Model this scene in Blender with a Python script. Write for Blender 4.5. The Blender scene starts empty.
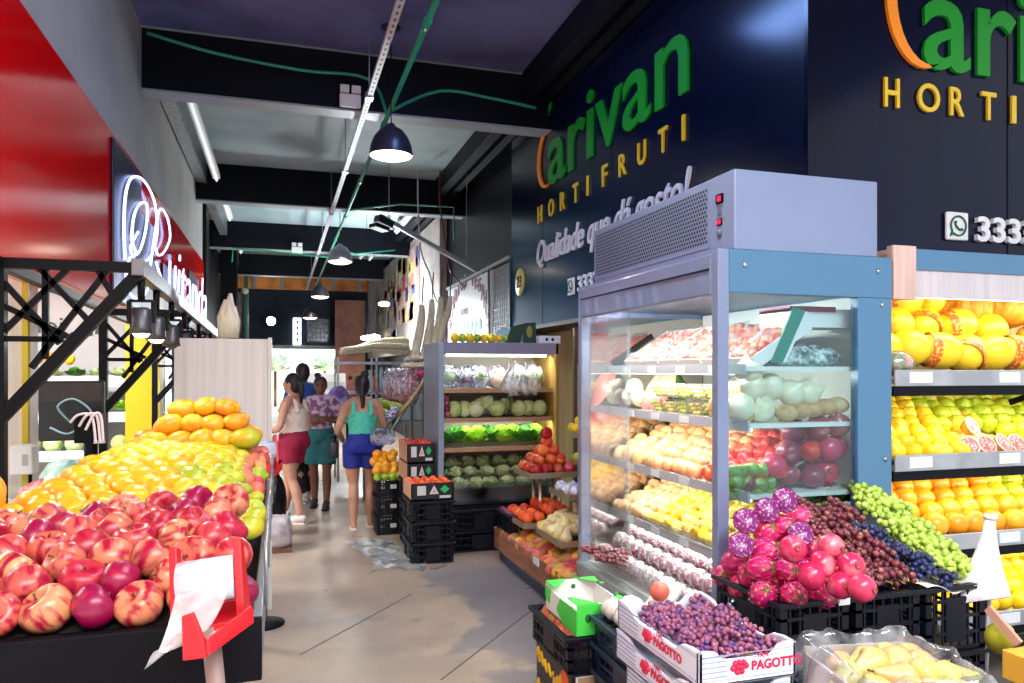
import bpy, math, random
from mathutils import Vector, Matrix, Euler
R = math.radians
PI = math.pi
rnd = random.Random(7)
SC = bpy.context.scene
COL = SC.collection

# ------------------------------------------------------------ camera, world, exposure
F_PX, CX, HY, EYE = 744.0, 512.0, 371.0, 1.6
YAW = math.atan((CX - 280.0) / F_PX)
SN, CS = math.sin(YAW), math.cos(YAW)
cam = bpy.data.cameras.new('camera')
cam.sensor_width = 36.0
cam.lens = F_PX / 1024 * 36
cam.shift_y = (HY - 341.5) / 1024
cam.clip_start = 0.05
camo = bpy.data.objects.new('camera', cam)
camo.location = (0, 0, EYE)
camo.rotation_euler = (R(90), 0, -YAW)
COL.objects.link(camo)
SC.camera = camo
SC.view_settings.view_transform = 'Standard'
SC.view_settings.look = 'None'
SC.view_settings.gamma = 1
SC.view_settings.use_curve_mapping = False
SC.view_settings.exposure = 0.45
SC.cycles.max_bounces = 8
SC.cycles.transparent_max_bounces = 12
SC.cycles.caustics_reflective = False
SC.cycles.caustics_refractive = False
SC.cycles.sample_clamp_indirect = 4.0
w = bpy.data.worlds.new('daylight')
SC.world = w
w.use_nodes = True
w.node_tree.nodes['Background'].inputs[0].default_value = (0.86, 0.93, 1.0, 1)
w.node_tree.nodes['Background'].inputs[1].default_value = 0.85


def lamp(name, kind, loc, power, col=(1, 1, 1), size=0.3, size_y=None, look=None, spot=None):
    l = bpy.data.lights.new(name, kind)
    l.energy = power
    l.color = col
    if kind == 'AREA':
        l.size = size
        if size_y:
            l.shape = 'RECTANGLE'
            l.size_y = size_y
        else:
            l.shape = 'DISK'
    elif kind == 'SPOT':
        l.spot_size = R(spot or 70)
        l.spot_blend = 0.5
        l.shadow_soft_size = size
    else:
        l.shadow_soft_size = size
    o = bpy.data.objects.new(name, l)
    o.location = loc
    if look is not None:
        d = Vector(look) - Vector(loc)
        o.rotation_euler = d.to_track_quat('-Z', 'Y').to_euler()
    COL.objects.link(o)
    return o


# fill lights added behind the viewer, then the pendant row over the aisle
lamp('hall_light', 'AREA', (0.3, -1.6, 4.2), 260, (1, .97, .93), 2.4, 1.2)
lamp('hall_light', 'AREA', (2.3, -1.0, 4.2), 170, (.93, .96, 1), 2.0, 1.0)
for yy, pw in ((2.6, 50), (6.7, 60), (12.0, 95), (16.2, 110), (20.3, 110)):
    lamp('pendant_light', 'SPOT', (1.03, yy, 3.62 if yy < 10 else 3.45), pw * 2.6, (1, .95, .88), .15, look=(1.03, yy, 0), spot=140)
lamp('led_panel_light', 'AREA', (1.38, 5.0, 4.585), 26, (.34, .55, 1), 1.3, .4, look=(1.38, 5.0, 0))  # light of an unseen panel added for the blue reflection on the fascia
bpy.context.scene.objects['led_panel_light'].rotation_euler = (0, 0, R(90))

su = bpy.data.lights.new('street_sun', 'SUN')
su.energy = 15.0
su.angle = R(3)
suo = bpy.data.objects.new('street_sun', su)
suo.rotation_euler = (R(33), 0, 0)
COL.objects.link(suo)


# ------------------------------------------------------------ pixel ray -> world point on a real plane
def W(px, py, X=None, Y=None, Z=None, d=None):
    u = (px - CX) / F_PX
    v = (HY - py) / F_PX
    a = u * CS + SN
    b = CS - u * SN
    if X is not None: d = X / a
    elif Y is not None: d = Y / b
    elif Z is not None: d = (Z - EYE) / v
    return Vector((d * a, d * b, EYE + v * d))


# ------------------------------------------------------------ materials
MATS = {}


def lin(c):
    return tuple(((x / 255) / 12.92 if x / 255 <= .04045 else ((x / 255 + .055) / 1.055) ** 2.4) for x in c) + (1,)


def mat(name, col, rough=.5, metal=0., emit=0., col2=None, nscale=8., stretch=None, bump=0., coat=0., spec=.5, vary=0., fac=(.4, .65), ecol=None):
    """col, col2 in sRGB 0..255; col2 mixes in with a noise; vary = brightness change from object to object"""
    if name in MATS: return MATS[name]
    m = bpy.data.materials.new(name)
    m.use_nodes = True
    nt = m.node_tree
    N, L = nt.nodes, nt.links
    b = N['Principled BSDF']
    b.inputs['Roughness'].default_value = rough
    b.inputs['Metallic'].default_value = metal
    b.inputs['Specular IOR Level'].default_value = spec
    b.inputs['Coat Weight'].default_value = coat
    b.inputs['Base Color'].default_value = lin(col)
    src = None
    if col2 is not None or bump:
        tc = N.new('ShaderNodeTexCoord')
        mp = N.new('ShaderNodeMapping')
        if stretch: mp.inputs['Scale'].default_value = stretch
        L.new(tc.outputs['Object'], mp.inputs['Vector'])
        nz = N.new('ShaderNodeTexNoise')
        nz.inputs['Scale'].default_value = nscale
        nz.inputs['Detail'].default_value = 5
        L.new(mp.outputs[0], nz.inputs['Vector'])
        if col2 is not None:
            rp = N.new('ShaderNodeValToRGB')
            rp.color_ramp.elements[0].position = fac[0]
            rp.color_ramp.elements[1].position = fac[1]
            rp.color_ramp.elements[0].color = lin(col)
            rp.color_ramp.elements[1].color = lin(col2)
            L.new(nz.outputs['Fac'], rp.inputs[0])
            src = rp.outputs[0]
        if bump:
            bp = N.new('ShaderNodeBump')
            bp.inputs['Strength'].default_value = bump
            bp.inputs['Distance'].default_value = .02
            L.new(nz.outputs['Fac'], bp.inputs['Height'])
            L.new(bp.outputs[0], b.inputs['Normal'])
    if vary:
        oi = N.new('ShaderNodeObjectInfo')
        hs = N.new('ShaderNodeHueSaturation')
        mr = N.new('ShaderNodeMapRange')
        mr.inputs['To Min'].default_value = 1 - vary
        mr.inputs['To Max'].default_value = 1 + vary
        L.new(oi.outputs['Random'], mr.inputs['Value'])
        L.new(mr.outputs[0], hs.inputs['Value'])
        if src is not None: L.new(src, hs.inputs['Color'])
        else: hs.inputs['Color'].default_value = lin(col)
        src = hs.outputs[0]
    if src is not None: L.new(src, b.inputs['Base Color'])
    if emit:
        b.inputs['Emission Color'].default_value = lin(ecol or col)
        b.inputs['Emission Strength'].default_value = emit
    MATS[name] = m
    return m


def skin_of_fruit(name, ramp, blotch=None, scale=25., stretch=(1, 1, .35), fac=(.45, .6), rough=.32, bump=0., spec=.5):
    """ramp: colours picked per fruit; blotch: colour streaked or spotted over it"""
    if name in MATS: return MATS[name]
    m = bpy.data.materials.new(name)
    m.use_nodes = True
    nt = m.node_tree
    N, L = nt.nodes, nt.links
    b = N['Principled BSDF']
    b.inputs['Roughness'].default_value = rough
    b.inputs['Specular IOR Level'].default_value = spec
    oi = N.new('ShaderNodeObjectInfo')
    rp = N.new('ShaderNodeValToRGB')
    e = rp.color_ramp.elements
    while len(e) < len(ramp): e.new(.5)
    for i, c in enumerate(ramp):
        e[i].position = i / max(1, len(ramp) - 1)
        e[i].color = lin(c)
    L.new(oi.outputs['Random'], rp.inputs[0])
    src = rp.outputs[0]
    tc = N.new('ShaderNodeTexCoord')
    if blotch or bump:
        mp = N.new('ShaderNodeMapping')
        mp.inputs['Scale'].default_value = stretch
        ad = N.new('ShaderNodeVectorMath')
        ad.operation = 'ADD'
        mu = N.new('ShaderNodeVectorMath')
        mu.operation = 'SCALE'
        mu.inputs['Scale'].default_value = 3.0
        cb = N.new('ShaderNodeCombineXYZ')
        L.new(oi.outputs['Random'], cb.inputs[0])
        L.new(oi.outputs['Random'], cb.inputs[1])
        L.new(cb.outputs[0], mu.inputs[0])
        L.new(tc.outputs['Object'], ad.inputs[0])
        L.new(mu.outputs[0], ad.inputs[1])
        L.new(ad.outputs[0], mp.inputs['Vector'])
        nz = N.new('ShaderNodeTexNoise')
        nz.inputs['Scale'].default_value = scale
        nz.inputs['Detail'].default_value = 4
        L.new(mp.outputs[0], nz.inputs['Vector'])
        if blotch:
            r2 = N.new('ShaderNodeValToRGB')
            r2.color_ramp.elements[0].position = fac[0]
            r2.color_ramp.elements[1].position = fac[1]
            L.new(nz.outputs['Fac'], r2.inputs[0])
            mx = N.new('ShaderNodeMix')
            mx.data_type = 'RGBA'
            L.new(r2.outputs[0], mx.inputs[0])
            L.new(src, mx.inputs[6])
            mx.inputs[7].default_value = lin(blotch)
            src = mx.outputs[2]
        if bump:
            bp = N.new('ShaderNodeBump')
            bp.inputs['Strength'].default_value = bump
            bp.inputs['Distance'].default_value = .004
            L.new(nz.outputs['Fac'], bp.inputs['Height'])
            L.new(bp.outputs[0], b.inputs['Normal'])
    L.new(src, b.inputs['Base Color'])
    MATS[name] = m
    return m


def glass(name, tint=(235, 245, 248), clear=.86, rough=.03, haze=0., hscale=30):
    """thin clear sheet: mostly see-through with a mirror-like sheen and a little milkiness"""
    if name in MATS: return MATS[name]
    m = bpy.data.materials.new(name)
    m.use_nodes = True
    nt = m.node_tree
    N, L = nt.nodes, nt.links
    N.remove(N['Principled BSDF'])
    out = N['Material Output']
    t = N.new('ShaderNodeBsdfTransparent')
    t.inputs[0].default_value = lin(tint)
    g = N.new('ShaderNodeBsdfGlossy')
    g.inputs['Roughness'].default_value = rough
    fr = N.new('ShaderNodeFresnel')
    ge = N.new('ShaderNodeNewGeometry')          # a thin sheet reflects alike from both of its faces
    io = N.new('ShaderNodeMapRange')
    io.inputs['To Min'].default_value = 1.45
    io.inputs['To Max'].default_value = 1 / 1.45
    L.new(ge.outputs['Backfacing'], io.inputs['Value'])
    L.new(io.outputs[0], fr.inputs[0])
    mx = N.new('ShaderNodeMixShader')
    ml = N.new('ShaderNodeMath')
    ml.operation = 'ADD'
    ml.inputs[1].default_value = (1 - clear) * .35
    L.new(fr.outputs[0], ml.inputs[0])
    L.new(ml.outputs[0], mx.inputs[0])
    L.new(t.outputs[0], mx.inputs[1])
    L.new(g.outputs[0], mx.inputs[2])
    last = mx.outputs[0]
    if haze:
        df = N.new('ShaderNodeBsdfDiffuse')
        df.inputs[0].default_value = (.9, .93, .95, 1)
        m2 = N.new('ShaderNodeMixShader')
        nz = N.new('ShaderNodeTexNoise')
        nz.inputs['Scale'].default_value = hscale
        tc = N.new('ShaderNodeTexCoord')
        L.new(tc.outputs['Object'], nz.inputs['Vector'])
        mr = N.new('ShaderNodeMapRange')
        mr.inputs['From Min'].default_value = .35
        mr.inputs['From Max'].default_value = .7
        mr.inputs['To Max'].default_value = haze * 2
        L.new(nz.outputs['Fac'], mr.inputs['Value'])
        L.new(mr.outputs[0], m2.inputs[0])
        L.new(last, m2.inputs[1])
        L.new(df.outputs[0], m2.inputs[2])
        last = m2.outputs[0]
    L.new(last, out.inputs[0])
    MATS[name] = m
    return m


# ------------------------------------------------------------ mesh builder
ORI = {}


class MB:
    def __init__(s):
        s.v, s.f, s.sm = [], [], []

    def add(s, vs, fs, smooth=False):
        k = len(s.v)
        s.v += [tuple(p) for p in vs]
        s.f += [[i + k for i in f] for f in fs]
        s.sm += [smooth] * len(fs)
        return s

    def box(s, a, b, M=None):
        x0, y0, z0 = a
        x1, y1, z1 = b
        vs = [Vector(p) for p in ((x0, y0, z0), (x1, y0, z0), (x1, y1, z0), (x0, y1, z0), (x0, y0, z1), (x1, y0, z1), (x1, y1, z1), (x0, y1, z1))]
        if M is not None: vs = [M @ p for p in vs]
        return s.add(vs, [(0, 3, 2, 1), (4, 5, 6, 7), (0, 1, 5, 4), (1, 2, 6, 5), (2, 3, 7, 6), (3, 0, 4, 7)])

    def bar(s, p, q, wd, ht, up=(0, 0, 1)):
        p, q = Vector(p), Vector(q)
        d = (q - p)
        n = d.normalized()
        sx = n.cross(Vector(up))
        if sx.length < 1e-4: sx = n.cross(Vector((1, 0, 0)))
        sx.normalize()
        uy = sx.cross(n)
        vs = []
        for e in (p, q):
            for i, j in ((-1, -1), (1, -1), (1, 1), (-1, 1)):
                vs.append(e + sx * i * wd / 2 + uy * j * ht / 2)
        return s.add(vs, [(0, 1, 2, 3), (7, 6, 5, 4), (0, 4, 5, 1), (1, 5, 6, 2), (2, 6, 7, 3), (3, 7, 4, 0)])

    def tube(s, pts, r, n=8, cap=True):
        pts = [Vector(p) for p in pts]
        rs = r if isinstance(r, (list, tuple)) else [r] * len(pts)
        k = len(pts)
        vs, fs = [], []
        ref = None
        for i, p in enumerate(pts):
            d = (pts[min(i + 1, k - 1)] - pts[max(i - 1, 0)]).normalized()
            if ref is None:
                ref = d.cross(Vector((0, 0, 1)))
                if ref.length < .1: ref = d.cross(Vector((1, 0, 0)))
                ref.normalize()
            else:
                ref = (ref - d * ref.dot(d))
                ref.normalize()
            o2 = d.cross(ref)
            for j in range(n):
                t = 2 * PI * j / n
                vs.append(p + (ref * math.cos(t) + o2 * math.sin(t)) * rs[i])
        for i in range(k - 1):
            for j in range(n):
                fs.append((i * n + j, i * n + (j + 1) % n, (i + 1) * n + (j + 1) % n, (i + 1) * n + j))
        if cap:
            fs.append(tuple(range(n - 1, -1, -1)))
            fs.append(tuple((k - 1) * n + j for j in range(n)))
        return s.add(vs, fs, True)

    def lathe(s, prof, n=24, M=None):
        """prof: (r, z) from bottom to top; revolves about Z"""
        vs, fs = [], []
        for r, z in prof:
            for j in range(n):
                t = 2 * PI * j / n
                vs.append(Vector((r * math.cos(t), r * math.sin(t), z)))
        for i in range(len(prof) - 1):
            for j in range(n):
                fs.append((i * n + j, i * n + (j + 1) % n, (i + 1) * n + (j + 1) % n, (i + 1) * n + j))
        if M is not None: vs = [M @ p for p in vs]
        return s.add(vs, fs, True)

    def ball(s, c, r, nu=10, nv=7, fn=None, M=None):
        """ellipsoid; r a number or triple; fn(theta, phi) -> radius factor or a Vector"""
        rr = (r, r, r) if isinstance(r, (int, float)) else r
        c = Vector(c)
        vs, fs = [], []
        def P(th, ph):
            d = Vector((math.sin(th) * math.cos(ph), math.sin(th) * math.sin(ph), math.cos(th)))
            if fn:
                k = fn(th, ph)
                d = k if isinstance(k, Vector) else d * k
            q = Vector((d.x * rr[0], d.y * rr[1], d.z * rr[2]))
            if M is not None: q = M @ q
            return c + q
        vs.append(P(0, 0))
        for i in range(1, nv):
            for j in range(nu):
                vs.append(P(PI * i / nv, 2 * PI * j / nu))
        vs.append(P(PI, 0))
        for j in range(nu):
            fs.append((0, 1 + j, 1 + (j + 1) % nu))
        for i in range(nv - 2):
            for j in range(nu):
                a = 1 + i * nu
                fs.append((a + j, a + nu + j, a + nu + (j + 1) % nu, a + (j + 1) % nu))
        a = 1 + (nv - 2) * nu
        for j in range(nu):
            fs.append((a + j, len(vs) - 1, a + (j + 1) % nu))
        return s.add(vs, fs, True)

    def grid(s, fn, nu, nv, smooth=True):
        vs = [fn(i / nu, j / nv) for j in range(nv + 1) for i in range(nu + 1)]
        fs = [(j * (nu + 1) + i, j * (nu + 1) + i + 1, (j + 1) * (nu + 1) + i + 1, (j + 1) * (nu + 1) + i) for j in range(nv) for i in range(nu)]
        return s.add(vs, fs, smooth)

    def poly(s, pts, n, th):
        """flat outline extruded by th along n"""
        k = len(pts)
        n = Vector(n) * th
        pts = [Vector(p) for p in pts]
        return s.add(pts + [p + n for p in pts], [tuple(range(k - 1, -1, -1)), tuple(range(k, 2 * k))] + [(i, (i + 1) % k, k + (i + 1) % k, k + i) for i in range(k)])

    def build(s, name, m, parent=None, bevel=0, solid=0, sub=0, link=True):
        off = ORI.get(parent.name, Vector()) if parent is not None else Vector()
        me = bpy.data.meshes.new(name)
        me.from_pydata([tuple(Vector(p) - off) for p in s.v], [], s.f)
        me.polygons.foreach_set('use_smooth', s.sm)
        me.update()
        me.materials.append(m)
        o = bpy.data.objects.new(name, me)
        if link: COL.objects.link(o)
        if parent is not None:
            o.parent = parent
            ORI[o.name] = off
            KIDS.setdefault(parent.name, []).append(o)
        if solid:
            md = o.modifiers.new('solid', 'SOLIDIFY')
            md.thickness = solid
        if bevel:
            md = o.modifiers.new('bevel', 'BEVEL')
            md.width = bevel
            md.segments = 2
            md.limit_method = 'ANGLE'
        if sub:
            md = o.modifiers.new('sub', 'SUBSURF')
            md.levels = md.render_levels = sub
        return o


KIDS = {}


def tag(o, label=None, cat=None, group=None, kind=None):
    if label: o['label'] = label
    if cat: o['category'] = cat
    if group: o['group'] = group
    if kind: o['kind'] = kind
    return o


def thing(name, label, cat, loc=(0, 0, 0), group=None, link=True, rot=(0, 0, 0)):
    """an Empty at the thing's base; parts built under it take world coordinates when it is not rotated"""
    o = bpy.data.objects.new(name, None)
    o.empty_display_size = .05
    o.location = loc
    o.rotation_euler = rot
    if link: COL.objects.link(o)
    ORI[o.name] = Vector(loc) if rot == (0, 0, 0) else Vector()
    return tag(o, label, cat, group)


def one(o, label, cat, group=None, kind=None):
    return tag(o, label, cat, group, kind)


def struct(name, mb, m, bevel=0, solid=0, parent=None):
    o = mb.build(name, m, parent, bevel, solid)
    if parent is None: o['kind'] = 'structure'
    return o


def dup(p, loc, rot=(0, 0, 0), sc=1., label=None, cat=None, group=None):
    o = p.copy()
    COL.objects.link(o)
    o.location = loc
    o.rotation_euler = rot
    o.scale = (sc, sc, sc) if isinstance(sc, (int, float)) else sc
    tag(o, label, cat, group)
    def kids(src, dst):
        for c in KIDS.get(src.name, ()):
            k = c.copy()
            COL.objects.link(k)
            k.parent = dst
            kids(c, k)
    kids(p, o)
    return o


def text_mesh(s, bold=0., shear=0., ext=.05, spacing=1., follow=None):
    cu = bpy.data.curves.new('lettering', 'FONT')
    cu.body = s
    cu.size = 1
    cu.offset = bold
    cu.shear = shear
    cu.extrude = ext
    cu.space_character = spacing
    cu.resolution_u = 4
    o = bpy.data.objects.new('lettering', cu)
    me = o.to_mesh()
    vs = [v.co.copy() for v in me.vertices]
    fs = [tuple(p.vertices) for p in me.polygons]
    o.to_mesh_clear()
    bpy.data.objects.remove(o)
    return vs, fs


def lettering(mb, s, O, ux, uy, wd, ht, depth=.02, **k):
    """text fitted into the box wd x ht whose lower corner is O, along ux and uy, standing depth out of the wall"""
    vs, fs = text_mesh(s, **k)
    O, ux, uy = Vector(O), Vector(ux).normalized(), Vector(uy).normalized()
    n = ux.cross(uy)
    x0, x1 = min(v.x for v in vs), max(v.x for v in vs)
    y0, y1 = min(v.y for v in vs), max(v.y for v in vs)
    z0, z1 = min(v.z for v in vs), max(v.z for v in vs)
    out = [O + ux * ((v.x - x0) / (x1 - x0) * wd) + uy * ((v.y - y0) / (y1 - y0) * ht) + n * ((v.z - z0) / max(1e-6, z1 - z0) * depth) for v in vs]
    return mb.add(out, fs)


# ============================================================ SETTING
XL, XS, ZC = -1.2, 2.75, 4.72


def floor_material():
    m = mat('polished_concrete', (164, 146, 126), .3, col2=(136, 122, 110), nscale=1.3, bump=.05, fac=(.35, .7))
    nt = m.node_tree
    N, L = nt.nodes, nt.links
    b = N['Principled BSDF']
    prev = b.inputs['Base Color'].links[0].from_socket
    tc = N.new('ShaderNodeTexCoord')
    def blend(prev, scale, lo, hi, col, off=(0, 0, 0), stretch=(1, 1, 1)):
        mp = N.new('ShaderNodeMapping')
        mp.inputs['Location'].default_value = off
        mp.inputs['Scale'].default_value = stretch
        L.new(tc.outputs['Object'], mp.inputs[0])
        nz = N.new('ShaderNodeTexNoise')
        nz.inputs['Scale'].default_value = scale
        nz.inputs['Detail'].default_value = 8
        nz.inputs['Roughness'].default_value = .65
        L.new(mp.outputs[0], nz.inputs[0])
        r = N.new('ShaderNodeMapRange')
        r.inputs['From Min'].default_value = lo
        r.inputs['From Max'].default_value = hi
        L.new(nz.outputs['Fac'], r.inputs[0])
        mx = N.new('ShaderNodeMix')
        mx.data_type = 'RGBA'
        L.new(r.outputs[0], mx.inputs[0])
        L.new(prev, mx.inputs[6])
        mx.inputs[7].default_value = lin(col)
        return mx.outputs[2]
    p = blend(prev, .8, .52, .7, (176, 158, 138), (3, 1, 0))
    p = blend(p, 1.1, .56, .68, (126, 124, 124), (.4, .2, 0))
    p = blend(p, 9, .62, .7, (120, 116, 116))
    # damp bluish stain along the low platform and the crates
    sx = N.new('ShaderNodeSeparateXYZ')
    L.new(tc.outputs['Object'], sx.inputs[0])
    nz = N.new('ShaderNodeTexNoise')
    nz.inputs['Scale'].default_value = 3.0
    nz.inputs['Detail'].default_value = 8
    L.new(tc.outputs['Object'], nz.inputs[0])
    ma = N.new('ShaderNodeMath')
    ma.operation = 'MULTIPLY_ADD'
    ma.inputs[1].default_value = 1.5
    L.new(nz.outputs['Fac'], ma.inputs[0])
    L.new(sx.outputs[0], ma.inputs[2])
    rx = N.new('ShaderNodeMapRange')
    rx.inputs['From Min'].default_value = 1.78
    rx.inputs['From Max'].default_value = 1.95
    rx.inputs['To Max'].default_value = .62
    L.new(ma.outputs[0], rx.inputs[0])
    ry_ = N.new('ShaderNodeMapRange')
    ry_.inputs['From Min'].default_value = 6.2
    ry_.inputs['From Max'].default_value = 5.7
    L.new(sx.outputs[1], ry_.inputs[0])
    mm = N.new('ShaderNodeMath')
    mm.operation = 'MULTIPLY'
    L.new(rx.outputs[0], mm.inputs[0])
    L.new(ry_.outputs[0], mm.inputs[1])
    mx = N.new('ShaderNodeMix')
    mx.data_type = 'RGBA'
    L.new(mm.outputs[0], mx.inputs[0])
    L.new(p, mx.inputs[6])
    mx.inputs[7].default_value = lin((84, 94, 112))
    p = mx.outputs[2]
    L.new(p, b.inputs['Base Color'])
    # roughness breaks up with wear
    nz = N.new('ShaderNodeTexNoise')
    nz.inputs['Scale'].default_value = 2.2
    nz.inputs['Detail'].default_value = 6
    L.new(tc.outputs['Object'], nz.inputs[0])
    r = N.new('ShaderNodeMapRange')
    r.inputs['To Min'].default_value = .16
    r.inputs['To Max'].default_value = .5
    L.new(nz.outputs['Fac'], r.inputs[0])
    L.new(r.outputs[0], b.inputs['Roughness'])
    return m


fl = struct('floor', MB().box((-7, -5, -.1), (8, 44, 0)), floor_material())
M_joint = mat('joint_filler', (92, 90, 90), .7)
for a, b in ((W(441, 680, Z=0), W(545, 600, Z=0)), (W(300, 655, Z=0), W(412, 594, Z=0))):
    struct('floor_joint', MB().bar((a[0], a[1], .0008), (b[0], b[1], .0008), .012, .001), M_joint)

M_navy_ceiling = mat('dark_ceiling_paint', (112, 118, 172), .6, col2=(84, 86, 128), nscale=1.2, bump=.03, spec=.2)  # bluer, darker tone on the near stretch of ceiling
M_ceiling = mat('grey_ceiling_board', (168, 188, 192), .6, col2=(140, 164, 170), nscale=1.0, spec=.2)
M_black = mat('black_paint', (6, 7, 12), .45, spec=.15)
M_beam = mat('black_beam_paint', (12, 15, 24), .5, spec=.15)
M_flange = mat('pale_beam_lip', (150, 160, 168), .4)
M_grey_wall = mat('grey_plaster', (186, 184, 180), .6, col2=(168, 168, 168), nscale=1.4, bump=.04, spec=.2)
struct('ceiling', MB().box((XL - .3, -2.6, ZC), (6.2, 7.4, ZC + .1)), M_navy_ceiling)
struct('ceiling', MB().box((XL - 1.2, 7.4, ZC), (3.4, 25.3, ZC + .1)), M_ceiling)
for yb in (7.45, 12.0, 16.5, 21.0):
    b = struct('ceiling_beam', MB().box((XL - .6, yb, 4.17), (XS + .3, yb + .2, ZC)), M_beam)
    struct('beam_lip', MB().box((XL - .6, yb - .01, 4.15), (XS + .3, yb + .21, 4.17)), M_flange, parent=b)
# long beams that follow the aisle
for x0, x1 in ((2.42, 2.56), (2.63, 2.74)):
    for y0, y1 in ((2.2, 7.4), (7.75, 11.95), (12.3, 16.45)):
        struct('ceiling_beam', MB().box((x0, y0, 4.46), (x1, y1, ZC)), M_beam)
M_steel = mat('galvanised_steel', (170, 176, 180), .35, .7, col2=(140, 146, 152), nscale=12)
for y0, y1 in ((7.75, 11.95), (12.3, 16.4), (16.8, 20.9)):
    struct('ceiling_beam', MB().box((XL + .02, y0, 4.4), (XL + .16, y1, ZC)), M_steel)

# left side: grey bulkhead and glossy red fascia under it
struct('wall_left', MB().box((XL - .25, -2.6, 3.34), (XL, 13.0, ZC)), M_grey_wall)
M_red = mat('glossy_red_panel', (236, 8, 14), .14, col2=(226, 6, 16), nscale=.5, spec=.3)
fa = struct('wall_left_fascia', MB().box((XL - .2, -2.6, 2.1), (XL + .03, 12.9, 3.35)), M_red, bevel=.006)
M_orange = mat('orange_band', (240, 140, 20), .3)
M_yellow = mat('yellow_paint', (186, 164, 14), .4)
M_magenta = mat('magenta_band', (200, 20, 90), .25)

# the far part of the side walls, dark, with a bright slot where the bulkhead stops
struct('wall_left_far', MB().box((XL - .5, 14.6, 0), (XL - .35, 25, ZC)), mat('dark_far_wall', (30, 36, 46), .6))
struct('pillar', MB().box((XL - .32, 13.4, 0), (XL + .02, 14.0, ZC)), M_black)
struct('pillar', MB().box((XL - .1, 18.2, 0), (XL + .25, 18.7, ZC)), M_black)
struct('window_high', MB().box((XL - 1.5, 15.8, 3.0), (XL - .55, 15.9, 4.6)), mat('daylit_pane', (190, 205, 240), .4, emit=1.4))

# back wall: dark shopfront with a daylight doorway and a strip of orange timber roof above
YB = 25.0
M_dark_shop = mat('dark_shopfront', (18, 30, 46), .5, col2=(30, 44, 62), nscale=2.2, spec=.2)
dl, dr, dz = W(268, 347, Y=YB), W(336, 347, Y=YB), W(300, 349, Y=YB).z
struct('wall_back', MB().box((-3.2, YB, 0), (dl.x, YB + .2, 4.4)).box((dr.x, YB, 0), (3.4, YB + .2, 4.4)).box((dl.x, YB, dz), (dr.x, YB + .2, 4.32)), M_dark_shop)
struct('trim_back', MB().box((dl.x - .1, YB - .05, dz), (dr.x + .1, YB, dz + .12)), M_flange)
M_roofwood = mat('orange_roof_timber', (240, 150, 66), .6, col2=(200, 110, 50), nscale=3, stretch=(1, 6, 1))
struct('trim_roof_timber', MB().box((-2.0, YB - .4, 4.2), (3.0, YB - .1, 4.62)), M_roofwood)
for k in range(6):
    struct('roof_rafter', MB().box((-1.6 + k * .8, YB - .5, 4.18), (-1.5 + k * .8, YB - .38, 4.64)), M_flange)
# the street outside the doorway
struct('ground_outside', MB().box((-8, YB + .2, -.12), (9, 45, -.02)), mat('street_paving', (200, 205, 208), .6, col2=(170, 176, 180), nscale=2))
struct('wall_outside', MB().box((-8, 40, 0), (9, 40.2, 6)), mat('sunlit_facade', (232, 238, 240), .6, col2=(206, 226, 226), nscale=.8))

# right side: navy glossy fascia over the stall, turning the corner
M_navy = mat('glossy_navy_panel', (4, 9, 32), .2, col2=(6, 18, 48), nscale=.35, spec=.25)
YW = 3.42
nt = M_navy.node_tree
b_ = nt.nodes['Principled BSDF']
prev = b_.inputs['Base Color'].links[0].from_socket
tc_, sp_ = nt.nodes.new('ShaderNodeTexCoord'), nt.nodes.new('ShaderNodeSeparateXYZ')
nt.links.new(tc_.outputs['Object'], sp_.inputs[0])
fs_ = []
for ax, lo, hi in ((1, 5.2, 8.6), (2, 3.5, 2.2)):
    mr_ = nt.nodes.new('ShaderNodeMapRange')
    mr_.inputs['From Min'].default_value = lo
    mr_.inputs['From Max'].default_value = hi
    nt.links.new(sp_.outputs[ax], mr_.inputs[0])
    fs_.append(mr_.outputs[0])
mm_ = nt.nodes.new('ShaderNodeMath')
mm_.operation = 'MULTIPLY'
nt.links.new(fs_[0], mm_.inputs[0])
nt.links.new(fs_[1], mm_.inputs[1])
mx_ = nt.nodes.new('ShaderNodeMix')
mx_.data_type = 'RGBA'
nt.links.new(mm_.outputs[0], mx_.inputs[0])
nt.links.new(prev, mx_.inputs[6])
mx_.inputs[7].default_value = lin((4, 88, 128))  # teal reflection blended into the panel colour, stronger far off and low
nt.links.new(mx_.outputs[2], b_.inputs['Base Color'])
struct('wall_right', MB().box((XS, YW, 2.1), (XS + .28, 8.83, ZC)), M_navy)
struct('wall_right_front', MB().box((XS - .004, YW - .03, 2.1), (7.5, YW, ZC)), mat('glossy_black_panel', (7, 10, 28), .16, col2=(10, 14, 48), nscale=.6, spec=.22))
M_cream = mat('warm_board_wall', (208, 186, 130), .5, col2=(196, 172, 112), nscale=4, stretch=(3, 3, .3))
struct('wall_right_lower', MB().box((3.2, YW + .1, 0), (3.3, 12.5, 2.1)).box((XS, YW - .02, 0), (7.5, YW + .1, 2.1)), M_cream)
struct('trim_soffit', MB().box((XS - .02, YW + .1, 2.07), (3.2, 8.85, 2.11)), mat('soffit_brown', (70, 56, 40), .5))
for yy in (5.9, 7.7):
    struct('trim_seam', MB().box((XS - .003, yy, 2.12), (XS, yy + .008, ZC)), M_black)
for xx in (4.18,):
    struct('trim_seam', MB().box((xx, YW - .034, 2.12), (xx + .006, YW - .03, ZC)), M_black)
struct('wall_right_far', MB().box((XS + .16, 8.84, 0), (XS + .3, 25, ZC)), M_black)
M_pale_far = mat('pale_far_panel', (176, 168, 160), .6, col2=(150, 140, 140), nscale=2)
struct('wall_right_panel', MB().box((XS + .02, 13.3, 2.0), (XS + .15, 24.9, 4.45)), M_pale_far)
# ============================================================ FRUIT AND VEGETABLE KINDS
def V(x, y, z): return Vector((x, y, z))


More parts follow.
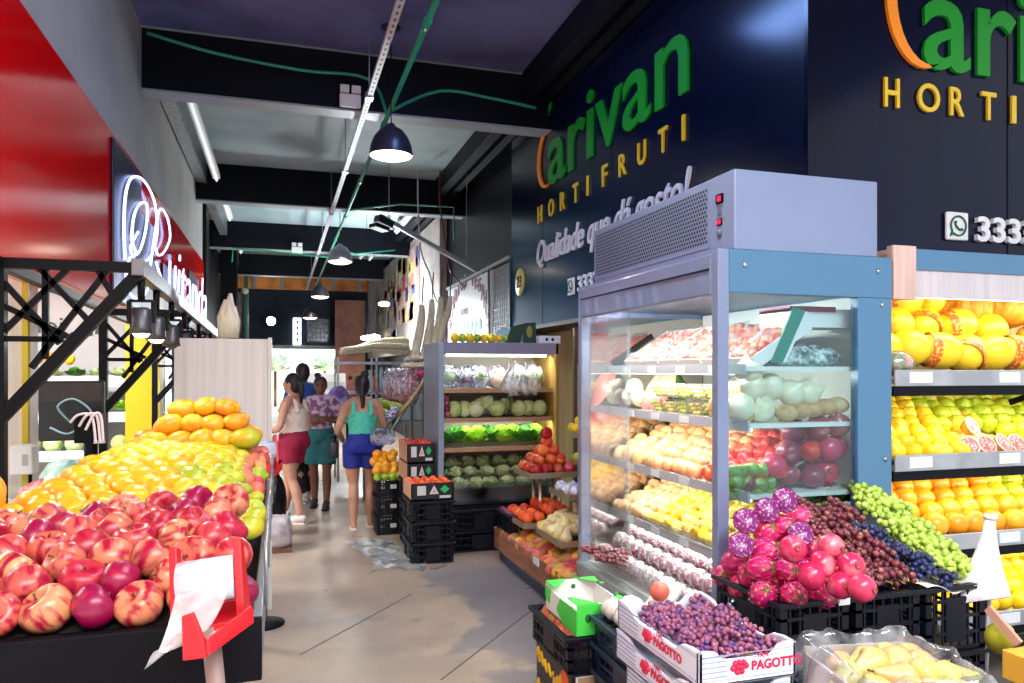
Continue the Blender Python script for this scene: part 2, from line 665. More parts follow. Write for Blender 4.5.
def sh_apple(th, ph):
    s, c = math.sin(th), math.cos(th)
    lob = 1 + .035 * math.cos(5 * ph) * (1 - c) * .5
    k = (s ** .85) * (1 + .09 * c) * lob
    return V(k * math.cos(ph), k * math.sin(ph), .9 * c - .42 * math.exp(-(th / .36) ** 2) + .2 * math.exp(-((PI - th) / .3) ** 2))


def sh_mango(th, ph):
    s, c = math.sin(th), math.cos(th)
    k = s * (1 + .1 * c)
    return V(k * math.cos(ph) + .12 * (c * c) * (1 if c < 0 else .2), k * math.sin(ph) * .86, 1.28 * c)


def sh_lemon(th, ph):
    s, c = math.sin(th), math.cos(th)
    return V(s * math.cos(ph), s * math.sin(ph), 1.05 * c + .28 * math.exp(-(th / .33) ** 2) - .26 * math.exp(-((PI - th) / .3) ** 2))


def sh_round(th, ph):
    s, c = math.sin(th), math.cos(th)
    return V(s * math.cos(ph), s * math.sin(ph), .94 * c - .06 * math.exp(-(th / .2) ** 2))


def sh_pear(th, ph):
    s, c = math.sin(th), math.cos(th)
    k = s * (1 - .46 * max(0, c) ** .7) if c > 0 else s
    return V(k * math.cos(ph), k * math.sin(ph), 1.0 * c + .8 * max(0, c) ** 2)


def sh_melon(th, ph):
    s, c = math.sin(th), math.cos(th)
    return V(s * math.cos(ph), s * math.sin(ph), 1.16 * c)


def sh_pumpkin(th, ph):
    s, c = math.sin(th), math.cos(th)
    rib = .88 + .14 * abs(math.cos(5 * ph)) ** .6
    k = s ** .8 * rib
    return V(k * math.cos(ph), k * math.sin(ph), .78 * c - .28 * math.exp(-(th / .4) ** 2))


def sh_potato(seed):
    r = random.Random(seed)
    a, b = r.uniform(0, 6), r.uniform(0, 6)
    def f(th, ph):
        k = 1 + .08 * math.sin(2 * ph + a) * math.sin(th) + .08 * math.sin(3 * th + b)
        return V(math.sin(th) * math.cos(ph) * k, math.sin(th) * math.sin(ph) * .85 * k, 1.25 * math.cos(th) * k)
    return f


def sh_onion(th, ph):
    s, c = math.sin(th), math.cos(th)
    return V(s * math.cos(ph), s * math.sin(ph), .86 * c + .42 * math.exp(-(th / .22) ** 2) - .05 * math.exp(-((PI - th) / .25) ** 2))


def sh_pepper(th, ph):
    s, c = math.sin(th), math.cos(th)
    k = s ** .7 * (.9 + .1 * abs(math.cos(2 * ph))) * (1 + .15 * c)
    return V(k * math.cos(ph), k * math.sin(ph), 1.25 * c - .25 * math.exp(-(th / .35) ** 2))


M_stem = mat('woody_stem', (96, 70, 40), .7)
M_green_stem = mat('green_stem', (92, 120, 50), .6)
PROTO = {}


def proto(kind, name, cat, m, fn, rad, nu=14, nv=10, parts=None, n=1):
    L = []
    for i in range(n):
        if parts is None:
            L.append(MB().ball((0, 0, 0), rad, nu, nv, fn).build(name, m, None, link=False))
        else:
            t = thing(name, None, None, link=False)
            parts(t, m, i)
            L.append(t)
    PROTO[kind] = (L, cat, rad if isinstance(rad, (int, float)) else rad[0])


def stemmed(fn, rad, nu=18, nv=14, z=.62, h=.45, part='flesh', sm=M_stem, sr=.05):
    def f(t, m, i):
        MB().ball((0, 0, 0), rad, nu, nv, fn).build(part, m, t, link=False)
        MB().tube([(0, 0, rad * z), (rad * .04, 0, rad * (z + h * .5)), (rad * .14, rad * .05, rad * (z + h))], [rad * sr, rad * sr * .8, rad * sr * 1.1], 6).build('stem', sm, t, link=False)
    return f


# ramps are the colours of single fruits, streaks lie over them
S_apple = skin_of_fruit('red_striped_apple_skin', [(220, 166, 112), (164, 12, 48), (206, 104, 84), (176, 24, 56), (214, 140, 100), (140, 6, 52), (224, 160, 110), (190, 60, 70)], (158, 12, 50), 40, (1, 1, .16), (.46, .6))
S_plum_apple = skin_of_fruit('purple_red_apple_skin', [(112, 8, 60), (150, 10, 60), (90, 6, 70)], (190, 40, 60), 22, (1, 1, .3), (.58, .72))
S_mango = skin_of_fruit('yellow_mango_skin', [(240, 178, 22), (234, 164, 12), (242, 190, 44), (216, 164, 22)], (196, 156, 24), 12, (1, 1, 1), (.55, .7))
S_mango_o = skin_of_fruit('orange_mango_skin', [(240, 174, 28), (234, 156, 30), (240, 184, 40)], (222, 130, 40), 9, (1, 1, 1), (.54, .74))
S_mango_g = skin_of_fruit('green_mango_skin', [(196, 190, 40), (150, 172, 40), (214, 196, 40), (170, 180, 52)], (226, 170, 40), 8, (1, 1, 1), (.5, .68))
S_mango_mix = skin_of_fruit('mixed_mango_skin', [(222, 170, 50), (150, 150, 60), (190, 70, 80), (226, 150, 50), (170, 160, 70)], (200, 70, 80), 9, (1, 1, 1), (.48, .66))
S_guava = skin_of_fruit('green_lime_skin', [(120, 160, 40), (160, 190, 50), (140, 176, 40)], (196, 200, 70), 8, (1, 1, 1), (.5, .7))
S_peach = skin_of_fruit('peach_skin', [(226, 140, 90), (210, 100, 84), (232, 160, 100)], (190, 60, 70), 9, (1, 1, 1), (.48, .66), rough=.55)
S_lemon = skin_of_fruit('yellow_lemon_skin', [(244, 206, 30), (238, 196, 24), (246, 216, 60)], None, rough=.35)
S_orange = skin_of_fruit('orange_skin', [(244, 164, 24), (240, 146, 16), (246, 180, 40)], None, bump=.15, scale=200)
S_greenor = skin_of_fruit('green_orange_skin', [(190, 196, 36), (166, 186, 30), (206, 200, 50)], (220, 180, 40), 7, (1, 1, 1), (.55, .7))
S_melon = skin_of_fruit('yellow_melon_skin', [(246, 212, 36), (244, 204, 34)], None, rough=.4)
S_pumpkin = skin_of_fruit('ribbed_orange_pumpkin_skin', [(236, 150, 30), (228, 160, 50)], (206, 170, 60), 6, (1, 1, .4), (.5, .68), rough=.5)
S_fredapple = skin_of_fruit('red_apple_skin', [(206, 34, 34), (226, 70, 50), (190, 20, 40)], (236, 150, 80), 12, (1, 1, .4), (.58, .7))
S_fpaleapple = skin_of_fruit('pale_peach_apple_skin', [(236, 176, 120), (230, 150, 100), (240, 190, 130)], (214, 90, 70), 10, (1, 1, .5), (.5, .7))
S_darkplum = skin_of_fruit('dark_plum_skin', [(84, 14, 40), (110, 20, 50), (70, 16, 60)], None)
S_pear = skin_of_fruit('yellow_pear_skin', [(230, 200, 70), (222, 186, 54), (236, 208, 90)], (200, 160, 60), 14, (1, 1, 1), (.56, .7))
S_kiwi = skin_of_fruit('tan_kiwi_skin', [(176, 142, 74), (190, 156, 80), (160, 128, 66)], None, rough=.7)
S_potato = skin_of_fruit('potato_skin', [(206, 166, 116), (190, 146, 100), (214, 180, 130)], (170, 126, 84), 16, (1, 1, 1), (.56, .7), rough=.6)
S_palepear = skin_of_fruit('pale_melon_pear_skin', [(230, 216, 160), (222, 206, 140), (236, 224, 176)], (206, 180, 110), 10, (1, 1, 1), (.56, .7))
S_redonion = skin_of_fruit('red_onion_skin', [(126, 36, 66), (150, 60, 80), (104, 24, 62), (180, 96, 90)], (190, 120, 110), 18, (1, 1, .2), (.58, .72), rough=.25)
S_whiteonion = skin_of_fruit('white_onion_skin', [(232, 226, 200), (222, 214, 180)], (206, 200, 150), 10, (1, 1, .3), (.56, .7), rough=.3)
S_lime = skin_of_fruit('lime_skin', [(84, 130, 50), (110, 150, 60)], None)
S_persimmon = skin_of_fruit('persimmon_skin', [(236, 96, 30), (226, 70, 30), (240, 120, 40)], None, rough=.28)
S_tomapple = skin_of_fruit('red_orange_apple_skin', [(196, 30, 34), (226, 90, 40), (170, 16, 40), (236, 120, 50)], (240, 150, 60), 10, (1, 1, .4), (.56, .7), rough=.25)
S_pome = skin_of_fruit('pomegranate_skin', [(200, 36, 76), (206, 66, 100), (190, 30, 80)], (224, 140, 150), 10, (1, 1, 1), (.55, .75), rough=.25)
S_dragon = skin_of_fruit('dragon_fruit_skin', [(204, 16, 108), (190, 12, 110), (212, 30, 110)], (226, 70, 130), 14, (1, 1, .6), (.55, .75), rough=.38)
S_potpink = skin_of_fruit('pink_onion_skin', [(206, 60, 110), (190, 50, 110), (216, 90, 130)], (230, 150, 160), 14, (1, 1, .3), (.56, .7))
S_frontpear = skin_of_fruit('green_yellow_pear_skin', [(206, 200, 120), (196, 190, 100), (210, 186, 120), (206, 150, 110)], (170, 176, 84), 12, (1, 1, 1), (.5, .7))
S_cabbage = skin_of_fruit('pale_cabbage_leaf', [(206, 220, 160), (190, 210, 130), (226, 232, 190)], (150, 186, 90), 14, (1, 1, 1), (.5, .66), rough=.5, bump=.5)
S_water = skin_of_fruit('watermelon_rind', [(60, 100, 50), (70, 110, 56)], (30, 66, 36), 14, (1, 1, .12), (.48, .54))

proto('apple', 'apple', 'apple', S_apple, sh_apple, .06, parts=stemmed(sh_apple, .06, h=.2), n=1)
proto('plumapple', 'apple', 'apple', S_plum_apple, sh_apple, .058, parts=stemmed(sh_apple, .058, h=.2))
proto('mango', 'mango', 'mango', S_mango, sh_mango, .054, 16, 12)
proto('mango_o', 'mango', 'mango', S_mango_o, sh_mango, .05, 16, 12)
proto('mango_g', 'mango', 'mango', S_mango_g, sh_mango, .05, 16, 12)
proto('mango_mix', 'mango', 'mango', S_mango_mix, sh_mango, .056, 14, 10)
proto('guava', 'guava', 'guava', S_guava, sh_lemon, .045, 14, 10)
proto('peach', 'peach', 'peach', S_peach, sh_round, .042)
proto('lemon', 'lemon', 'lemon', S_lemon, sh_lemon, .046)
proto('orange', 'orange', 'orange', S_orange, sh_round, .062, 16, 12)
proto('greenor', 'orange', 'orange', S_greenor, sh_round, .062, 16, 12)
proto('redapple', 'apple', 'apple', S_fredapple, sh_apple, .046)
proto('paleapple', 'peach', 'peach', S_fpaleapple, sh_round, .046)
proto('plum', 'plum', 'plum', S_darkplum, sh_round, .036)
proto('pear', 'pear', 'pear', S_pear, sh_pear, .038)
proto('kiwi', 'kiwi', 'kiwi', S_kiwi, sh_mango, .034)
proto('potato', 'potato', 'potato', S_potato, sh_potato(3), .042)
proto('palepear', 'pear', 'pear', S_palepear, sh_pear, .05)
proto('redonion', 'onion', 'onion', S_redonion, sh_onion, .06, 16, 14)
proto('whiteonion', 'onion', 'onion', S_whiteonion, sh_onion, .062, 16, 14)
proto('pinkonion', 'onion', 'onion', S_potpink, sh_onion, .05)
proto('lime', 'lime', 'lime', S_lime, sh_lemon, .034)
proto('persimmon', 'persimmon', 'persimmon', S_persimmon, sh_round, .05)
proto('tomapple', 'apple', 'apple', S_tomapple, sh_apple, .052)
proto('frontpear', 'pear', 'pear', S_frontpear, sh_pear, .042, parts=stemmed(sh_pear, .042, z=1.75, h=.45, sr=.07))
proto('cabbage', 'cabbage', 'cabbage', S_cabbage, sh_round, .09, 16, 12)
M_sticker = mat('orange_paper_band', (214, 84, 30), .5, col2=(240, 190, 60), nscale=60, fac=(.5, .56))


def melon_parts(t, m, i):
    MB().ball((0, 0, 0), .1, 24, 16, sh_melon).build('rind', m, t, link=False)
    mb = MB()
    pr = []
    for k in range(7):
        th = PI * (.5 + (-.11 + .22 * k / 6))
        pr.append((.1 * math.sin(th) * 1.012, .116 * math.cos(th) * 1.012))
    mb.lathe([(r, z) for r, z in reversed(pr)], 28, Matrix.Translation((0, 0, -.035)) @ Matrix.Scale(.965, 4))
    mb.build('paper_band', M_sticker, t, link=False)


proto('melon', 'melon', 'melon', S_melon, sh_melon, .1, parts=melon_parts)
proto('pumpkin', 'pumpkin', 'pumpkin', S_pumpkin, sh_pumpkin, .15, parts=stemmed(sh_pumpkin, .15, 60, 14, .45, .4, 'rind', M_green_stem, .09))


def pome_parts(t, m, i):
    MB().ball((0, 0, 0), .055, 18, 14, sh_round).build('rind', m, t, link=False)
    mb = MB()
    mb.lathe([(.009, .046), (.010, .055), (.011, .059), (.006, .055), (0, .053)], 12)
    mb.build('crown', mat('pomegranate_crown', (150, 70, 60), .6), t, link=False)


proto('pome', 'pomegranate', 'pomegranate', S_pome, sh_round, .055, parts=pome_parts)
M_bract = mat('dragon_fruit_bract', (222, 66, 130), .5, col2=(196, 180, 110), nscale=60, fac=(.54, .66))
M_calyx = mat('dragon_fruit_calyx', (150, 120, 60), .7, col2=(90, 110, 50), nscale=60)


def dragon_parts(t, m, i):
    MB().ball((0, 0, 0), (.048, .048, .056), 16, 12).build('rind', m, t, link=False)
    mb = MB()
    r = random.Random(i)
    for row, (th, n) in enumerate(((2.35, 6), (1.85, 8), (1.35, 8), (.9, 6), (.5, 4))):
        for k in range(n):
            ph = 2 * PI * (k + .5 * (row % 2)) / n + r.uniform(-.1, .1)
            def pt(th_, ph_, h):
                return V(math.sin(th_) * math.cos(ph_) * (.048 + h), math.sin(th_) * math.sin(ph_) * (.048 + h), math.cos(th_) * (.056 + h))
            wv = .24 / max(.5, math.sin(th))
            a, b_, c_ = pt(th + .22, ph - wv, .0005), pt(th + .22, ph + wv, .0005), pt(th - .34, ph, .010)
            mid = pt(th, ph, .004)
            mb.add([a, b_, c_, mid], [(0, 1, 3), (1, 2, 3), (2, 0, 3)], True)
    mb.build('scale_leaves', M_bract, t, solid=.0012, link=False)
    mb = MB()
    for k in range(7):
        ph = 2 * PI * k / 7
        d = V(math.cos(ph), math.sin(ph), 0)
        mb.tube([V(0, 0, .053) + d * .006, V(0, 0, .062) + d * .014, V(0, 0, .064) + d * .022], [.003, .0022, .0008], 5)
    mb.lathe([(.009, .052), (.010, .058), (.004, .060), (.0005, .056)], 10)
    mb.build('calyx', M_calyx, t, link=False)


proto('dragon', 'dragon_fruit', 'dragon fruit', S_dragon, None, .05, parts=dragon_parts, n=2)
M_dflesh = mat('dragon_fruit_flesh', (112, 14, 96), .3, col2=(206, 160, 206), nscale=170, fac=(.55, .62))


def dragon_cut(t, m, i):
    MB().lathe([(.0, -.05), (.028, -.044), (.043, -.022), (.047, 0)], 20).build('rind', m, t, link=False)
    MB().lathe([(.0455, -.001), (.044, .002), (0, .003)], 20).build('flesh', M_dflesh, t, link=False)


proto('dragoncut', 'dragon_fruit_half', 'cut fruit', S_dragon, None, .047, parts=dragon_cut)
M_fflesh = mat('pink_seeded_flesh', (170, 84, 86), .4, col2=(222, 180, 168), nscale=110, fac=(.48, .6))


def fruit_cut(t, m, i):
    MB().lathe([(.0, -.052), (.03, -.045), (.044, -.02), (.05, 0)], 20).build('rind', m, t, link=False)
    MB().lathe([(.05, -.001), (.049, .003), (.045, .0025)], 20).build('pith', mat('white_pith', (240, 236, 216), .5), t, link=False)
    MB().lathe([(.0455, .001), (0, .004)], 20).build('flesh', M_fflesh, t, link=False)


proto('orangecut', 'cut_orange_half', 'cut fruit', S_orange, None, .05, parts=fruit_cut)

# grapes: berries packed round a branching stalk
M_vine = mat('grape_stalk', (120, 110, 50), .7)


def grapes_mesh(seed, n, rb, L_, rw, nu=8, nv=6):
    r = random.Random(seed)
    mb = MB()
    pts = []
    tries = 0
    while len(pts) < n and tries < 9000:
        tries += 1
        u = r.random()
        wd = rw * (1 - .55 * u)
        p = V(r.uniform(-wd, wd), u * L_, r.uniform(-.25, .8) * wd * .8)
        if (p.x / wd) ** 2 + (p.z / (wd * .8)) ** 2 > 1: continue
        if all((p - q).length > rb * 1.62 for q in pts): pts.append(p)
    for p in pts: mb.ball(p, rb * r.uniform(.9, 1.08), nu, nv, M=Euler((r.uniform(0, 3), r.uniform(0, 3), 0)).to_matrix())
    st = MB().tube([(0, -.035, rw * .3), (0, 0, rw * .1), (0, L_ * .5, -rw * .05), (0, L_ * .85, 0)], [.003, .003, .002, .0015], 5)
    return mb, st


def grape_mat(name, ramp):
    m = bpy.data.materials.new(name)
    m.use_nodes = True
    nt = m.node_tree
    N, L = nt.nodes, nt.links
    b = N['Principled BSDF']
    b.inputs['Roughness'].default_value = .3
    g = N.new('ShaderNodeNewGeometry')
    rp = N.new('ShaderNodeValToRGB')
    e = rp.color_ramp.elements
    while len(e) < len(ramp): e.new(.5)
    for i, c in enumerate(ramp):
        e[i].position = i / (len(ramp) - 1)
        e[i].color = lin(c)
    L.new(g.outputs['Random Per Island'], rp.inputs[0])
    L.new(rp.outputs[0], b.inputs['Base Color'])
    return m


GM = {'red': grape_mat('red_grape_skin', [(74, 20, 34), (120, 50, 62), (52, 14, 40), (150, 90, 80), (96, 30, 50)]),
      'green': grape_mat('green_grape_skin', [(160, 196, 70), (180, 206, 90), (140, 180, 60), (196, 212, 110)]),
      'blue': grape_mat('blue_black_grape_skin', [(22, 26, 60), (34, 44, 90), (16, 16, 40)]),
      'box': grape_mat('purple_grape_skin', [(110, 50, 84), (140, 76, 104), (86, 50, 110), (160, 96, 110), (70, 60, 120)])}


def grapes_proto(kind, key, n, rb, L_, rw, k=2):
    L = []
    for i in range(k):
        t = thing('grapes', None, None, link=False)
        a, b_ = grapes_mesh(i * 17 + len(kind), n, rb, L_, rw)
        a.build('berries', GM[key], t, link=False)
        b_.build('stalk', M_vine, t, link=False)
        L.append(t)
    PROTO[kind] = (L, 'grapes', rw)


grapes_proto('grape_red', 'red', 50, .0142, .18, .06)
grapes_proto('grape_green', 'green', 50, .0145, .185, .06)
grapes_proto('grape_blue', 'blue', 34, .0142, .13, .052)
grapes_proto('grape_box', 'box', 60, .0105, .15, .062)


def put(kind, loc, label, group=None, rot=None, sc=1., cat=None):
    L, c, r = PROTO[kind]
    if rot is None: rot = (rnd.uniform(-1.2, 1.2), rnd.uniform(-1.2, 1.2), rnd.uniform(0, 6.28))
    return dup(rnd.choice(L), loc, rot, sc, label, cat or c, group)


def pile(A, B, C, D, bulge, s, pick, jit=.12, keep=None, sink=.0, tilt=None, lie=False):
    """fruits side by side over the sloping face A-B (front edge) to D-C (back edge), bulging up in the middle.
    pick(u, v) -> (kind, label, group, scale)"""
    A, B, C, D = map(Vector, (A, B, C, D))
    def S(u, v):
        p = (A * (1 - u) + B * u) * (1 - v) + (D * (1 - u) + C * u) * v
        return p + V(0, 0, bulge * (1 - (2 * u - 1) ** 4) * (math.sin(PI * min(1, v)) if bulge > 0 else 1))
    nv = max(1, round((D - A).length / (s * .86)))
    out = []
    for j in range(nv + 1):
        v = j / nv
        wl = ((A * (1 - v) + D * v) - (B * (1 - v) + C * v)).length
        nu = max(1, round(wl / s))
        for i in range(nu + (1 if j % 2 == 0 else 0)):
            u = (i if j % 2 == 0 else i + .5) / nu
            if keep and not keep(u, v): continue
            r = pick(u, v)
            if r is None: continue
            kind, label, group, sc = r
            p = S(u, v) + V(rnd.uniform(-1, 1), rnd.uniform(-1, 1), rnd.uniform(-.6, .6)) * s * jit
            rot = (R(90) + rnd.uniform(-.35, .35), rnd.uniform(-.5, .5), rnd.uniform(-.9, .9) + R(90)) if lie else (None if tilt is None else (rnd.uniform(-tilt, tilt), rnd.uniform(-tilt, tilt), rnd.uniform(0, 6.28)))
            out.append(put(kind, p, label, group, rot, sc * rnd.uniform(.93, 1.07)))
    return S


def bed(parent, S, drop, m, name='display_bed', n=12, floor_z=None):
    """the sloping support under a pile, part of the stand that carries it"""
    mb = MB().grid(lambda u, v: S(u, v) - V(0, 0, drop), n, n)
    return mb.build(name, m, parent)


# ============================================================ LEFT FRUIT STAND
M_standblack = mat('black_laminate', (9, 10, 17), .5, col2=(12, 13, 22), nscale=5, spec=.1)
M_leg = mat('blue_grey_steel', (70, 90, 110), .4, .5)
M_bedblack = mat('dark_display_lining', (30, 26, 22), .8)
st = thing('fruit_stand', 'black fruit stand loaded with apples and yellow mangoes along the aisle', 'stand', (-.55, 3.3, 0))
MB().box((-1.12, 2.04, .795), (-.045, 2.07, .955)).build('front_apron', M_standblack, st, bevel=.004)
MB().box((-.07, 2.07, .80), (-.045, 4.62, .955)).build('side_apron', mat('grey_edge_panel', (120, 124, 130), .4), st, bevel=.004)
MB().box((-1.12, 2.07, .80), (-1.09, 4.62, .955)).build('side_apron', M_standblack, st)
MB().box((-1.09, 2.07, .86), (-.07, 4.62, .9)).build('deck', M_standblack, st)
for lx, ly in ((-1.06, 2.12), (-.12, 2.12), (-1.06, 4.55), (-.12, 4.55)):
    MB().box((lx - .025, ly - .025, 0), (lx + .025, ly + .025, .86)).build('leg', M_leg, st)
mb = MB()
for yy in (2.35, 2.8, 3.25, 3.7, 4.15, 4.58):
    mb.tube([(-.04, yy, .9), (-.04, yy, 1.09)], .006, 6)
mb.tube([(-.04, 2.35, 1.085), (-.04, 4.58, 1.085)], .006, 6)
mb.tube([(-.04, 2.35, 1.02), (-.04, 4.58, 1.02)], .004, 6)
mb.build('side_rail', M_steel, st)

LB = [('large red streaked apple in the front rows of the black stand', 'striped apples at the front of the black stand'),
      ('yellow mango heaped behind the striped apples on the black stand', 'yellow mangoes on the black stand'),
      ('green and gold mango along the aisle rail of the black stand', 'green mangoes on the black stand'),
      ('blushed orange mango on top of the heap by the grey board', 'orange mangoes at the far end of the black stand'),
      ('small pink peach along the aisle rail of the black stand', 'peaches on the black stand'),
      ('glossy purple apple among the streaked apples on the black stand', 'purple apples at the front of the black stand'),
      ('small yellow mango by the aisle rail behind the bag dispenser', 'small mangoes by the aisle rail'),
      ('green guava among the peaches along the aisle rail', 'guavas by the aisle rail')]


def pick_apples(u, v):
    k = 5 if (u < .12 and rnd.random() < .75) or rnd.random() < .1 else 0
    return ('plumapple' if k == 5 else 'apple', LB[k][0], LB[k][1], 1.0)


S1 = pile((-1.0, 2.13, 1.0), (-.12, 2.13, 1.0), (-.16, 2.68, 1.16), (-1.0, 2.68, 1.1), .03, .107, pick_apples, .1)
bed(st, S1, .062, M_bedblack)


def pick_mango(u, v):
    if u > .9 and v > .12:
        q = rnd.random()
        if v < .35: return ('mango_g', LB[6][0], LB[6][1], .62) if q < .8 else ('guava', LB[7][0], LB[7][1], .8)
        return ('peach', LB[4][0], LB[4][1], 1.0) if q < .7 else ('guava', LB[7][0], LB[7][1], .9)
    if v > .88 or (u < .3 and v > .8): return ('mango_o', LB[3][0], LB[3][1], 1.1)
    if u > .74: return ('mango_g', LB[2][0], LB[2][1], .92)
    if rnd.random() < .1: return ('mango_g', LB[2][0], LB[2][1], .95) if u > .6 else ('mango_o', LB[1][0].replace('yellow', 'orange-tinged'), 'orange-tinged mangoes on the black stand', .95)
    return ('mango', LB[1][0], LB[1][1], .95)


S2 = pile((-1.0, 2.74, 1.05), (-.1, 2.74, 1.05), (-.1, 4.5, 1.14), (-.66, 4.5, 1.24), .08, .1, pick_mango, .12, lie=True)
bed(st, S2, .055, M_bedblack)
# the upper heap at the far end
def heap(cx, cy, z0, rows, s, kind, label, group, sc=1., lie=True, dz=None, dirx=(1, 0), diry=(0, 1)):
    for k, (nx, ny) in enumerate(rows):
        for i in range(nx):
            for j in range(ny):
                a, b_ = (i - (nx - 1) / 2) * s, (j - (ny - 1) / 2) * s
                p = V(cx + a * dirx[0] + b_ * diry[0], cy + a * dirx[1] + b_ * diry[1], z0 + k * (dz or s * .75))
                p += V(rnd.uniform(-.1, .1), rnd.uniform(-.1, .1), rnd.uniform(-.06, .06)) * s
                rot = (R(90) + rnd.uniform(-.35, .35), rnd.uniform(-.5, .5), rnd.uniform(-.9, .9) + R(90)) if lie else None
                put(kind, p, label, group, rot, sc * rnd.uniform(.94, 1.06))


heap(-.38, 4.22, 1.25, ((5, 4), (4, 3), (3, 2)), .104, 'mango_o', LB[3][0], LB[3][1], 1.12)
put('mango_g', (-.17, 3.98, 1.26), 'long green and gold papaya lying on the far heap of mangoes', None, (R(90), .2, R(65)), 1.25, 'papaya')

# bag-roll dispensers: red bracket on a pole
M_redplastic = mat('red_plastic', (206, 22, 34), .35)
M_bagroll = mat('white_bag_roll', (206, 216, 228), .35, col2=(186, 200, 216), nscale=20, stretch=(1, 1, 10))
M_clearbag = glass('clear_bag_film', (240, 244, 248), .6, .12, .3, 5)
M_pole = mat('grey_brown_pole', (150, 128, 122), .45)


def dispenser(loc, label, rot, sc=1., pole=1.05):
    t = thing('bag_dispenser', label, 'bag dispenser', Vector(loc) - Euler(rot).to_matrix() @ V(0, 0, pole * sc), rot=rot)
    t.location.z = 0
    MB().tube([(0, 0, 0), (0, 0, pole)], .024, 12).build('pole', M_pole, t)
    MB().lathe([(.0, 0), (.13, 0), (.13, .012), (.03, .025)], 20).build('pole_base', M_standblack, t)
    z = pole
    # cradle: two cheeks, back rib and a forked tray in front
    mb = MB()
    for sx in (-1, 1):
        x = sx * .082
        mb.poly([(x - .009, .07, z + .20), (x - .009, .03, z + .215), (x - .009, -.02, z + .05), (x - .009, -.02, z - .005), (x - .009, .085, z + .0)], (1, 0, 0), .02)
    mb.box((-.09, .06, z), (.09, .085, z + .04))
    mb.box((-.09, -.02, z - .012), (.10, .085, z + .006))
    mb.poly([(-.03, -.16, z - .03), (.02, -.17, z - .03), (.105, -.02, z - .005), (.105, .05, z - .005), (.06, .05, z - .005)], (0, 0, 1), .012)
    mb.poly([(-.035, -.163, z - .035), (.022, -.172, z - .035), (.02, -.165, z + .0), (-.004, -.155, z + .075), (-.03, -.155, z + .07)], (.2, 1, 0), .014)
    mb.poly([(.022, -.172, z - .03), (.105, -.02, z - .008), (.105, -.02, z + .04), (.022, -.165, z + .01)], (1, .3, 0), .01)
    mb.build('bracket', M_redplastic, t, bevel=.003)
    MB().tube([(-.070, .02, z + .115), (.070, .02, z + .115)], .058, 28).build('bag_roll', M_bagroll, t)
    MB().tube([(-.088, .02, z + .115), (.088, .02, z + .115)], .014, 12).build('roll_axle', M_redplastic, t)
    def sheet(u, v):
        x = -.068 + .136 * u
        p0 = V(x, -.036, z + .10)
        p1 = V(-.13 + .085 * u, -.14, z - .035 + .05 * u)
        p = p0.lerp(p1, v)
        return p + V(0, 0, .012 * math.sin(9 * u + 5 * v) * v - .04 * math.sin(PI * v))
    MB().grid(sheet, 14, 10).build('loose_bag', M_clearbag, t)
    if sc != 1.: t.scale = (sc,) * 3
    return t


bd = W(210, 620, d=1.74)
dispenser((bd.x, bd.y, 1.0), 'red plastic bag dispenser with a white roll in front of the apples', (R(-3), R(-6), R(-6)), .88, pole=1.15)
dispenser((-.1, 4.95, 1.0), 'small red bag dispenser at the far end of the mango stand', (0, 0, R(15)), pole=.98)

# ------------------------------------------------------------ lattice frame over the stand, with its lamps
RX, PX = -.6, -1.14
fr = thing('lattice_frame', 'black steel awning frame with lattice brackets above the fruit stand', 'frame', (PX, 5.5, 0))


def bracket(Y, Z):
    x0, x1, zt, zb = PX, RX, Z, Z - .62
    mb = MB()
    f, g = .045, .024
    mb.bar((x0, Y, zt), (x1, Y, zt), f, f)
    mb.bar((x0, Y, zb - .05), (x1, Y, zt - .02), f, .05)
    mb.bar((x0, Y, zb - .05), (x0, Y, zt), f, f)
    def q(a, b_): return (x0 + (x1 - x0) * a, Y, zt - (zt - zb) * b_)
    for a, b_ in (((0, .1), (.42, .55)), ((0, .5), (.5, 0)), ((.25, 0), (.62, .38)), ((.78, 0), (.22, .72)), 
                  ((.32, 0), (.32, .66)), ((0, .52), (.45, .52)), ((0, .28), (.48, .5)), ((.68, 0), (.8, .2))):
        mb.bar(q(*a), q(*b_), g, g)
    return mb.build('lattice_bracket', M_black, fr)


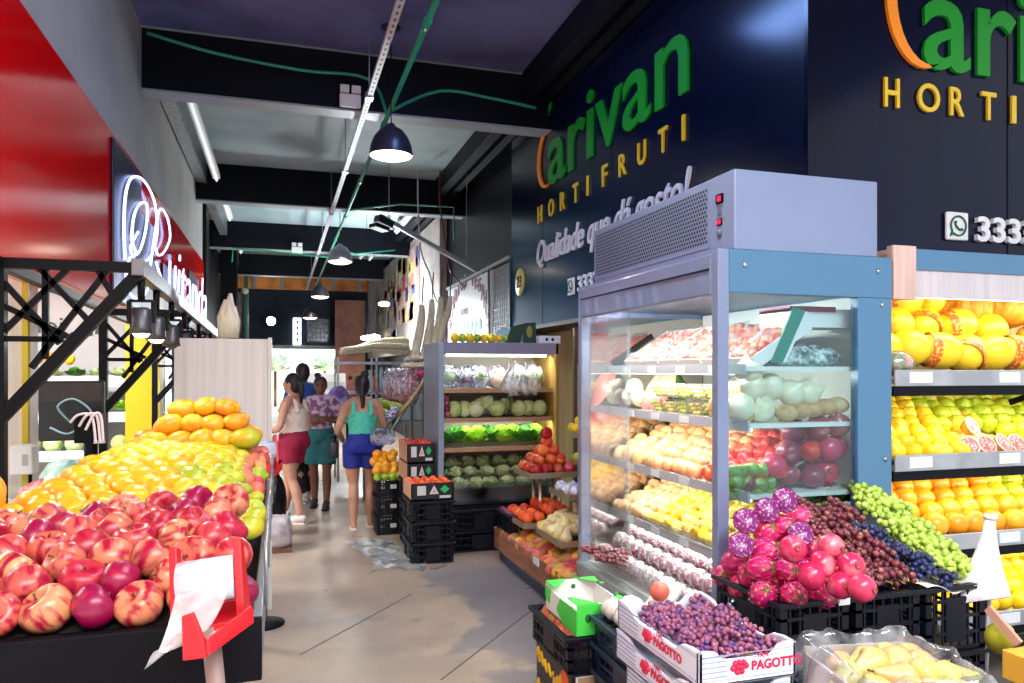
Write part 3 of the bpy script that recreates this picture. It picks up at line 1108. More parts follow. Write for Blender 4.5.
for Y, Z in ((3.67, 2.06), (5.63, 2.0), (7.8, 1.97)):
    bracket(Y, Z)
    MB().bar((PX, Y, 0), (PX, Y, Z + .02), .05, .05, up=(0, 1, 0)).build('post', M_black, fr)
MB().bar((RX, 3.62, 2.06), (RX, 7.85, 1.96), .05, .075).build('front_rail', mat('grey_rail', (112, 116, 122), .35, .4), fr, bevel=.004)
MB().bar((PX, 3.6, 2.06), (PX, 7.85, 1.97), .045, .045).build('rear_rail', M_black, fr)
M_lampcan = mat('grey_lamp_can', (70, 72, 78), .35, .5)
M_warm = mat('warm_lamp_glow', (255, 226, 170), .4, emit=14)
for k, (Y, on) in enumerate(((3.72, 1), (4.15, 1), (4.7, 0), (5.3, 1), (6.2, 1), (7.2, 0))):
    z = 2.06 - (Y - 3.62) * .024 - .04
    pos = ('over the nearest stretch of mangoes', 'second along the grey rail', 'third along the grey rail, unlit', 'fourth along the grey rail', 'fifth along the grey rail', 'last one at the far end of the grey rail')[k]
    if k == 0: pos = 'first on the grey rail, beside the corner bracket'
    t = thing('rail_spotlight', 'grey can spotlight, ' + pos, 'lamp', (RX, Y, z - .26), 'spotlights under the awning rail')
    MB().tube([(RX, Y, z + .02), (RX, Y, z - .10)], .016, 8).bar((RX - .05, Y, z - .1), (RX + .05, Y, z - .1), .02, .012).bar((RX - .05, Y, z - .1), (RX - .05, Y, z - .2), .006, .02).bar((RX + .05, Y, z - .1), (RX + .05, Y, z - .2), .006, .02).build('yoke', M_black, t)
    MB().lathe([(.0, -.13), (.03, -.13), (.043, -.145), (.044, -.22), (.05, -.25), (.045, -.25), (.04, -.225)], 20, Matrix.Translation((RX, Y, z))).build('lamp_can', M_lampcan, t)
    MB().lathe([(0, -.268), (.025, -.262), (.040, -.244), (.03, -.235), (0, -.23)], 16, Matrix.Translation((RX, Y, z))).build('bulb', M_warm if on else mat('unlit_lens', (90, 90, 96), .2), t)
    if on: lamp('rail_spot', 'SPOT', (RX, Y, z - .275), 11, (1, .9, .74), .05, look=(RX + .12, Y - .5 if k < 2 else Y - .2, 1.0), spot=120)

# neon sign on the red fascia
M_neon = mat('blue_white_neon', (176, 192, 255), .4, emit=2.6)
M_signback = mat('navy_sign_backing', (24, 22, 60), .3)
nx = XL + .06
ns = thing('neon_sign', 'blue white neon script sign with a big looped initial on the red fascia', 'sign', (nx, 5.6, 2.3))


def N_(px, py, o=.07): return W(px, py, X=XL + o)


def spline(pts, k=6):
    out = []
    n = len(pts)
    for i in range(n - 1):
        p0, p1, p2, p3 = pts[max(i - 1, 0)], pts[i], pts[i + 1], pts[min(i + 2, n - 1)]
        for j in range(k):
            t = j / k
            out.append(.5 * ((2 * p1) + (p2 - p0) * t + (2 * p0 - 5 * p1 + 4 * p2 - p3) * t * t + (3 * p1 - p0 - 3 * p2 + p3) * t ** 3))
    out.append(pts[-1])
    return out


loops = [[(138, 232), (131, 246), (133, 255), (140, 250), (146, 228), (147, 205), (140, 204), (134, 216), (132, 240), (137, 254)],
         [(125, 260), (124, 225), (126, 192), (133, 177), (145, 182), (155, 204), (157, 235), (150, 257), (140, 262), (130, 258), (126, 280), (132, 296), (142, 298), (149, 286)],
         [(150, 268), (154, 240), (158, 215), (162, 209), (168, 220), (170, 238), (164, 252), (158, 255), (156, 248)],
         [(156, 262), (159, 272), (161, 276)]]
mb = MB()
for lp in loops:
    mb.tube(spline([N_(x, y) for x, y in lp]), .011, 6)
mb.build('neon_initial', M_neon, ns)
mb = MB()
lettering(mb, 'uitanda', (XL + .08, 8.5, 2.34), (0, 1, 0), (0, 0, 1), 4.2, .66, .012, shear=.18, bold=-.012)
# lettering read from the aisle runs towards the far end here
mb.build('neon_lettering', M_neon, ns)
for y0_, y1_, z0_, z1_ in ((6.0, 7.15, 2.12, 3.3), (7.15, 7.95, 2.12, 2.98), (8.4, 10.2, 2.12, 2.72), (10.7, 11.9, 2.12, 2.95)):
    MB().box((XL + .03, y0_, z0_), (XL + .05, y1_, z1_)).build('backing_board', M_signback, ns, bevel=.01)
# ============================================================ SHOP BEHIND THE LEFT STAND
M_white = mat('white_paint', (214, 214, 212), .5)
M_offwhite = mat('off_white_wall', (196, 200, 202), .55, col2=(184, 188, 192), nscale=1.5)
struct('wall_left_back', MB().box((-5.5, 9.2, 0), (XL - .1, 9.35, 2.9)), M_offwhite)
struct('wall_left_outer', MB().box((-5.6, 2.0, 0), (-5.5, 9.35, 2.9)), M_offwhite)
struct('ceiling_left', MB().box((-5.6, 1.0, 2.9), (XL - .2, 9.35, 3.0)), M_offwhite)
struct('trim_left_stripe', MB().poly([(-4.6, 9.15, 2.62), (-3.0, 9.15, 2.7), (-1.32, 9.15, 2.3), (-1.32, 9.15, 2.42), (-2.6, 9.15, 2.86), (-4.6, 9.15, 2.8)], (0, 1, 0), .03), M_orange)
struct('trim_left_stripe', MB().poly([(-3.4, 9.14, 2.74), (-2.2, 9.14, 2.76), (-1.32, 9.14, 2.44), (-1.32, 9.14, 2.62), (-2.2, 9.14, 2.88), (-3.4, 9.14, 2.84)], (0, 1, 0), .03), M_magenta)
lamp('shop_light', 'AREA', (-2.6, 6.6, 2.86), 190, (1, .98, .94), 1.6, .5, look=(-2.6, 6.6, 0))
lamp('shop_light', 'AREA', (-3.4, 4.2, 2.86), 60, (1, .98, .94), 1.2, .4, look=(-3.4, 4.2, 0))
ws = thing('wall_lettering', 'grey letters on the pale shop wall seen through the lattice', 'sign', (-2.6, 9.18, 1.95))
mb = MB()
a, b_ = W(30, 333, Y=9.19), W(68, 333, Y=9.19)
lettering(mb, 'noi', (a.x, 9.19, a.z), (1, 0, 0), (0, 0, 1), b_.x - a.x - .05, .17, .01)
for px in (72, 76, 90.5):
    q = W(px, 334, Y=9.19)
    mb.ball((q.x, 9.185, q.z), .022, 8, 6)
a = W(93, 334, Y=9.19)
lettering(mb, 'f', (a.x, 9.19, a.z), (1, 0, 0), (0, 0, 1), .10, .24, .01)
mb.build('lettering', mat('grey_letter', (50, 70, 84), .5), ws)

# cream column with a yellow stripe and a white switch box
cA, cB = W(-6, 400, Y=4.9), W(27, 400, Y=4.9)
struct('pillar_cream', MB().box((cA.x - .35, 4.9, 0), (cB.x, 5.1, 2.9)), mat('cream_boarding', (206, 200, 190), .55, col2=(190, 182, 172), nscale=3, stretch=(6, 1, .2)))
a, b_ = W(23, 400, Y=4.88), W(29, 400, Y=4.88)
struct('trim_yellow_edge', MB().box((a.x, 4.86, 0), (b_.x, 4.9, 2.9)), M_yellow)
a, b_ = W(13, 445, Y=4.8), W(36, 473, Y=4.8)
t = thing('switch_box', 'white electrical switch box fixed to the cream column', 'switch box', (a.x, 4.86, b_.z))
MB().box((a.x, 4.74, b_.z), (b_.x, 4.86, a.z)).build('casing', M_white, t, bevel=.008)
MB().box((b_.x - .05, 4.735, b_.z + .05), (b_.x - .025, 4.745, a.z - .05)).build('switch', mat('grey_switch', (160, 160, 160), .4), t)
MB().tube([(a.x + .07, 4.85, b_.z), (a.x + .07, 4.85, .0)], .01, 6).build('conduit', M_black, t)
struct('pillar_yellow', MB().box((-1.45, 8.1, 0), (-1.14, 8.35, 2.44)), M_yellow)

# monitor on an arm, with cables and a cloth
a, b_ = W(38, 381, Y=4.5), W(104, 440, Y=4.5)
t = thing('monitor', 'black monitor on a dark pole stand behind the mango heap', 'monitor', ((a.x + b_.x) / 2, 4.5, .9))
MB().box((a.x, 4.5, b_.z), (b_.x, 4.54, a.z)).build('screen_back', mat('black_plastic', (22, 22, 26), .35), t, bevel=.008)
MB().box((a.x + .01, 4.493, a.z - .11), (b_.x - .01, 4.502, a.z - .01)).build('top_band', mat('brown_black_plastic', (48, 42, 42), .5), t)
pa = W(92, 425, Y=4.42)
MB().tube([(pa.x, 4.4, .86), (pa.x, 4.4, pa.z - .1), (pa.x, 4.42, pa.z), (pa.x - .03, 4.5, pa.z + .05)], [.035, .033, .04, .03], 10).box((pa.x - .07, 4.36, pa.z - .09), (pa.x + .06, 4.46, pa.z + .06)).build('stand', M_black, t)
MB().tube(spline([V(pa.x - .12, 4.47, pa.z + .02), V(pa.x - .16, 4.42, pa.z + .1), V(pa.x - .08, 4.4, pa.z + .14), V(pa.x - .0, 4.4, pa.z + .06), V(pa.x - .1, 4.4, pa.z - .04), V(pa.x - .2, 4.44, pa.z - .01)]), .005, 6).build('cable', mat('pale_blue_cable', (150, 190, 200), .5), t)
mb = MB()
for k, dx in enumerate((-.02, .02, .05)):
    mb.tube(spline([V(pa.x - .06 + dx, 4.33, pa.z + .02 - .02 * k), V(pa.x - .02 + dx, 4.32, pa.z + .06), V(pa.x + .03 + dx * .6, 4.33, pa.z + .05), V(pa.x + .045 + dx * .5, 4.34, pa.z - .09)]), [.007] * 18 + [.012], 6)
one(mb.build('cloth', mat('pink_white_cloth', (226, 216, 222), .7)), 'pale pink twisted cloth draped over the monitor stand', 'cloth')

# counter behind the stand with red tub and bags
ct = thing('shop_counter', 'pale counter behind the stand, mostly hidden by mangoes', 'counter', (-1.9, 4.6, 0))
MB().box((-2.9, 4.3, .84), (-1.2, 4.85, .88)).build('worktop', M_white, ct, bevel=.004)
MB().box((-2.85, 4.35, 0), (-1.25, 4.8, .84)).build('base', M_offwhite, ct)
a = W(106, 500, Y=4.25)
t = thing('tub', 'red lidded plastic tub standing on the counter by the monitor', 'tub', (a.x, 4.42, .88))
MB().lathe([(0, .88), (.075, .88), (.085, 1.05), (.0, 1.05)], 20, Matrix.Translation((a.x, 4.42, 0))).build('tub_body', mat('brown_red_plastic', (150, 50, 36), .4), t)
MB().lathe([(.088, 1.04), (.09, 1.06), (.08, 1.085), (.07, 1.13), (0, 1.135)], 20, Matrix.Translation((a.x, 4.42, 0))).build('lid', mat('orange_red_lid', (224, 60, 30), .35), t)
def bagshape(c, r, seed, name='plastic_bag', m=None, lab=None, cat='bag', grp=None, nu=20, nv=14):
    q = random.Random(seed)
    ph0 = [q.uniform(0, 6) for _ in range(6)]
    def f(th, ph):
        k = 1 + .1 * math.sin(4 * ph + ph0[0] + 2 * th) + .07 * math.sin(7 * ph + ph0[1]) * math.sin(5 * th + ph0[2]) + .05 * math.sin(11 * ph + 6 * th + ph0[3])
        return V(math.sin(th) * math.cos(ph) * k, math.sin(th) * math.sin(ph) * k, max(-.72, math.cos(th) * k))
    return one(MB().ball(c, r, nu, nv, f).build(name, m), lab, cat, grp)


M_filmbag = glass('crinkled_film', (244, 248, 250), .55, .15, .55)
a = W(70, 470, Y=4.55)
bagshape((a.x, 4.58, .98), (.17, .12, .13), 3, m=mat('mint_bag', (150, 206, 190), .4, col2=(220, 236, 232), nscale=8), lab='mint and white plastic bag on the counter under the monitor')
a = W(78, 495, Y=4.4)
bagshape((a.x - .16, 4.52, .95), (.13, .09, .08), 5, m=mat('pink_net', (206, 90, 110), .5, col2=(236, 220, 222), nscale=14), lab='pink and white net bag on the counter beside the red tub')
# yellow ribbed pumpkin at the near corner
put('pumpkin', (-1.03, 2.98, 1.17), 'yellow ribbed pumpkin at the outer corner of the mango heap', None, (.35, .2, 0), .82)

# produce rack along the shop wall, seen between the posts
rk = thing('produce_rack', 'white three tier produce rack against the pale shop wall', 'rack', (-1.9, 8.6, 0))
mb = MB()
for z, y0 in ((.78, 8.15), (1.14, 8.3), (1.5, 8.45)):
    MB().box((-3.2, y0, z), (-1.2, 8.95, z + .02)).box((-3.2, y0 - .02, z - .05), (-1.2, y0, z + .05)).build('shelf', mat('pale_rack_metal', (186, 200, 206), .4), rk)
for x in (-3.2, -1.24):
    MB().box((x, 8.9, 0), (x + .04, 8.95, 2.0)).box((x, 8.2, 0), (x + .04, 8.25, .8)).build('upright', M_white, rk)
M_lettuce = mat('lettuce_leaf', (110, 176, 40), .5, col2=(176, 210, 70), nscale=30, bump=.3)
M_parsley = mat('dark_leaf', (40, 110, 40), .5, col2=(90, 150, 60), nscale=30)
M_palelettuce = mat('pale_lettuce_leaf', (222, 234, 190), .5, col2=(184, 212, 146), nscale=24)


def leafy(m, seed, n=46, r=.1, flat=.7, curl=.35, name='lettuce'):
    """a head of ruffled leaves fanning out from its base"""
    q = random.Random(seed)
    mb = MB()
    for k in range(n):
        ph = q.uniform(0, 2 * PI)
        el = q.uniform(.15, 1.45)
        L_ = r * q.uniform(.75, 1.1)
        wd = L_ * q.uniform(.28, .45)
        M = Euler((0, -el, ph)).to_matrix()
        f0 = q.uniform(0, 6)
        def fn(u, v):
            x = L_ * (.1 + .9 * v)
            y = (u - .5) * 2 * wd * math.sin(PI * min(1, .12 + .8 * v)) ** .8
            z = curl * L_ * v * v * .6 + .14 * wd * math.sin(8 * u + 9 * v + f0)
            p = M @ V(x, y, z)
            return V(p.x, p.y, p.z * flat)
        mb.grid(fn, 4, 4)
    return mb.build(name, m, None, link=False)


PROTO['lettuce'] = ([leafy(M_lettuce, i) for i in range(2)], 'lettuce', .1)
PROTO['herb'] = ([leafy(M_parsley, i + 9, 70, .1) for i in range(2)], 'herbs', .1)
PROTO['palelettuce'] = ([leafy(M_palelettuce, i + 4) for i in range(2)], 'lettuce', .1)
for i in range(9):
    put('lettuce', (-1.36 - .19 * i, 8.5 + .05 * (i % 2), 1.2), 'bright green lettuce on the middle shelf of the white rack', 'lettuces on the white rack', (0, 0, i), 1.35)
    put('cabbage', (-1.36 - .2 * i, 8.38 + .06 * (i % 3), .87), 'pale cabbage on the lowest shelf of the white rack', 'cabbages on the white rack', None, .95)
    put('palelettuce' if i % 3 else 'herb', (-1.4 - .2 * i, 8.62, 1.55), ('pale lettuce' if i % 3 else 'dark herb bundle') + ' on the top shelf of the white rack', 'greens on top of the white rack' if i % 3 else 'herb bundles on top of the white rack', (0, 0, i), 1.2, None if i % 3 else 'herbs')
for i in range(6):
    put('orange' if i % 2 else 'lemon', (-2.1 - .15 * i, 8.8, 1.72), ('orange' if i % 2 else 'lemon') + ' behind the greens on the white rack', ('oranges' if i % 2 else 'lemons') + ' on the white rack', None, 1.2)

# pale grey boarded counter end beyond the stand
a, b_ = W(174, 338, Y=5.25), W(268, 338, Y=5.25)
gb = thing('counter_screen', 'tall pale grey wooden screen at the far end of the mango stand', 'screen', ((a.x + b_.x) / 2, 5.25, 0))
M_board = mat('pale_grey_board', (214, 210, 206), .55, col2=(202, 198, 194), nscale=3, stretch=(8, 1, .25))
MB().box((a.x, 5.25, 0), (b_.x, 5.31, a.z)).build('board', M_board, gb, bevel=.003)
MB().box((b_.x, 5.24, 0), (b_.x + .025, 5.32, a.z + .01)).build('edge_strip', mat('edge_strip', (206, 204, 202), .4), gb)
MB().box((a.x, 5.31, .4), (a.x + .04, 5.9, a.z - .05)).build('side_board', M_board, gb)
# ============================================================ CEILING FITTINGS
M_shade = mat('dark_lamp_shade', (52, 50, 62), .35, .3)
M_shade_grey = mat('grey_lamp_shade', (150, 154, 166), .35, .3)
M_white_in = mat('white_enamel', (240, 238, 232), .5)
M_bulb = mat('lamp_bulb', (255, 240, 214), .4, emit=8)
M_tubeglow = mat('white_tube_glow', (225, 235, 245), .4, emit=.7)


def pendant(x, y, z, r, label, m=None):
    t = thing('pendant_lamp', label, 'lamp', (x, y, z), 'pendant lamps over the aisle')
    T = Matrix.Translation((x, y, z))
    s = r / .2
    MB().lathe([(.2 * s, 0), (.2 * s, .02 * s), (.19 * s, .09 * s), (.16 * s, .17 * s), (.11 * s, .235 * s), (.05 * s, .27 * s), (.03 * s, .3 * s), (.0, .3 * s)], 28, T).build('lamp_shade', m or M_shade, t)
    MB().lathe([(.0, .26 * s), (.1 * s, .215 * s), (.155 * s, .15 * s), (.185 * s, .08 * s), (.193 * s, .0)], 28, T).build('shade_lining', M_white_in, t)
    MB().lathe([(.0, -.035 * s), (.1 * s, -.03 * s), (.16 * s, -.012 * s), (.178 * s, .012 * s), (.1 * s, .03 * s), (0, .04 * s)], 24, T).build('bulb', M_bulb, t)
    MB().tube([(x, y, z + .3 * s), (x, y, ZC - .02)], .006, 6).build('cord', M_black, t)
    MB().lathe([(.0, -.05), (.05, -.045), (.09, -.015), (.09, 0), (0, 0)], 20, Matrix.Translation((x, y, ZC))).build('ceiling_cap', mat('dark_cap', (28, 34, 60), .4), t)


for (px, py, d, r, m, lab) in ((391, 156, 6.75, .195, None, 'dark dome pendant lamp glowing warm, the big one before the first black beam'),
                               (340, 262, 12.2, .2, M_shade_grey, 'grey dome pendant lamp hanging between the second and third beams'),
                               (320, 297, 16.6, .2, None, 'small dark pendant lamp hanging farther along the aisle'),
                               (310, 318, 20.5, .2, None, 'tiny pendant lamp hanging in front of the dark far shopfront')):
    p = W(px, py, d=d)
    pendant(p.x, p.y, p.z, r, lab, m)

M_greenpipe = mat('green_conduit', (30, 140, 104), .4)
M_whitepipe = mat('white_perforated_channel', (206, 208, 216), .4)
cd = thing('cable_channel', 'white perforated cable channel running the length of the ceiling', 'conduit', (.77, 12, 4.08))
MB().bar((.77, 2.5, 4.08), (.77, 23.5, 4.08), .05, .035).build('channel', M_whitepipe, cd)
nt = M_whitepipe.node_tree                       # oblong slots pressed along the channel
tc_, sp_ = nt.nodes.new('ShaderNodeTexCoord'), nt.nodes.new('ShaderNodeSeparateXYZ')
nt.links.new(tc_.outputs['Object'], sp_.inputs[0])


def node_math(op, a, b=None):
    n = nt.nodes.new('ShaderNodeMath')
    n.operation = op
    for i, v in enumerate((a, b)):
        if v is None: continue
        if isinstance(v, (int, float)): n.inputs[i].default_value = v
        else: nt.links.new(v, n.inputs[i])
    return n.outputs[0]


f_ = node_math('FRACT', node_math('MULTIPLY', sp_.outputs[1], 10.0))
f_ = node_math('MULTIPLY', node_math('LESS_THAN', f_, .5), node_math('LESS_THAN', node_math('ABSOLUTE', sp_.outputs[0]), .009))
mx_ = nt.nodes.new('ShaderNodeMix')
mx_.data_type = 'RGBA'
nt.links.new(f_, mx_.inputs[0])
mx_.inputs[6].default_value = lin((206, 208, 216))
mx_.inputs[7].default_value = lin((90, 92, 104))
nt.links.new(mx_.outputs[2], nt.nodes['Principled BSDF'].inputs['Base Color'])
mb = MB()
for k in range(7):
    mb.tube([(.77, 4.2 + k * 2.6, 4.09), (.77, 4.2 + k * 2.6, ZC)], .006, 6).bar((.77, 4.15 + k * 2.6, 4.08), (.77, 4.27 + k * 2.6, 4.08), .07, .05)
mb.build('hanger', M_steel, cd)
gp = thing('green_conduit', 'green plastic conduit running along the ceiling beside the white channel', 'conduit', (1.0, 12, 4.08))
mb = MB()
mb.tube([(1.0, 2.5, 4.08), (1.0, 23.5, 4.08)], .023, 10)
mb.build('pipe', M_greenpipe, gp)
for k in range(8): MB().tube([(1.0, 5.2 + k * 2.3, 4.08), (1.0, 5.32 + k * 2.3, 4.08)], .032, 10).build('coupling', M_greenpipe, gp)
for nm, pts, lab in (('left', [W(147, 33, Y=7.2), W(215, 53, Y=7.25), W(300, 70, Y=7.3), W(368, 79, Y=7.3), V(1.0, 7.3, 4.10)], 'thin green conduit curving from the big pipe to the grey wall'),
                     ('right', [V(1.02, 7.15, 4.10), W(440, 91, Y=7.2), W(490, 98, Y=7.2), W(536, 108, Y=7.2)], 'thin green conduit branching from the big pipe towards the navy fascia'),
                     ('far', [V(1.0, 11.8, 4.1), W(400, 204, Y=11.8), W(454, 207, Y=11.8), W(454, 240, Y=11.8)], 'green conduit with a drop end below the second beam'),
                     ('fl', [W(232, 262, Y=16.2), W(233, 248, Y=16.2), W(262, 250, Y=16.2), W(325, 257, Y=16.2), W(395, 250, Y=16.2)], 'green conduit crossing the aisle below the third beam')):
    one(MB().tube(spline(pts, 5) if nm in ('left', 'right') else pts, .016, 8).build('green_conduit', M_greenpipe, None), lab, 'conduit')


def emergency(px, py, Y, lab, s=1.):
    p = W(px, py, Y=Y)
    t = thing('emergency_light', lab, 'emergency light', tuple(p))
    MB().box((p.x - .1 * s, Y - .06, p.z - .07 * s), (p.x + .1 * s, Y, p.z + .05 * s)).build('casing', M_white_in, t, bevel=.008)
    for sx in (-1, 1):
        MB().box((p.x + sx * .055 * s - .042 * s, Y - .08, p.z + .06 * s), (p.x + sx * .055 * s + .042 * s, Y - .01, p.z + .13 * s)).build('lamp_head', M_white_in, t, bevel=.006)


emergency(350, 101, 7.4, 'white twin head emergency light on the first black beam')
emergency(297, 250, 16.44, 'white twin head emergency light on the third beam', 1.1)

# fluorescent battens fixed lengthwise near the walls
def batten(p, q, label, group):
    p, q = Vector(p), Vector(q)
    t = thing('batten_light', label, 'light', tuple((p + q) / 2), group)
    MB().bar(p, q, .1, .06).build('housing', M_white_in, t)
    for e_ in (p.lerp(q, .1), p.lerp(q, .9)): MB().tube([e_, V(e_.x, e_.y, ZC)], .008, 6).build('hanger', M_steel, t)
    MB().tube([p - V(0, 0, .05), q - V(0, 0, .05)], .018, 8).build('tube', M_tubeglow, t)
    return t


for k, (y0, y1) in enumerate(((8.2, 11.6), (13.0, 14.6), (17.2, 18.6))):
    batten((XL + .32, y0, 4.42), (XL + .32, y1, 4.42), 'slim light batten along the grey wall, ' + ('between the first two beams', 'past the second beam', 'past the third beam')[k], 'battens by the grey wall')
for k, (x, y0, y1) in enumerate(((2.3, 13.0, 15.4), (2.05, 13.0, 15.0), (2.2, 17.3, 19.4), (1.95, 17.3, 19.2))):
    batten((x, y0, 4.5), (x, y1, 4.5), 'slim light batten by the poster wall, ' + ('outer one of the pair past the second beam', 'inner one of the pair past the second beam', 'outer one past the third beam', 'inner one past the third beam')[k], 'battens by the poster wall')

# suspended diagonal rail above the white signboard
p, q = W(380, 216, d=9.6), W(481, 273, d=10.9)
t = thing('suspended_rail', 'pale metal light rail hanging at a slant above the white signboard', 'light rail', tuple((p + q) / 2))
MB().bar(p, q, .05, .06).build('rail', mat('pale_rail', (206, 214, 224), .3, .3), t)
e = (q - p).normalized()
MB().bar(p - e * .05 + V(0, 0, -.05), p + e * .18 + V(0, 0, -.05), .12, .09).build('floodlight', mat('dark_lamp_head', (40, 44, 52), .4), t)
MB().bar(p - e * .12 + V(0, 0, -.17), p + e * .1 + V(0, 0, -.14), .16, .05).build('lamp_head', M_black, t)
MB().tube([p + e * .15, (p + e * .15).xy.to_3d() + V(0, 0, ZC)], .006, 6).tube([q - e * .3, (q - e * .3).xy.to_3d() + V(0, 0, ZC)], .006, 6).build('hanger', M_steel, t)
for pts, lab, m in (([(418, 205), (421, 250), (430, 275), (436, 300), (449, 318)], 'pale loose cable dangling behind the slanting rail', M_whitepipe),
                    ([(440, 205), (446, 246), (450, 270), (462, 285), (470, 298)], 'dark reddish cable dangling behind the slanting rail', mat('dark_red_cable', (110, 60, 60), .5))):
    one(MB().tube(spline([W(pts[0][0], pts[0][1], d=11.6).xy.to_3d() + V(0, 0, ZC)] + [W(x, y, d=11.6) for x, y in pts]), .012, 6).build('loose_cable', m, None), lab, 'cable')

# unseen fittings added for the fill lights, mirrored in the glossy panels
for c, wx, wy in (((.3, -1.6, 4.24), 2.5, 1.3), ((2.3, -1.0, 4.24), 2.1, 1.1)):
    t = thing('ceiling_panel_lamp', 'wide white ceiling lamp over the hall entrance by the ' + ('red fascia' if c[0] < 1 else 'navy fascia'), 'light', c)
    MB().box((c[0] - wx / 2, c[1] - wy / 2, 4.22), (c[0] + wx / 2, c[1] + wy / 2, 4.3)).build('housing', M_white_in, t)
    MB().tube([(c[0], c[1], 4.3), (c[0], c[1], ZC)], .02, 6).build('hanger', M_steel, t)

t = thing('led_panel', 'bluish white LED ceiling panel over the aisle near the navy fascia', 'light', (1.38, 5.0, 4.6))  # unseen fitting added so the navy fascia mirrors something blue
MB().box((1.15, 4.28, 4.6), (1.61, 5.74, 4.66)).build('housing', M_white_in, t)
MB().box((1.18, 4.32, 4.59), (1.58, 5.7, 4.6)).build('diffuser', mat('blue_white_diffuser', (50, 110, 255), .4, emit=6), t)
MB().tube([(1.38, 5.0, 4.66), (1.38, 5.0, ZC)], .02, 6).build('hanger', M_steel, t)

# ============================================================ NAVY FASCIA LETTERING
SX = XS - .004
M_lgreen = mat('green_letter', (24, 142, 36), .4, spec=.3)
M_lorange = mat('orange_letter', (246, 146, 30), .4)
M_lyellow = mat('yellow_letter', (226, 192, 34), .35)
M_lwhite = mat('white_letter', (226, 232, 236), .4)
M_lgreen_dark = mat('green_letter_side', (20, 96, 50), .4)


def crescent(mb, O, ux, uy, wd, ht, n, dep):
    O, ux, uy = Vector(O), Vector(ux), Vector(uy)
    outer, inner = [], []
    for k in range(21):
        t = R(62) + (R(298) - R(62)) * k / 20
        outer.append((math.cos(t), math.sin(t)))
        inner.append((.18 + .93 * math.cos(t) * .98, .90 * math.sin(t) * 1.04))
    x0, x1 = -1, .5
    pts = outer + inner[::-1]
    P = [O + ux * ((x + 1) / 1.5 * wd) + uy * ((y + 1) / 2 * ht) for x, y in pts]
    k = 21
    vs = P + [p + Vector(n) * dep for p in P]
    m_ = 2 * k
    fs = []
    for i in range(k - 1):
        j = m_ - 1 - i
        fs.append((i, i + 1, j - 1, j))
        fs.append((m_ + i, m_ + j, m_ + j - 1, m_ + i + 1))
    for i in range(m_): fs.append((i, (i + 1) % m_, m_ + (i + 1) % m_, m_ + i))
    mb.add(vs, fs)


def leaf_on(mb, O, ux, uy, s, n):
    O, ux, uy = Vector(O), Vector(ux), Vector(uy)
    for a, L_, wd in ((35, 1., .34), (120, .7, .3), (5, .55, .24)):
        d = ux * math.cos(R(a)) + uy * math.sin(R(a))
        e = -ux * math.sin(R(a)) + uy * math.cos(R(a))
        pts = [O, O + d * L_ * s * .35 + e * wd * s * .5, O + d * L_ * s * .75 + e * wd * s * .3, O + d * L_ * s, O + d * L_ * s * .7 - e * wd * s * .3, O + d * L_ * s * .3 - e * wd * s * .4]
        mb.poly(pts, n, .02)


def phone_icon(parent, O, ux, uy, s, n, m_ring):
    O, ux, uy, n = Vector(O), Vector(ux), Vector(uy), Vector(n)
    mb = MB()
    mb.poly([O, O + ux * s, O + ux * s + uy * s, O + uy * s], n, .02)
    mb.build('icon_tile', M_lwhite, parent, bevel=.012)
    c = O + (ux + uy) * s * .5 + n * .024
    mb = MB()
    ring = [c + (ux * math.cos(t) + uy * math.sin(t)) * s * .34 for t in [R(230) + R(345) * k / 30 for k in range(31)]]
    mb.tube(ring, s * .035, 6)
    mb.tube([ring[0], c - ux * s * .36 - uy * s * .36, ring[-1]], s * .03, 6)
    h = [c + ux * s * a + uy * s * b for a, b in ((-.13, .16), (-.14, .04), (-.04, -.08), (.06, -.14), (.17, -.12))]
    mb.tube(h, [s * .06, s * .04, s * .04, s * .04, s * .06], 6)
    mb.build('phone_symbol', m_ring, parent)


UX, UY, UN = V(0, -1, 0), V(0, 0, 1), V(-1, 0, 0)
sg = thing('shop_sign', 'green and orange raised lettering on the navy fascia along the aisle', 'sign', (SX, 5.6, 3.0))
c0, c1 = W(541, 190, X=SX), W(553, 128, X=SX)
mb = MB()
ht = c1.z - c0.z
crescent(mb, (SX, W(538.5, 160, X=SX).y, c0.z - .02), UX, UY, .42, ht + .05, UN, .02)
mb.build('orange_crescent', M_lorange, sg)
mb = MB()
a, b_ = W(549.5, 187, X=SX), W(690, 88, X=SX)
lettering(mb, 'arivan', (SX, a.y, a.z), UX, UY, a.y - b_.y, .63, .02, bold=.008)
mb.build('lettering', M_lgreen, sg)
mb = MB()
q = W(547, 118, X=SX)
leaf_on(mb, q, UX, UY, .2, UN)
mb.build('leaf_emblem', M_lgreen, sg)
a, b_ = W(538.5, 224, X=SX), W(691, 147, X=SX)
hl = W(538.5, 209, X=SX).z - a.z
s_ = 'HORTIFRUTI'
for k, ch in enumerate(s_):
    yk = a.y + (b_.y - a.y) * (k + .0) / 9.3
    wch = {'I': .035, 'O': .16, 'T': .13, 'F': .11}.get(ch, .135)
    lettering(MB(), ch, (SX, yk, a.z), UX, UY, wch, .185, .015, bold=.01).build('letter', M_lyellow, sg)
mb = MB()
a, b_ = W(538, 271, X=SX), W(692, 193, X=SX)
lettering(mb, 'Qualidade que dá gosto!', (SX, a.y, a.z - .02), UX, UY, a.y - b_.y, .34, .02, shear=.32, bold=.008)
mb.build('slogan_lettering', M_lwhite, sg)
q = W(569, 296, X=SX)
phone_icon(sg, (SX, q.y, q.z), UX, UY, .17, UN, M_lgreen_dark)
mb = MB()
q = W(579, 292, X=SX)
lettering(mb, '3333', (SX, q.y, q.z), UX, UY, .48, .15, .02, bold=.02)
mb.build('number_lettering', M_lwhite, sg)
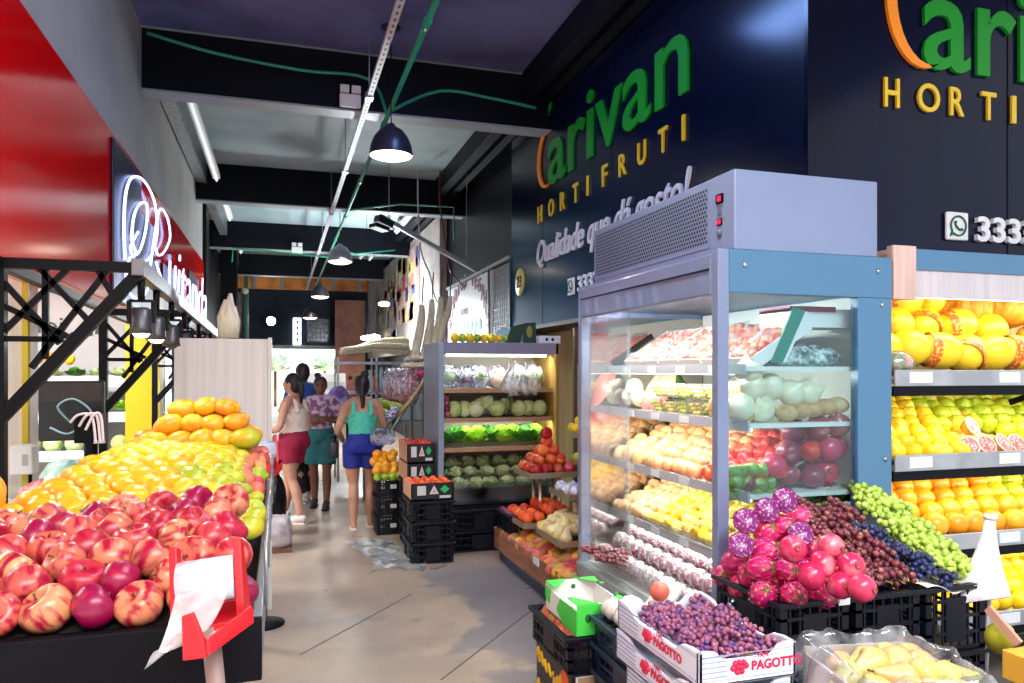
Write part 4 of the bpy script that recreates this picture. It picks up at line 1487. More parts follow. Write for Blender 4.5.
t = thing('number_plate', 'oval yellow plate numbered 23 on the navy fascia', 'sign', (SX, 7.8, 2.5))
q = W(520.5, 282, X=SX)
MB().lathe([(0, 0), (.165, 0), (.165, .015), (0, .015)], 28, Matrix.Translation(q) @ Matrix.Rotation(R(-90), 4, 'Y')).build('plate', mat('pale_yellow_plate', (236, 226, 120), .4), t)
mb = MB()
lettering(mb, '23', q + V(-.017, .09, -.07), UX, UY, .18, .14, .006)
mb.build('lettering', M_black, t)

FY = YW - .034
UX, UY, UN = V(1, 0, 0), V(0, 0, 1), V(0, -1, 0)
sg = thing('shop_sign', 'big green and orange raised lettering on the black fascia above the citrus shelves', 'sign', (4.4, FY, 2.9))
mb = MB()
a = W(884, 40, Y=FY)
z0 = W(925, 70, Y=FY).z
crescent(mb, (a.x, FY, z0), UX, UY, .40, .80, UN, .02)
mb.build('orange_crescent', M_lorange, sg)
mb = MB()
a = W(921, 67, Y=FY)
lettering(mb, 'arivan', (a.x, FY, a.z - .01), UX, UY, 2.0, .56, .02, bold=.012)
mb.build('lettering', M_lgreen, sg)
mb = MB()
for k, ch in enumerate(s_):
    x = W(883, 100, Y=FY).x + k * .237
    lettering(MB(), ch, (x, FY, W(883, 107, Y=FY).z), UX, UY, {'I': .035, 'O': .16, 'T': .115, 'F': .09}.get(ch, .105), .165, .015, bold=.01).build('letter', M_lyellow, sg)
q = W(944, 240, Y=FY)
phone_icon(sg, q, UX, UY, .165, UN, M_lgreen_dark)
mb = MB()
q = W(974, 242, Y=FY)
lettering(mb, '3333', q, UX, UY, .46, .15, .025, bold=.025)
mb.build('number_lettering', M_lwhite, sg)
# ============================================================ REFRIGERATED DISPLAY CASE
M_case = mat('blue_grey_case_paint', (112, 128, 160), .3, col2=(106, 122, 154), nscale=1.2, coat=.3)
M_case2 = mat('blue_case_paint', (66, 112, 146), .3, coat=.2)  # blue reflection mixed into the case's end colour; the header trim is truly blue
M_inside = mat('case_white_lining', (226, 226, 220), .5)
M_pane = glass('case_glass', (246, 251, 252), .97, .02)
M_pane_door = glass('case_door_glass', (248, 251, 252), .93, .05, .10, 1.6)
M_lip = mat('price_rail', (176, 182, 190), .35, .2)
M_acryl = glass('acrylic_lip', (244, 249, 249), .94, .05, .07, 2)
M_led = mat('cool_led', (255, 250, 238), .4, emit=5)
x0, x1, y0, y1, zt = 1.75, 2.657, 2.716, 4.248, 2.115
fg = thing('display_fridge', 'tall blue grey open display fridge full of fruit with a glazed end', 'fridge', (2.2, 3.45, 0))
# near end panel with its window (frame of four bars), far end panel
yn = y0
MB().box((x0, yn, 0), (x0 + .055, yn + .05, zt)).build('corner_post', M_case, fg, bevel=.006)
MB().box((x0, y1 - .05, 0), (x0 + .055, y1, zt)).build('corner_post', M_case, fg, bevel=.006)
mb = MB()
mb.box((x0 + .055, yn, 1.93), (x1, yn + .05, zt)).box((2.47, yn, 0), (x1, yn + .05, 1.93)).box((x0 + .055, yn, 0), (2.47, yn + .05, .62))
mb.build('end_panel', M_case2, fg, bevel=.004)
for a, b_ in ((1.88, 2.05), (2.58, 2.05), (2.60, 1.9), (2.62, 1.2)):
    MB().lathe([(0, 0), (.012, 0), (.009, .006), (0, .008)], 10, Matrix.Translation((a, yn, b_)) @ Matrix.Rotation(R(90), 4, 'X')).build('screw', M_steel, fg)
MB().box((x0 + .05, yn + .018, .6), (2.48, yn + .026, 1.94)).build('end_glass', glass('tinted_end_glass', (230, 243, 246), .97, .02), fg)
MB().box((x0 + .055, y1 - .05, 0), (x1, y1, zt)).build('end_panel', M_case, fg)
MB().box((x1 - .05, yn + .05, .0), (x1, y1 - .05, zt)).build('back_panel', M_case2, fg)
MB().box((x1 - .07, yn + .06, .4), (x1 - .05, y1 - .06, 1.95)).build('back_lining', M_inside, fg)
MB().box((x0 + .06, y1 - .056, .44), (x1 - .07, y1 - .05, 1.93)).build('mirror_lining', mat('mirror_lining', (226, 222, 214), .06, 1.), fg)
MB().box((x0 + .02, yn + .05, 1.96), (x1 - .05, y1 - .05, zt)).build('hood_box', M_case, fg)
MB().box((x0 - .004, yn + .05, 1.92), (x0 + .03, y1 - .05, 2.10)).build('hood_front', M_case, fg, bevel=.01)
MB().box((x0 - .012, yn + .06, 2.03), (x0 - .003, y1 - .06, 2.036)).build('hood_seam', M_black, fg)
MB().box((x0 + .06, yn + .06, 0), (x1 - .05, y1 - .05, .40)).build('base', mat('case_base_grey', (96, 100, 108), .4), fg)
mb = MB()
MB().box((x0 - .02, yn + .02, .36), (x0 + .06, y1 - .02, .44)).build('base_lip', mat('grey_green_lip', (150, 160, 160), .35, .2), fg, bevel=.006)
# machine box with perforated grille
bx0 = 1.832
MB().box((bx0, yn + .004, zt), (2.58, 4.19, 2.456)).build('machine_box', M_case, fg, bevel=.006)
M_hole = mat('grille_hole', (20, 24, 40), .7)
mb = MB()
gy0, gy1, gz0, gz1 = 2.93, 4.16, 2.17, 2.42
nz_, ny_ = 13, 56
for j in range(nz_):
    for i in range(ny_):
        yy = gy0 + (gy1 - gy0) * (i + (.5 if j % 2 else 0)) / ny_
        zz = gz0 + (gz1 - gz0) * (j + .5) / nz_
        mb.add([(bx0 - .0045, yy + .0078 * math.cos(t), zz + .0078 * math.sin(t)) for t in [2 * PI * k / 6 for k in range(6)]], [(5, 4, 3, 2, 1, 0)])
mb.build('grille', M_hole, fg)
mb = MB()
mb.box((bx0 - .003, gy0 - .02, gz0 - .02), (bx0 - .0005, gy1 + .02, gz1 + .02))
mb.build('grille_frame', M_case, fg)
mb = MB()
mb.box((bx0 - .008, 2.80, 2.33), (bx0, 2.85, 2.37)).box((bx0 - .006, 2.81, 2.235), (bx0, 2.845, 2.265))
mb.build('switch_plate', M_black, fg)
MB().box((bx0 - .011, 2.81, 2.338), (bx0 - .007, 2.835, 2.362)).box((bx0 - .009, 2.815, 2.24), (bx0 - .005, 2.84, 2.26)).build('red_switch', mat('red_switch', (220, 30, 60), .3, emit=.8), fg)
MB().box((bx0 - .006, 2.815, 2.28), (bx0, 2.84, 2.315)).lathe([(0, 0), (.016, 0), (.016, .008), (0, .008)], 14, Matrix.Translation((bx0, 2.828, 2.2)) @ Matrix.Rotation(R(-90), 4, 'Y')).build('grey_switch', mat('slate_switch', (84, 96, 120), .4), fg)
# shelves with price rails and LED strips
SH = ((1.62, 1.93), (1.37, 1.95), (1.06, 1.95), (.75, 1.95))
M_price = mat('price_card', (214, 220, 226), .5)
for z, xf in SH:
    s_ = MB().box((xf, yn + .06, z - .02), (x1 - .07, y1 - .06, z)).build('shelf', M_inside, fg)
    MB().box((xf - .012, yn + .06, z - .035), (xf, y1 - .06, z + .012)).build('price_rail', M_lip, s_)
    for k in range(4):
        yy = yn + .25 + k * .3
        MB().box((xf - .015, yy, z - .03), (xf - .0125, yy + .09, z + .005)).build('price_card', M_price, s_)
    MB().tube([(xf + .03, yn + .1, z - .03), (xf + .03, y1 - .1, z - .03)], .008, 6).build('led_strip', M_led, s_)
MB().tube([(x0 + .08, yn + .1, 1.945), (x0 + .08, y1 - .1, 1.945)], .012, 6).build('led_strip', M_led, fg)
lamp('case_light', 'AREA', (x0 + .1, 3.48, 1.93), 15, (1, .98, .93), 1.35, .06, look=(2.35, 3.48, 1.1))
lamp('case_light', 'AREA', (1.97, 3.48, 1.575), 6, (1, .97, .9), 1.3, .05, look=(2.2, 3.48, 1.3))
lamp('case_light', 'AREA', (1.98, 3.48, 1.325), 5, (1, .96, .88), 1.3, .05, look=(2.25, 3.48, 1.0))
lamp('case_light', 'AREA', (1.98, 3.48, 1.02), 5, (1, .97, .9), 1.3, .05, look=(2.2, 3.48, .7))
lamp('case_light', 'AREA', (1.98, 3.48, .71), 2.2, (1, .98, .95), 1.3, .05, look=(2.0, 3.48, .4))
# bottom tray with a clear lip; clear rail on the pear shelf
MB().box((x0 + .04, yn + .06, .42), (x1 - .07, y1 - .06, .45)).build('bottom_tray', M_inside, fg)
MB().box((x0 - .012, yn + .05, .44), (x0 - .002, y1 - .05, .60)).build('clear_lip', M_acryl, fg)
MB().box((1.93, yn + .08, .75), (1.937, y1 - .5, .80)).build('clear_lip', M_acryl, fg)
# sliding front door pushed to the far half
dr_ = MB().box((x0 - .0, 3.56, .62), (x0 + .008, y1 - .05, 1.92)).build('sliding_door', M_pane_door, fg)
MB().box((x0 - .004, 3.55, .62), (x0 + .012, 3.568, 1.92)).build('door_edge', M_acryl, dr_)

# contents. shelf three: apples and peaches; potatoes at the far end; big onions at the near end
def pick_s3(u, v):
    if u > .62: return ('potato', 'tan potato on the third shelf of the display fridge behind the door', 'potatoes in the display fridge', 1.15)
    if u > .3:
        return ('paleapple', 'pale peach on the third shelf of the display fridge', 'peaches in the display fridge', 1.0)
    if v < .12 and u < .2: return ('plum', 'dark plum at the front of the third fridge shelf', 'plums in the display fridge', 1.0)
    return ('redapple', 'red apple on the third shelf of the display fridge', 'red apples in the display fridge', .95)


yN, yF = yn + .12, y1 - .1
S = pile((1.99, yN, 1.10), (1.99, yF, 1.10), (2.36, yF, 1.25), (2.36, yN, 1.27), .0, .088, pick_s3, .14)
bed(fg, S, .045, M_inside, 'sloped_insert')


def pick_s4(u, v):
    if u > .68: return ('potato', 'small tan root on the fourth fridge shelf behind the door', 'roots in the display fridge', .9)
    if u > .42 or v > .8: return ('pear', 'yellow pear on the fourth shelf of the display fridge', 'pears in the display fridge', 1.0)
    return ('kiwi', 'brown kiwi on the fourth shelf of the display fridge', 'kiwis in the display fridge', 1.05) if rnd.random() < .8 else ('pear', 'yellow pear on the fourth shelf of the display fridge', 'pears in the display fridge', .95)


S = pile((1.98, yN, .79), (1.98, yF, .79), (2.34, yF, .93), (2.34, yN, .95), .0, .074, pick_s4, .14)
bed(fg, S, .036, M_inside, 'sloped_insert')
# near end of shelf three, seen through the end glass
k = 0
for i, (x, z) in enumerate(((2.12, 1.17), (2.22, 1.13), (2.33, 1.12), (2.43, 1.13), (2.2, 1.23), (2.31, 1.23), (2.42, 1.24), (2.25, 1.33), (2.36, 1.34), (2.48, 1.24), (2.47, 1.35))):
    put('redonion' if i % 3 else 'pome', (x, yn + .13 + .035 * (i % 2), z), ('red onion' if i % 3 else 'pomegranate') + ' stacked against the end glass of the display fridge', ('red onions' if i % 3 else 'pomegranates') + ' behind the fridge end glass', None, 1.0 if i % 3 else 1.1)
for i in range(12):
    put('lime', (1.9 + .058 * (i % 4) + .02 * ((i // 4) % 2) + rnd.uniform(-.012, .012), yn + .12 + rnd.uniform(-.02, .03), 1.05 + .055 * (i // 4) + rnd.uniform(-.01, .01)), 'green lime beside the red onions behind the fridge end glass', 'limes behind the fridge end glass', None, .95)
# shelf two near end: white onions and a root; top: packets and trays
for i, (x, z) in enumerate(((1.96, 1.44), (2.06, 1.43), (2.11, 1.53), (2.02, 1.53), (2.22, 1.50), (2.0, 1.6), (2.31, 1.5))):
    put('whiteonion', (x, yn + .14, z), 'white onion behind the end glass on the second fridge shelf', 'white onions in the display fridge', None, 1.05)
for i in range(5):
    put('potato', (2.18 + .07 * i, yn + .12, 1.41 + .008 * i), 'pale root lying behind the fridge end glass below the white onions', 'pale roots in the display fridge', (R(90), 0, R(90)), 1.1, 'root vegetable')
M_greenfilm = glass('green_tinted_film', (190, 236, 214), .6, .15, .45)
bagshape((2.32, yn + .17, 1.66), (.2, .08, .055), 12, 'wrapped_greens', M_greenfilm, 'film wrapped greens lying behind the end glass under the fridge top shelf packets', 'packet')
for i in range(4):
    put('herb', (2.36 + .06 * i, yn + .15, .99), 'dark herb tuft under the red onions behind the fridge end glass', 'herb tufts in the display fridge', (0, 0, i), .6)

# top shelf: open cartons of wrapped tomatoes tilted up, and shallow trays
M_traywhite = mat('white_foam_tray', (232, 230, 226), .5)
M_redmix = mat('wrapped_red_fruit', (206, 60, 44), .35, col2=(236, 200, 160), nscale=45, fac=(.45, .6))
M_greenmix = mat('wrapped_green_grapes', (206, 210, 80), .35, col2=(150, 170, 50), nscale=45, fac=(.45, .6))
M_tealcard = mat('teal_card', (30, 130, 110), .5)


def carton(c, size, tilt, label, group, berry, wall, nb=24, rb=.018, yaw=0.):
    t = thing('carton', label, 'carton', c, group, rot=(0, tilt, yaw))
    a, b_, h = size
    mb = MB()
    mb.box((-a / 2, -b_ / 2, 0), (a / 2, b_ / 2, .004))
    for sx in (-1, 1): mb.box((sx * a / 2 - .003, -b_ / 2, 0), (sx * a / 2 + .003, b_ / 2, h))
    for sy in (-1, 1): mb.box((-a / 2, sy * b_ / 2 - .003, 0), (a / 2, sy * b_ / 2 + .003, h))
    mb.build('carton_body', wall, t)
    mb = MB()
    q = random.Random(len(label))
    nx_ = max(2, int(a / (rb * 1.9)))
    ny_ = max(2, int(b_ / (rb * 1.9)))
    for i in range(nx_):
        for j in range(ny_):
            mb.ball((-a / 2 + (i + .5) * a / nx_ + q.uniform(-.004, .004), -b_ / 2 + (j + .5) * b_ / ny_, h * .75 + q.uniform(-.006, .006)), rb, 8, 6)
    o = mb.build('fruit_fill', berry, t)
    o['kind'] = 'stuff'
    MB().grid(lambda u, v: V((u - .5) * a, (v - .5) * b_, h + .012 + .006 * math.sin(14 * u + 9 * v) * math.sin(11 * v)), 10, 10).build('film_lid', M_filmbag2, t)
    return t


M_filmbag2 = glass('clear_film_lid', (246, 250, 252), .75, .12, .1)
yy = yn + .16
for i in range(6):
    yy = yn + .2 + i * .215
    carton((2.16, yy, 1.70), (.34, .2, .06), R(-32), 'tilted carton of film wrapped ' + ('tomatoes' if i < 3 else 'strawberries') + ' on the top fridge shelf, ' + ('nearest the end glass', 'second from the end glass', 'third from the end glass', 'fourth from the end glass', 'fifth, behind the door', 'last, behind the door')[i], 'tilted cartons on the top fridge shelf', mat('ripe_tomato', (214, 66, 40), .3, col2=(236, 150, 90), nscale=30) if i < 3 else M_redmix, M_traywhite, rb=.03 if i < 3 else .019)
t = thing('cardboard_box', 'white and red printed box with a blue emblem high behind the fridge end glass', 'box', (2.42, yn + .15, 1.80))
MB().box((2.2, yn + .12, 1.80), (2.55, yn + .34, 1.885)).build('box_body', M_traywhite, t)
MB().box((2.2, yn + .118, 1.87), (2.45, yn + .345, 1.895)).build('lid_flap', mat('crimson_card', (170, 40, 70), .5), t)
mb = MB()
c = V(2.265, yn + .117, 1.845)
mb.tube([c + V(.018 * math.cos(a), 0, .018 * math.sin(a)) for a in [2 * PI * k / 14 for k in range(15)]], .004, 5)
mb.tube([c + V(-.02, 0, .03), c + V(0, 0, .022), c + V(.02, 0, .03)], .004, 5).tube([c + V(-.022, 0, -.026), c + V(.022, 0, -.026)], .004, 5)
mb.build('emblem', mat('blue_print', (40, 60, 150), .5), t)
t = thing('cardboard_flap', 'teal and white card standing against the tilted cartons behind the end glass', 'card', (2.13, yn + .12, 1.64))
MB().poly([(2.08, yn + .09, 1.64), (2.14, yn + .09, 1.64), (2.26, yn + .09, 1.87), (2.20, yn + .09, 1.89)], (0, 1, 0), .01).build('card', M_tealcard, t)
MB().poly([(2.14, yn + .088, 1.64), (2.155, yn + .088, 1.64), (2.275, yn + .088, 1.865), (2.26, yn + .088, 1.87)], (0, 1, 0), .012).build('white_edge', M_traywhite, t)
# shelf two: small clear boxes of grapes, bagged kiwis, a cut watermelon and boxes
M_clearbox = glass('clear_punnet', (250, 252, 253), .92, .08, .05)
for i in range(5):
    for j in range(2):
        yy = yn + .46 + i * .13
        t = thing('punnet', 'clear punnet of ' + ('yellow green grapes' if i % 2 == 0 else 'pale yellow fruit') + (' stacked on another' if j else ' standing') + ' on the second fridge shelf', 'punnet', (2.0, yy, 1.37 + .085 * j), 'punnets of grapes in the fridge' if i % 2 == 0 else 'punnets of yellow fruit in the fridge')
        zb = 1.372 + .085 * j
        MB().box((1.975, yy - .055, zb), (2.1, yy + .055, zb + .078)).build('punnet_shell', M_clearbox, t, bevel=.008)
        mb = MB()
        q = random.Random(i * 3 + j)
        for k in range(22): mb.ball((1.99 + .018 * (k % 6) + q.uniform(0, .005), yy - .04 + .026 * ((k // 6) % 4), zb + .016 + .018 * (k // 8)), .0125, 7, 5)
        mb.build('grape_fill', M_greenmix if i % 2 == 0 else mat('pale_yellow_fruit', (226, 206, 110), .4, col2=(206, 180, 80), nscale=30), t)['kind'] = 'stuff'
for i in range(9):
    put('kiwi', (2.0 + .05 * (i % 2), yn + .14 + .06 * (i % 4), 1.41 + .05 * (i // 4)), 'brown kiwi piled near the front of the second fridge shelf', 'kiwis on the second fridge shelf', None, 1.0)
for i in range(4):
    put('potato', (2.0 + .06 * (i % 2), yn + .32 + .07 * (i // 2), 1.44 + .06 * (i % 2)), 'pale potato bundled beside the punnets on the second fridge shelf', 'potatoes on the second fridge shelf', None, 1.2)
t = thing('cut_watermelon', 'half watermelon with pale red flesh on the second fridge shelf behind the door', 'watermelon', (2.05, 3.78, 1.5))
T = Matrix.Translation((2.06, 3.80, 1.49)) @ Matrix.Rotation(R(-62), 4, 'Y')
MB().lathe([(0, -.16), (.07, -.15), (.125, -.1), (.15, -.03), (.152, 0)], 28, T).build('rind', S_water, t)
MB().lathe([(.152, 0), (.142, .002), (.0, .004)], 28, T).build('flesh', mat('watermelon_flesh', (220, 110, 96), .35, col2=(206, 90, 80), nscale=20), t)
for i in range(3):
    put('whiteonion', (2.05, 4.02 + .06 * i, 1.44 + .06 * (i % 2)), 'pale bagged bulb at the far end of the second fridge shelf', 'bulbs at the far end of the fridge', None, .9)
# bottom tray: film wrapped radicchio and red grapes
M_radic = mat('radicchio_leaf', (120, 30, 60), .4, col2=(226, 200, 210), nscale=28, fac=(.48, .58), bump=.4)
M_shine = glass('shiny_wrap', (250, 250, 252), .7, .12, .14, 40)


def wrapped(c, r, seed, label, group):
    t = thing('wrapped_radicchio', label, 'radicchio', c, group)
    q = random.Random(seed)
    a = [q.uniform(0, 6) for _ in range(4)]
    f = lambda th, ph: 1 + .1 * math.sin(3 * ph + a[0]) * math.sin(2 * th + a[1]) + .06 * math.sin(7 * ph + a[2])
    MB().ball(c, r * .9, 12, 9, f).build('head', M_radic, t)
    g = lambda th, ph: 1.08 + .12 * math.sin(5 * ph + a[3] + 3 * th) * math.sin(th) + .07 * math.sin(9 * ph + 5 * th)
    MB().ball(c, r, 18, 12, g).build('film_wrap', M_shine, t)
    return t


for i in range(12):
    for j in range(3):
        wrapped((1.84 + .105 * j, yn + .14 + .108 * i, .52 + .06 * j), .052, i * 5 + j, ('glossy film wrapped radicchio in the bottom fridge tray, ' + ('front row', 'middle row', 'back row')[j]), 'wrapped radicchio in the fridge tray, ' + ('front row', 'middle row', 'back row')[j])
for i in range(3):
    put('grape_red', (1.80 + .1 * (i % 2), 3.72 + .1 * i, .55), 'red grapes at the far end of the bottom fridge tray', 'red grapes in the fridge tray', (.2, 0, R(90)), .9)
t = thing('fruit_tray', 'white tray with one pale orange fruit leaning on the clear fridge lip', 'tray', (1.72, 3.02, .5))
MB().poly([(1.64, 2.96, .50), (1.64, 3.14, .50), (1.735, 3.14, .62), (1.735, 2.96, .62)], (-.6, 0, .5), .02).build('foam_tray', M_traywhite, t, bevel=.004)
put('peach', (1.66, 3.05, .59), 'pale orange fruit lying in the white tray on the fridge lip', None, None, 1.1, 'peach')
# ============================================================ CITRUS SHELVES BESIDE THE FRIDGE
M_woodpanel = mat('pale_wood_panel', (196, 170, 160), .5, col2=(176, 148, 138), nscale=4, stretch=(6, 6, .4))
M_shelfmetal = mat('grey_shelf_metal', (150, 156, 162), .35, .4, col2=(176, 180, 184), nscale=6)
M_yboard = mat('cream_back_board', (236, 214, 130), .5, col2=(224, 200, 112), nscale=3, stretch=(8, 8, .3))
rs = thing('wall_shelf_unit', 'three tier wall shelf unit with grey header holding melons and citrus', 'shelf unit', (3.9, 3.1, 0))
rx0, rx1, ry = 2.67, 5.2, 2.72
MB().box((rx0, ry, 1.93), (rx0 + .13, ry + .04, 2.175)).build('end_panel', M_woodpanel, rs)
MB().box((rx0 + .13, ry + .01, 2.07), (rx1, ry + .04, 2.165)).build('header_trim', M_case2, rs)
MB().box((rx0 + .13, ry + .02, 1.945), (rx1, ry + .05, 2.07)).build('header_board', mat('pale_grey_header', (190, 186, 190), .5, col2=(176, 172, 178), nscale=4, stretch=(8, 1, .3)), rs)
MB().box((rx0, ry + .04, 2.14), (rx1, 3.36, 2.16)).build('top_board', M_woodpanel, rs)
MB().box((rx0, 3.33, .1), (rx1, 3.38, 2.14)).build('back_board', M_yboard, rs)
MB().box((rx0, 3.3, 0), (rx0 + .03, 3.34, 2.1)).build('upright', M_shelfmetal, rs)
MB().box((3.84, 3.3, 0), (3.88, 3.34, 2.1)).build('upright', M_shelfmetal, rs)
RSH = (1.56, 1.17, .79, .40)
for k, z in enumerate(RSH):
    s_ = MB().box((rx0, ry, z - .02), (rx1, 3.33, z)).build('shelf', M_shelfmetal, rs)
    MB().box((rx0, ry - .012, z - .03), (rx1, ry, z + .045)).build('shelf_lip', M_shelfmetal, s_, bevel=.003)
    for x in (rx0 + .08, rx0 + .62):
        MB().box((x, ry - .015, z - .015), (x + .13, ry - .012, z + .035)).build('price_card', M_price, s_)
    MB().bar((3.86, 3.3, z - .2), (3.86, ry + .1, z - .03), .02, .03).build('shelf_bracket', M_black, s_)
    MB().box((rx0, ry + .0, z - .075), (rx1, ry + .03, z - .03)).build('dark_under_rail', M_black, s_)
    if k < 3:
        MB().tube([(rx0 + .05, ry + .07, z - .055), (rx1, ry + .07, z - .055)], .01, 6).build('led_strip', M_led, s_)
MB().tube([(rx0 + .08, ry + .1, 1.96), (rx1, ry + .1, 1.96)], .012, 6).build('led_strip', M_led, rs)
for z, pw in ((1.95, 9), (1.49, 4.5), (1.10, 4.5), (.72, 5)):
    lamp('shelf_light', 'AREA', (4.0, ry + .08, z), pw, (1, .96, .86), 2.2, .05, look=(4.0, ry + .45, z - .5))

# melons and pumpkins
G_mel = 'yellow melons on the top wall shelf'
for i, (x, y, z, rz) in enumerate(((2.80, 2.94, 1.68, .9), (2.93, 2.9, 1.69, .3), (3.11, 2.88, 1.68, 1.2), (3.27, 2.87, 1.67, 2.0), (3.43, 2.87, 1.67, .6), (3.58, 2.86, 1.67, 1.5), (3.75, 2.88, 1.68, 2.6), (3.94, 2.87, 1.68, .2),
                                   (2.98, 3.05, 1.82, .5), (3.18, 3.05, 1.82, 2.2), (3.39, 3.04, 1.82, 1.3), (3.6, 3.04, 1.80, .1), (2.9, 3.17, 1.95, 1.9), (3.09, 3.1, 1.95, .8), (3.3, 3.12, 1.95, 2.4))):
    put('melon', (x, y, z + .02), 'yellow melon with an orange paper band on the top wall shelf, ' + ('bottom row' if i < 8 else 'middle row' if i < 12 else 'upper row'), G_mel + (', bottom row' if i < 8 else ', middle row' if i < 12 else ', upper row'), (R(80) + .3 * (i % 3 - 1), .3 * (i % 2), rz), .92)
for i, (x, y, z) in enumerate(((3.55, 3.13, 1.95), (3.80, 3.1, 1.95), (3.95, 3.0, 1.77))):
    put('pumpkin', (x, y, z), 'ribbed orange pumpkin on the top wall shelf, ' + ('beside the upper melons', 'topmost by the edge of the photograph', 'lower one by the edge of the photograph')[i], None, (.3, .4 * i, i), .92)
t = thing('wrapped_melon', 'film wrapped green and red fruit at the fridge end of the top wall shelf', 'wrapped fruit', (2.76, 2.8, 1.62))
MB().ball((2.77, 2.80, 1.63), (.07, .06, .055), 14, 10).build('fruit_halves', mat('green_red_fruit', (80, 130, 60), .35, col2=(190, 60, 50), nscale=18, fac=(.48, .56)), t)
MB().ball((2.77, 2.80, 1.635), (.078, .066, .062), 16, 12, lambda th, ph: 1 + .05 * math.sin(6 * ph + 4 * th)).build('film_wrap', M_shine, t)


def pick_lem(u, v):
    if u > .36: return ('greenor', 'green yellow citrus on the second wall shelf', 'green citrus on the second wall shelf', .82)
    return ('lemon', 'yellow lemon on the second wall shelf', 'lemons on the second wall shelf', 1.0)


keep_cut = lambda u, v: not (v < .35 and .34 < u < .62)
S = pile((2.74, 2.78, 1.215), (4.1, 2.78, 1.215), (4.1, 3.24, 1.44), (2.74, 3.24, 1.44), .0, .094, pick_lem, .13, keep=keep_cut)
bed(rs, S, .05, M_yboard, 'sloped_insert')
for i, (x, y, z) in enumerate(((3.21, 2.8, 1.235), (3.31, 2.79, 1.24), (3.42, 2.79, 1.245), (3.52, 2.8, 1.24), (3.30, 2.86, 1.325))):
    put('orangecut', (x, y, z), ('first', 'second', 'third', 'last', 'upper')[i] + ' of the cut pink halves facing out among the lemons, counted from the fridge' if i < 4 else 'cut pink half propped above the row of other halves among the lemons', None, (R(58), .2 * (i - 2), .15 * (i % 3 - 1)), 1.0)


def pick_or(u, v):
    if v > .62 and u > .18 or (u > .6 and v > .3): return ('greenor', 'green yellow orange at the back of the third wall shelf', 'green oranges on the third wall shelf', 1.0)
    return ('orange', 'ripe orange heaped on the third wall shelf', 'oranges on the third wall shelf', 1.0)


S = pile((2.74, 2.80, .86), (4.1, 2.80, .86), (4.1, 3.24, 1.10), (2.74, 3.24, 1.10), .0, .12, pick_or, .12)
bed(rs, S, .064, M_yboard, 'sloped_insert')
S = pile((2.74, 2.79, .46), (4.2, 2.79, .46), (4.2, 3.24, .66), (2.74, 3.24, .66), .0, .098, lambda u, v: ('lemon', 'yellow lemon on the lowest wall shelf', 'lemons on the lowest wall shelf', 1.05), .12)
bed(rs, S, .05, M_yboard, 'sloped_insert')

# ============================================================ CRATES
M_crate = mat('black_crate_plastic', (14, 18, 30), .42, vary=.1, spec=.3)
M_crate_blue = mat('dark_blue_crate_plastic', (22, 34, 62), .4)


def crate_into(t, a, b_, h, m, rows=4, cols=7, rim=.018):
    """slatted plastic crate, its corner at the origin of thing t"""
    mb = MB()
    for x in (0, a):
        for y in (0, b_):
            sx, sy = (1 if x == 0 else -1), (1 if y == 0 else -1)
            MB().box((min(x, x + sx * .03), min(y, y + sy * .03), 0), (max(x, x + sx * .03), max(y, y + sy * .03), h)).build('corner_post', m, t)
    mb = MB()
    zs = [h * k / rows for k in range(rows + 1)]
    for k, z in enumerate(zs):
        hh = .022 if k in (0, rows) else .012
        z0_, z1_ = max(0, z - hh / 2), min(h, z + hh / 2)
        mb.box((0, 0, z0_), (a, .008, z1_)).box((0, b_ - .008, z0_), (a, b_, z1_)).box((0, 0, z0_), (.008, b_, z1_)).box((a - .008, 0, z0_), (a, b_, z1_))
    for i in range(1, cols):
        x = a * i / cols
        mb.box((x - .004, .001, 0), (x + .004, .007, h)).box((x - .004, b_ - .007, 0), (x + .004, b_ - .001, h))
    n2 = max(3, int(cols * b_ / a))
    for i in range(1, n2):
        y = b_ * i / n2
        mb.box((.001, y - .004, 0), (.007, y + .004, h)).box((a - .007, y - .004, 0), (a - .001, y + .004, h))
    mb.box((a * .33, -.001, h * .12), (a * .67, .009, h * .8)).box((-.001, b_ * .36, h * .15), (.009, b_ * .64, h * .8))
    mb.build('slatted_sides', m, t)
    MB().box((.005, .005, 0), (a - .005, b_ - .005, .012)).build('crate_floor', m, t)
    mb = MB()
    mb.box((-rim, -rim, h - .02), (a + rim, 0, h)).box((-rim, b_, h - .02), (a + rim, b_ + rim, h)).box((-rim, 0, h - .02), (0, b_, h)).box((a, 0, h - .02), (a + rim, b_, h))
    mb.build('rim', m, t, bevel=.003)


def crate(loc, a, b_, h, label, group=None, m=None, yaw=0., rows=4, cols=7, tagtext=None):
    t = thing('crate', label, 'crate', loc, group, rot=(0, 0, yaw))
    if yaw == 0.: ORI[t.name] = Vector()          # children in the crate's own coordinates
    crate_into(t, a, b_, h, m or M_crate, rows, cols)
    if tagtext:
        MB().box((a * .55, -.003, h * .3), (a * .8, -.001, h * .62)).build('paper_tag', M_white, t)
    return t


# dragon fruit, red grapes, green grapes: three crates on three more, in front of the fridge end
CW, CD, CH, CZ = .318, .43, .255, .51
fruitc = ('dragon fruit', 'red grapes', 'green and blue grapes')
for k in range(3):
    xk = 1.715 + k * .331
    crate((xk, 2.262, CZ), CW - .02, CD - .02, CH, 'black slatted crate heaped with ' + fruitc[k])
    crate((xk, 2.262, .255), CW - .02, CD - .02, CH - .004, 'black crate directly under the crate of ' + fruitc[k])
    crate((xk, 2.262, 0), CW - .02, CD - .02, CH - .004, 'black crate standing on the floor below the ' + fruitc[k])

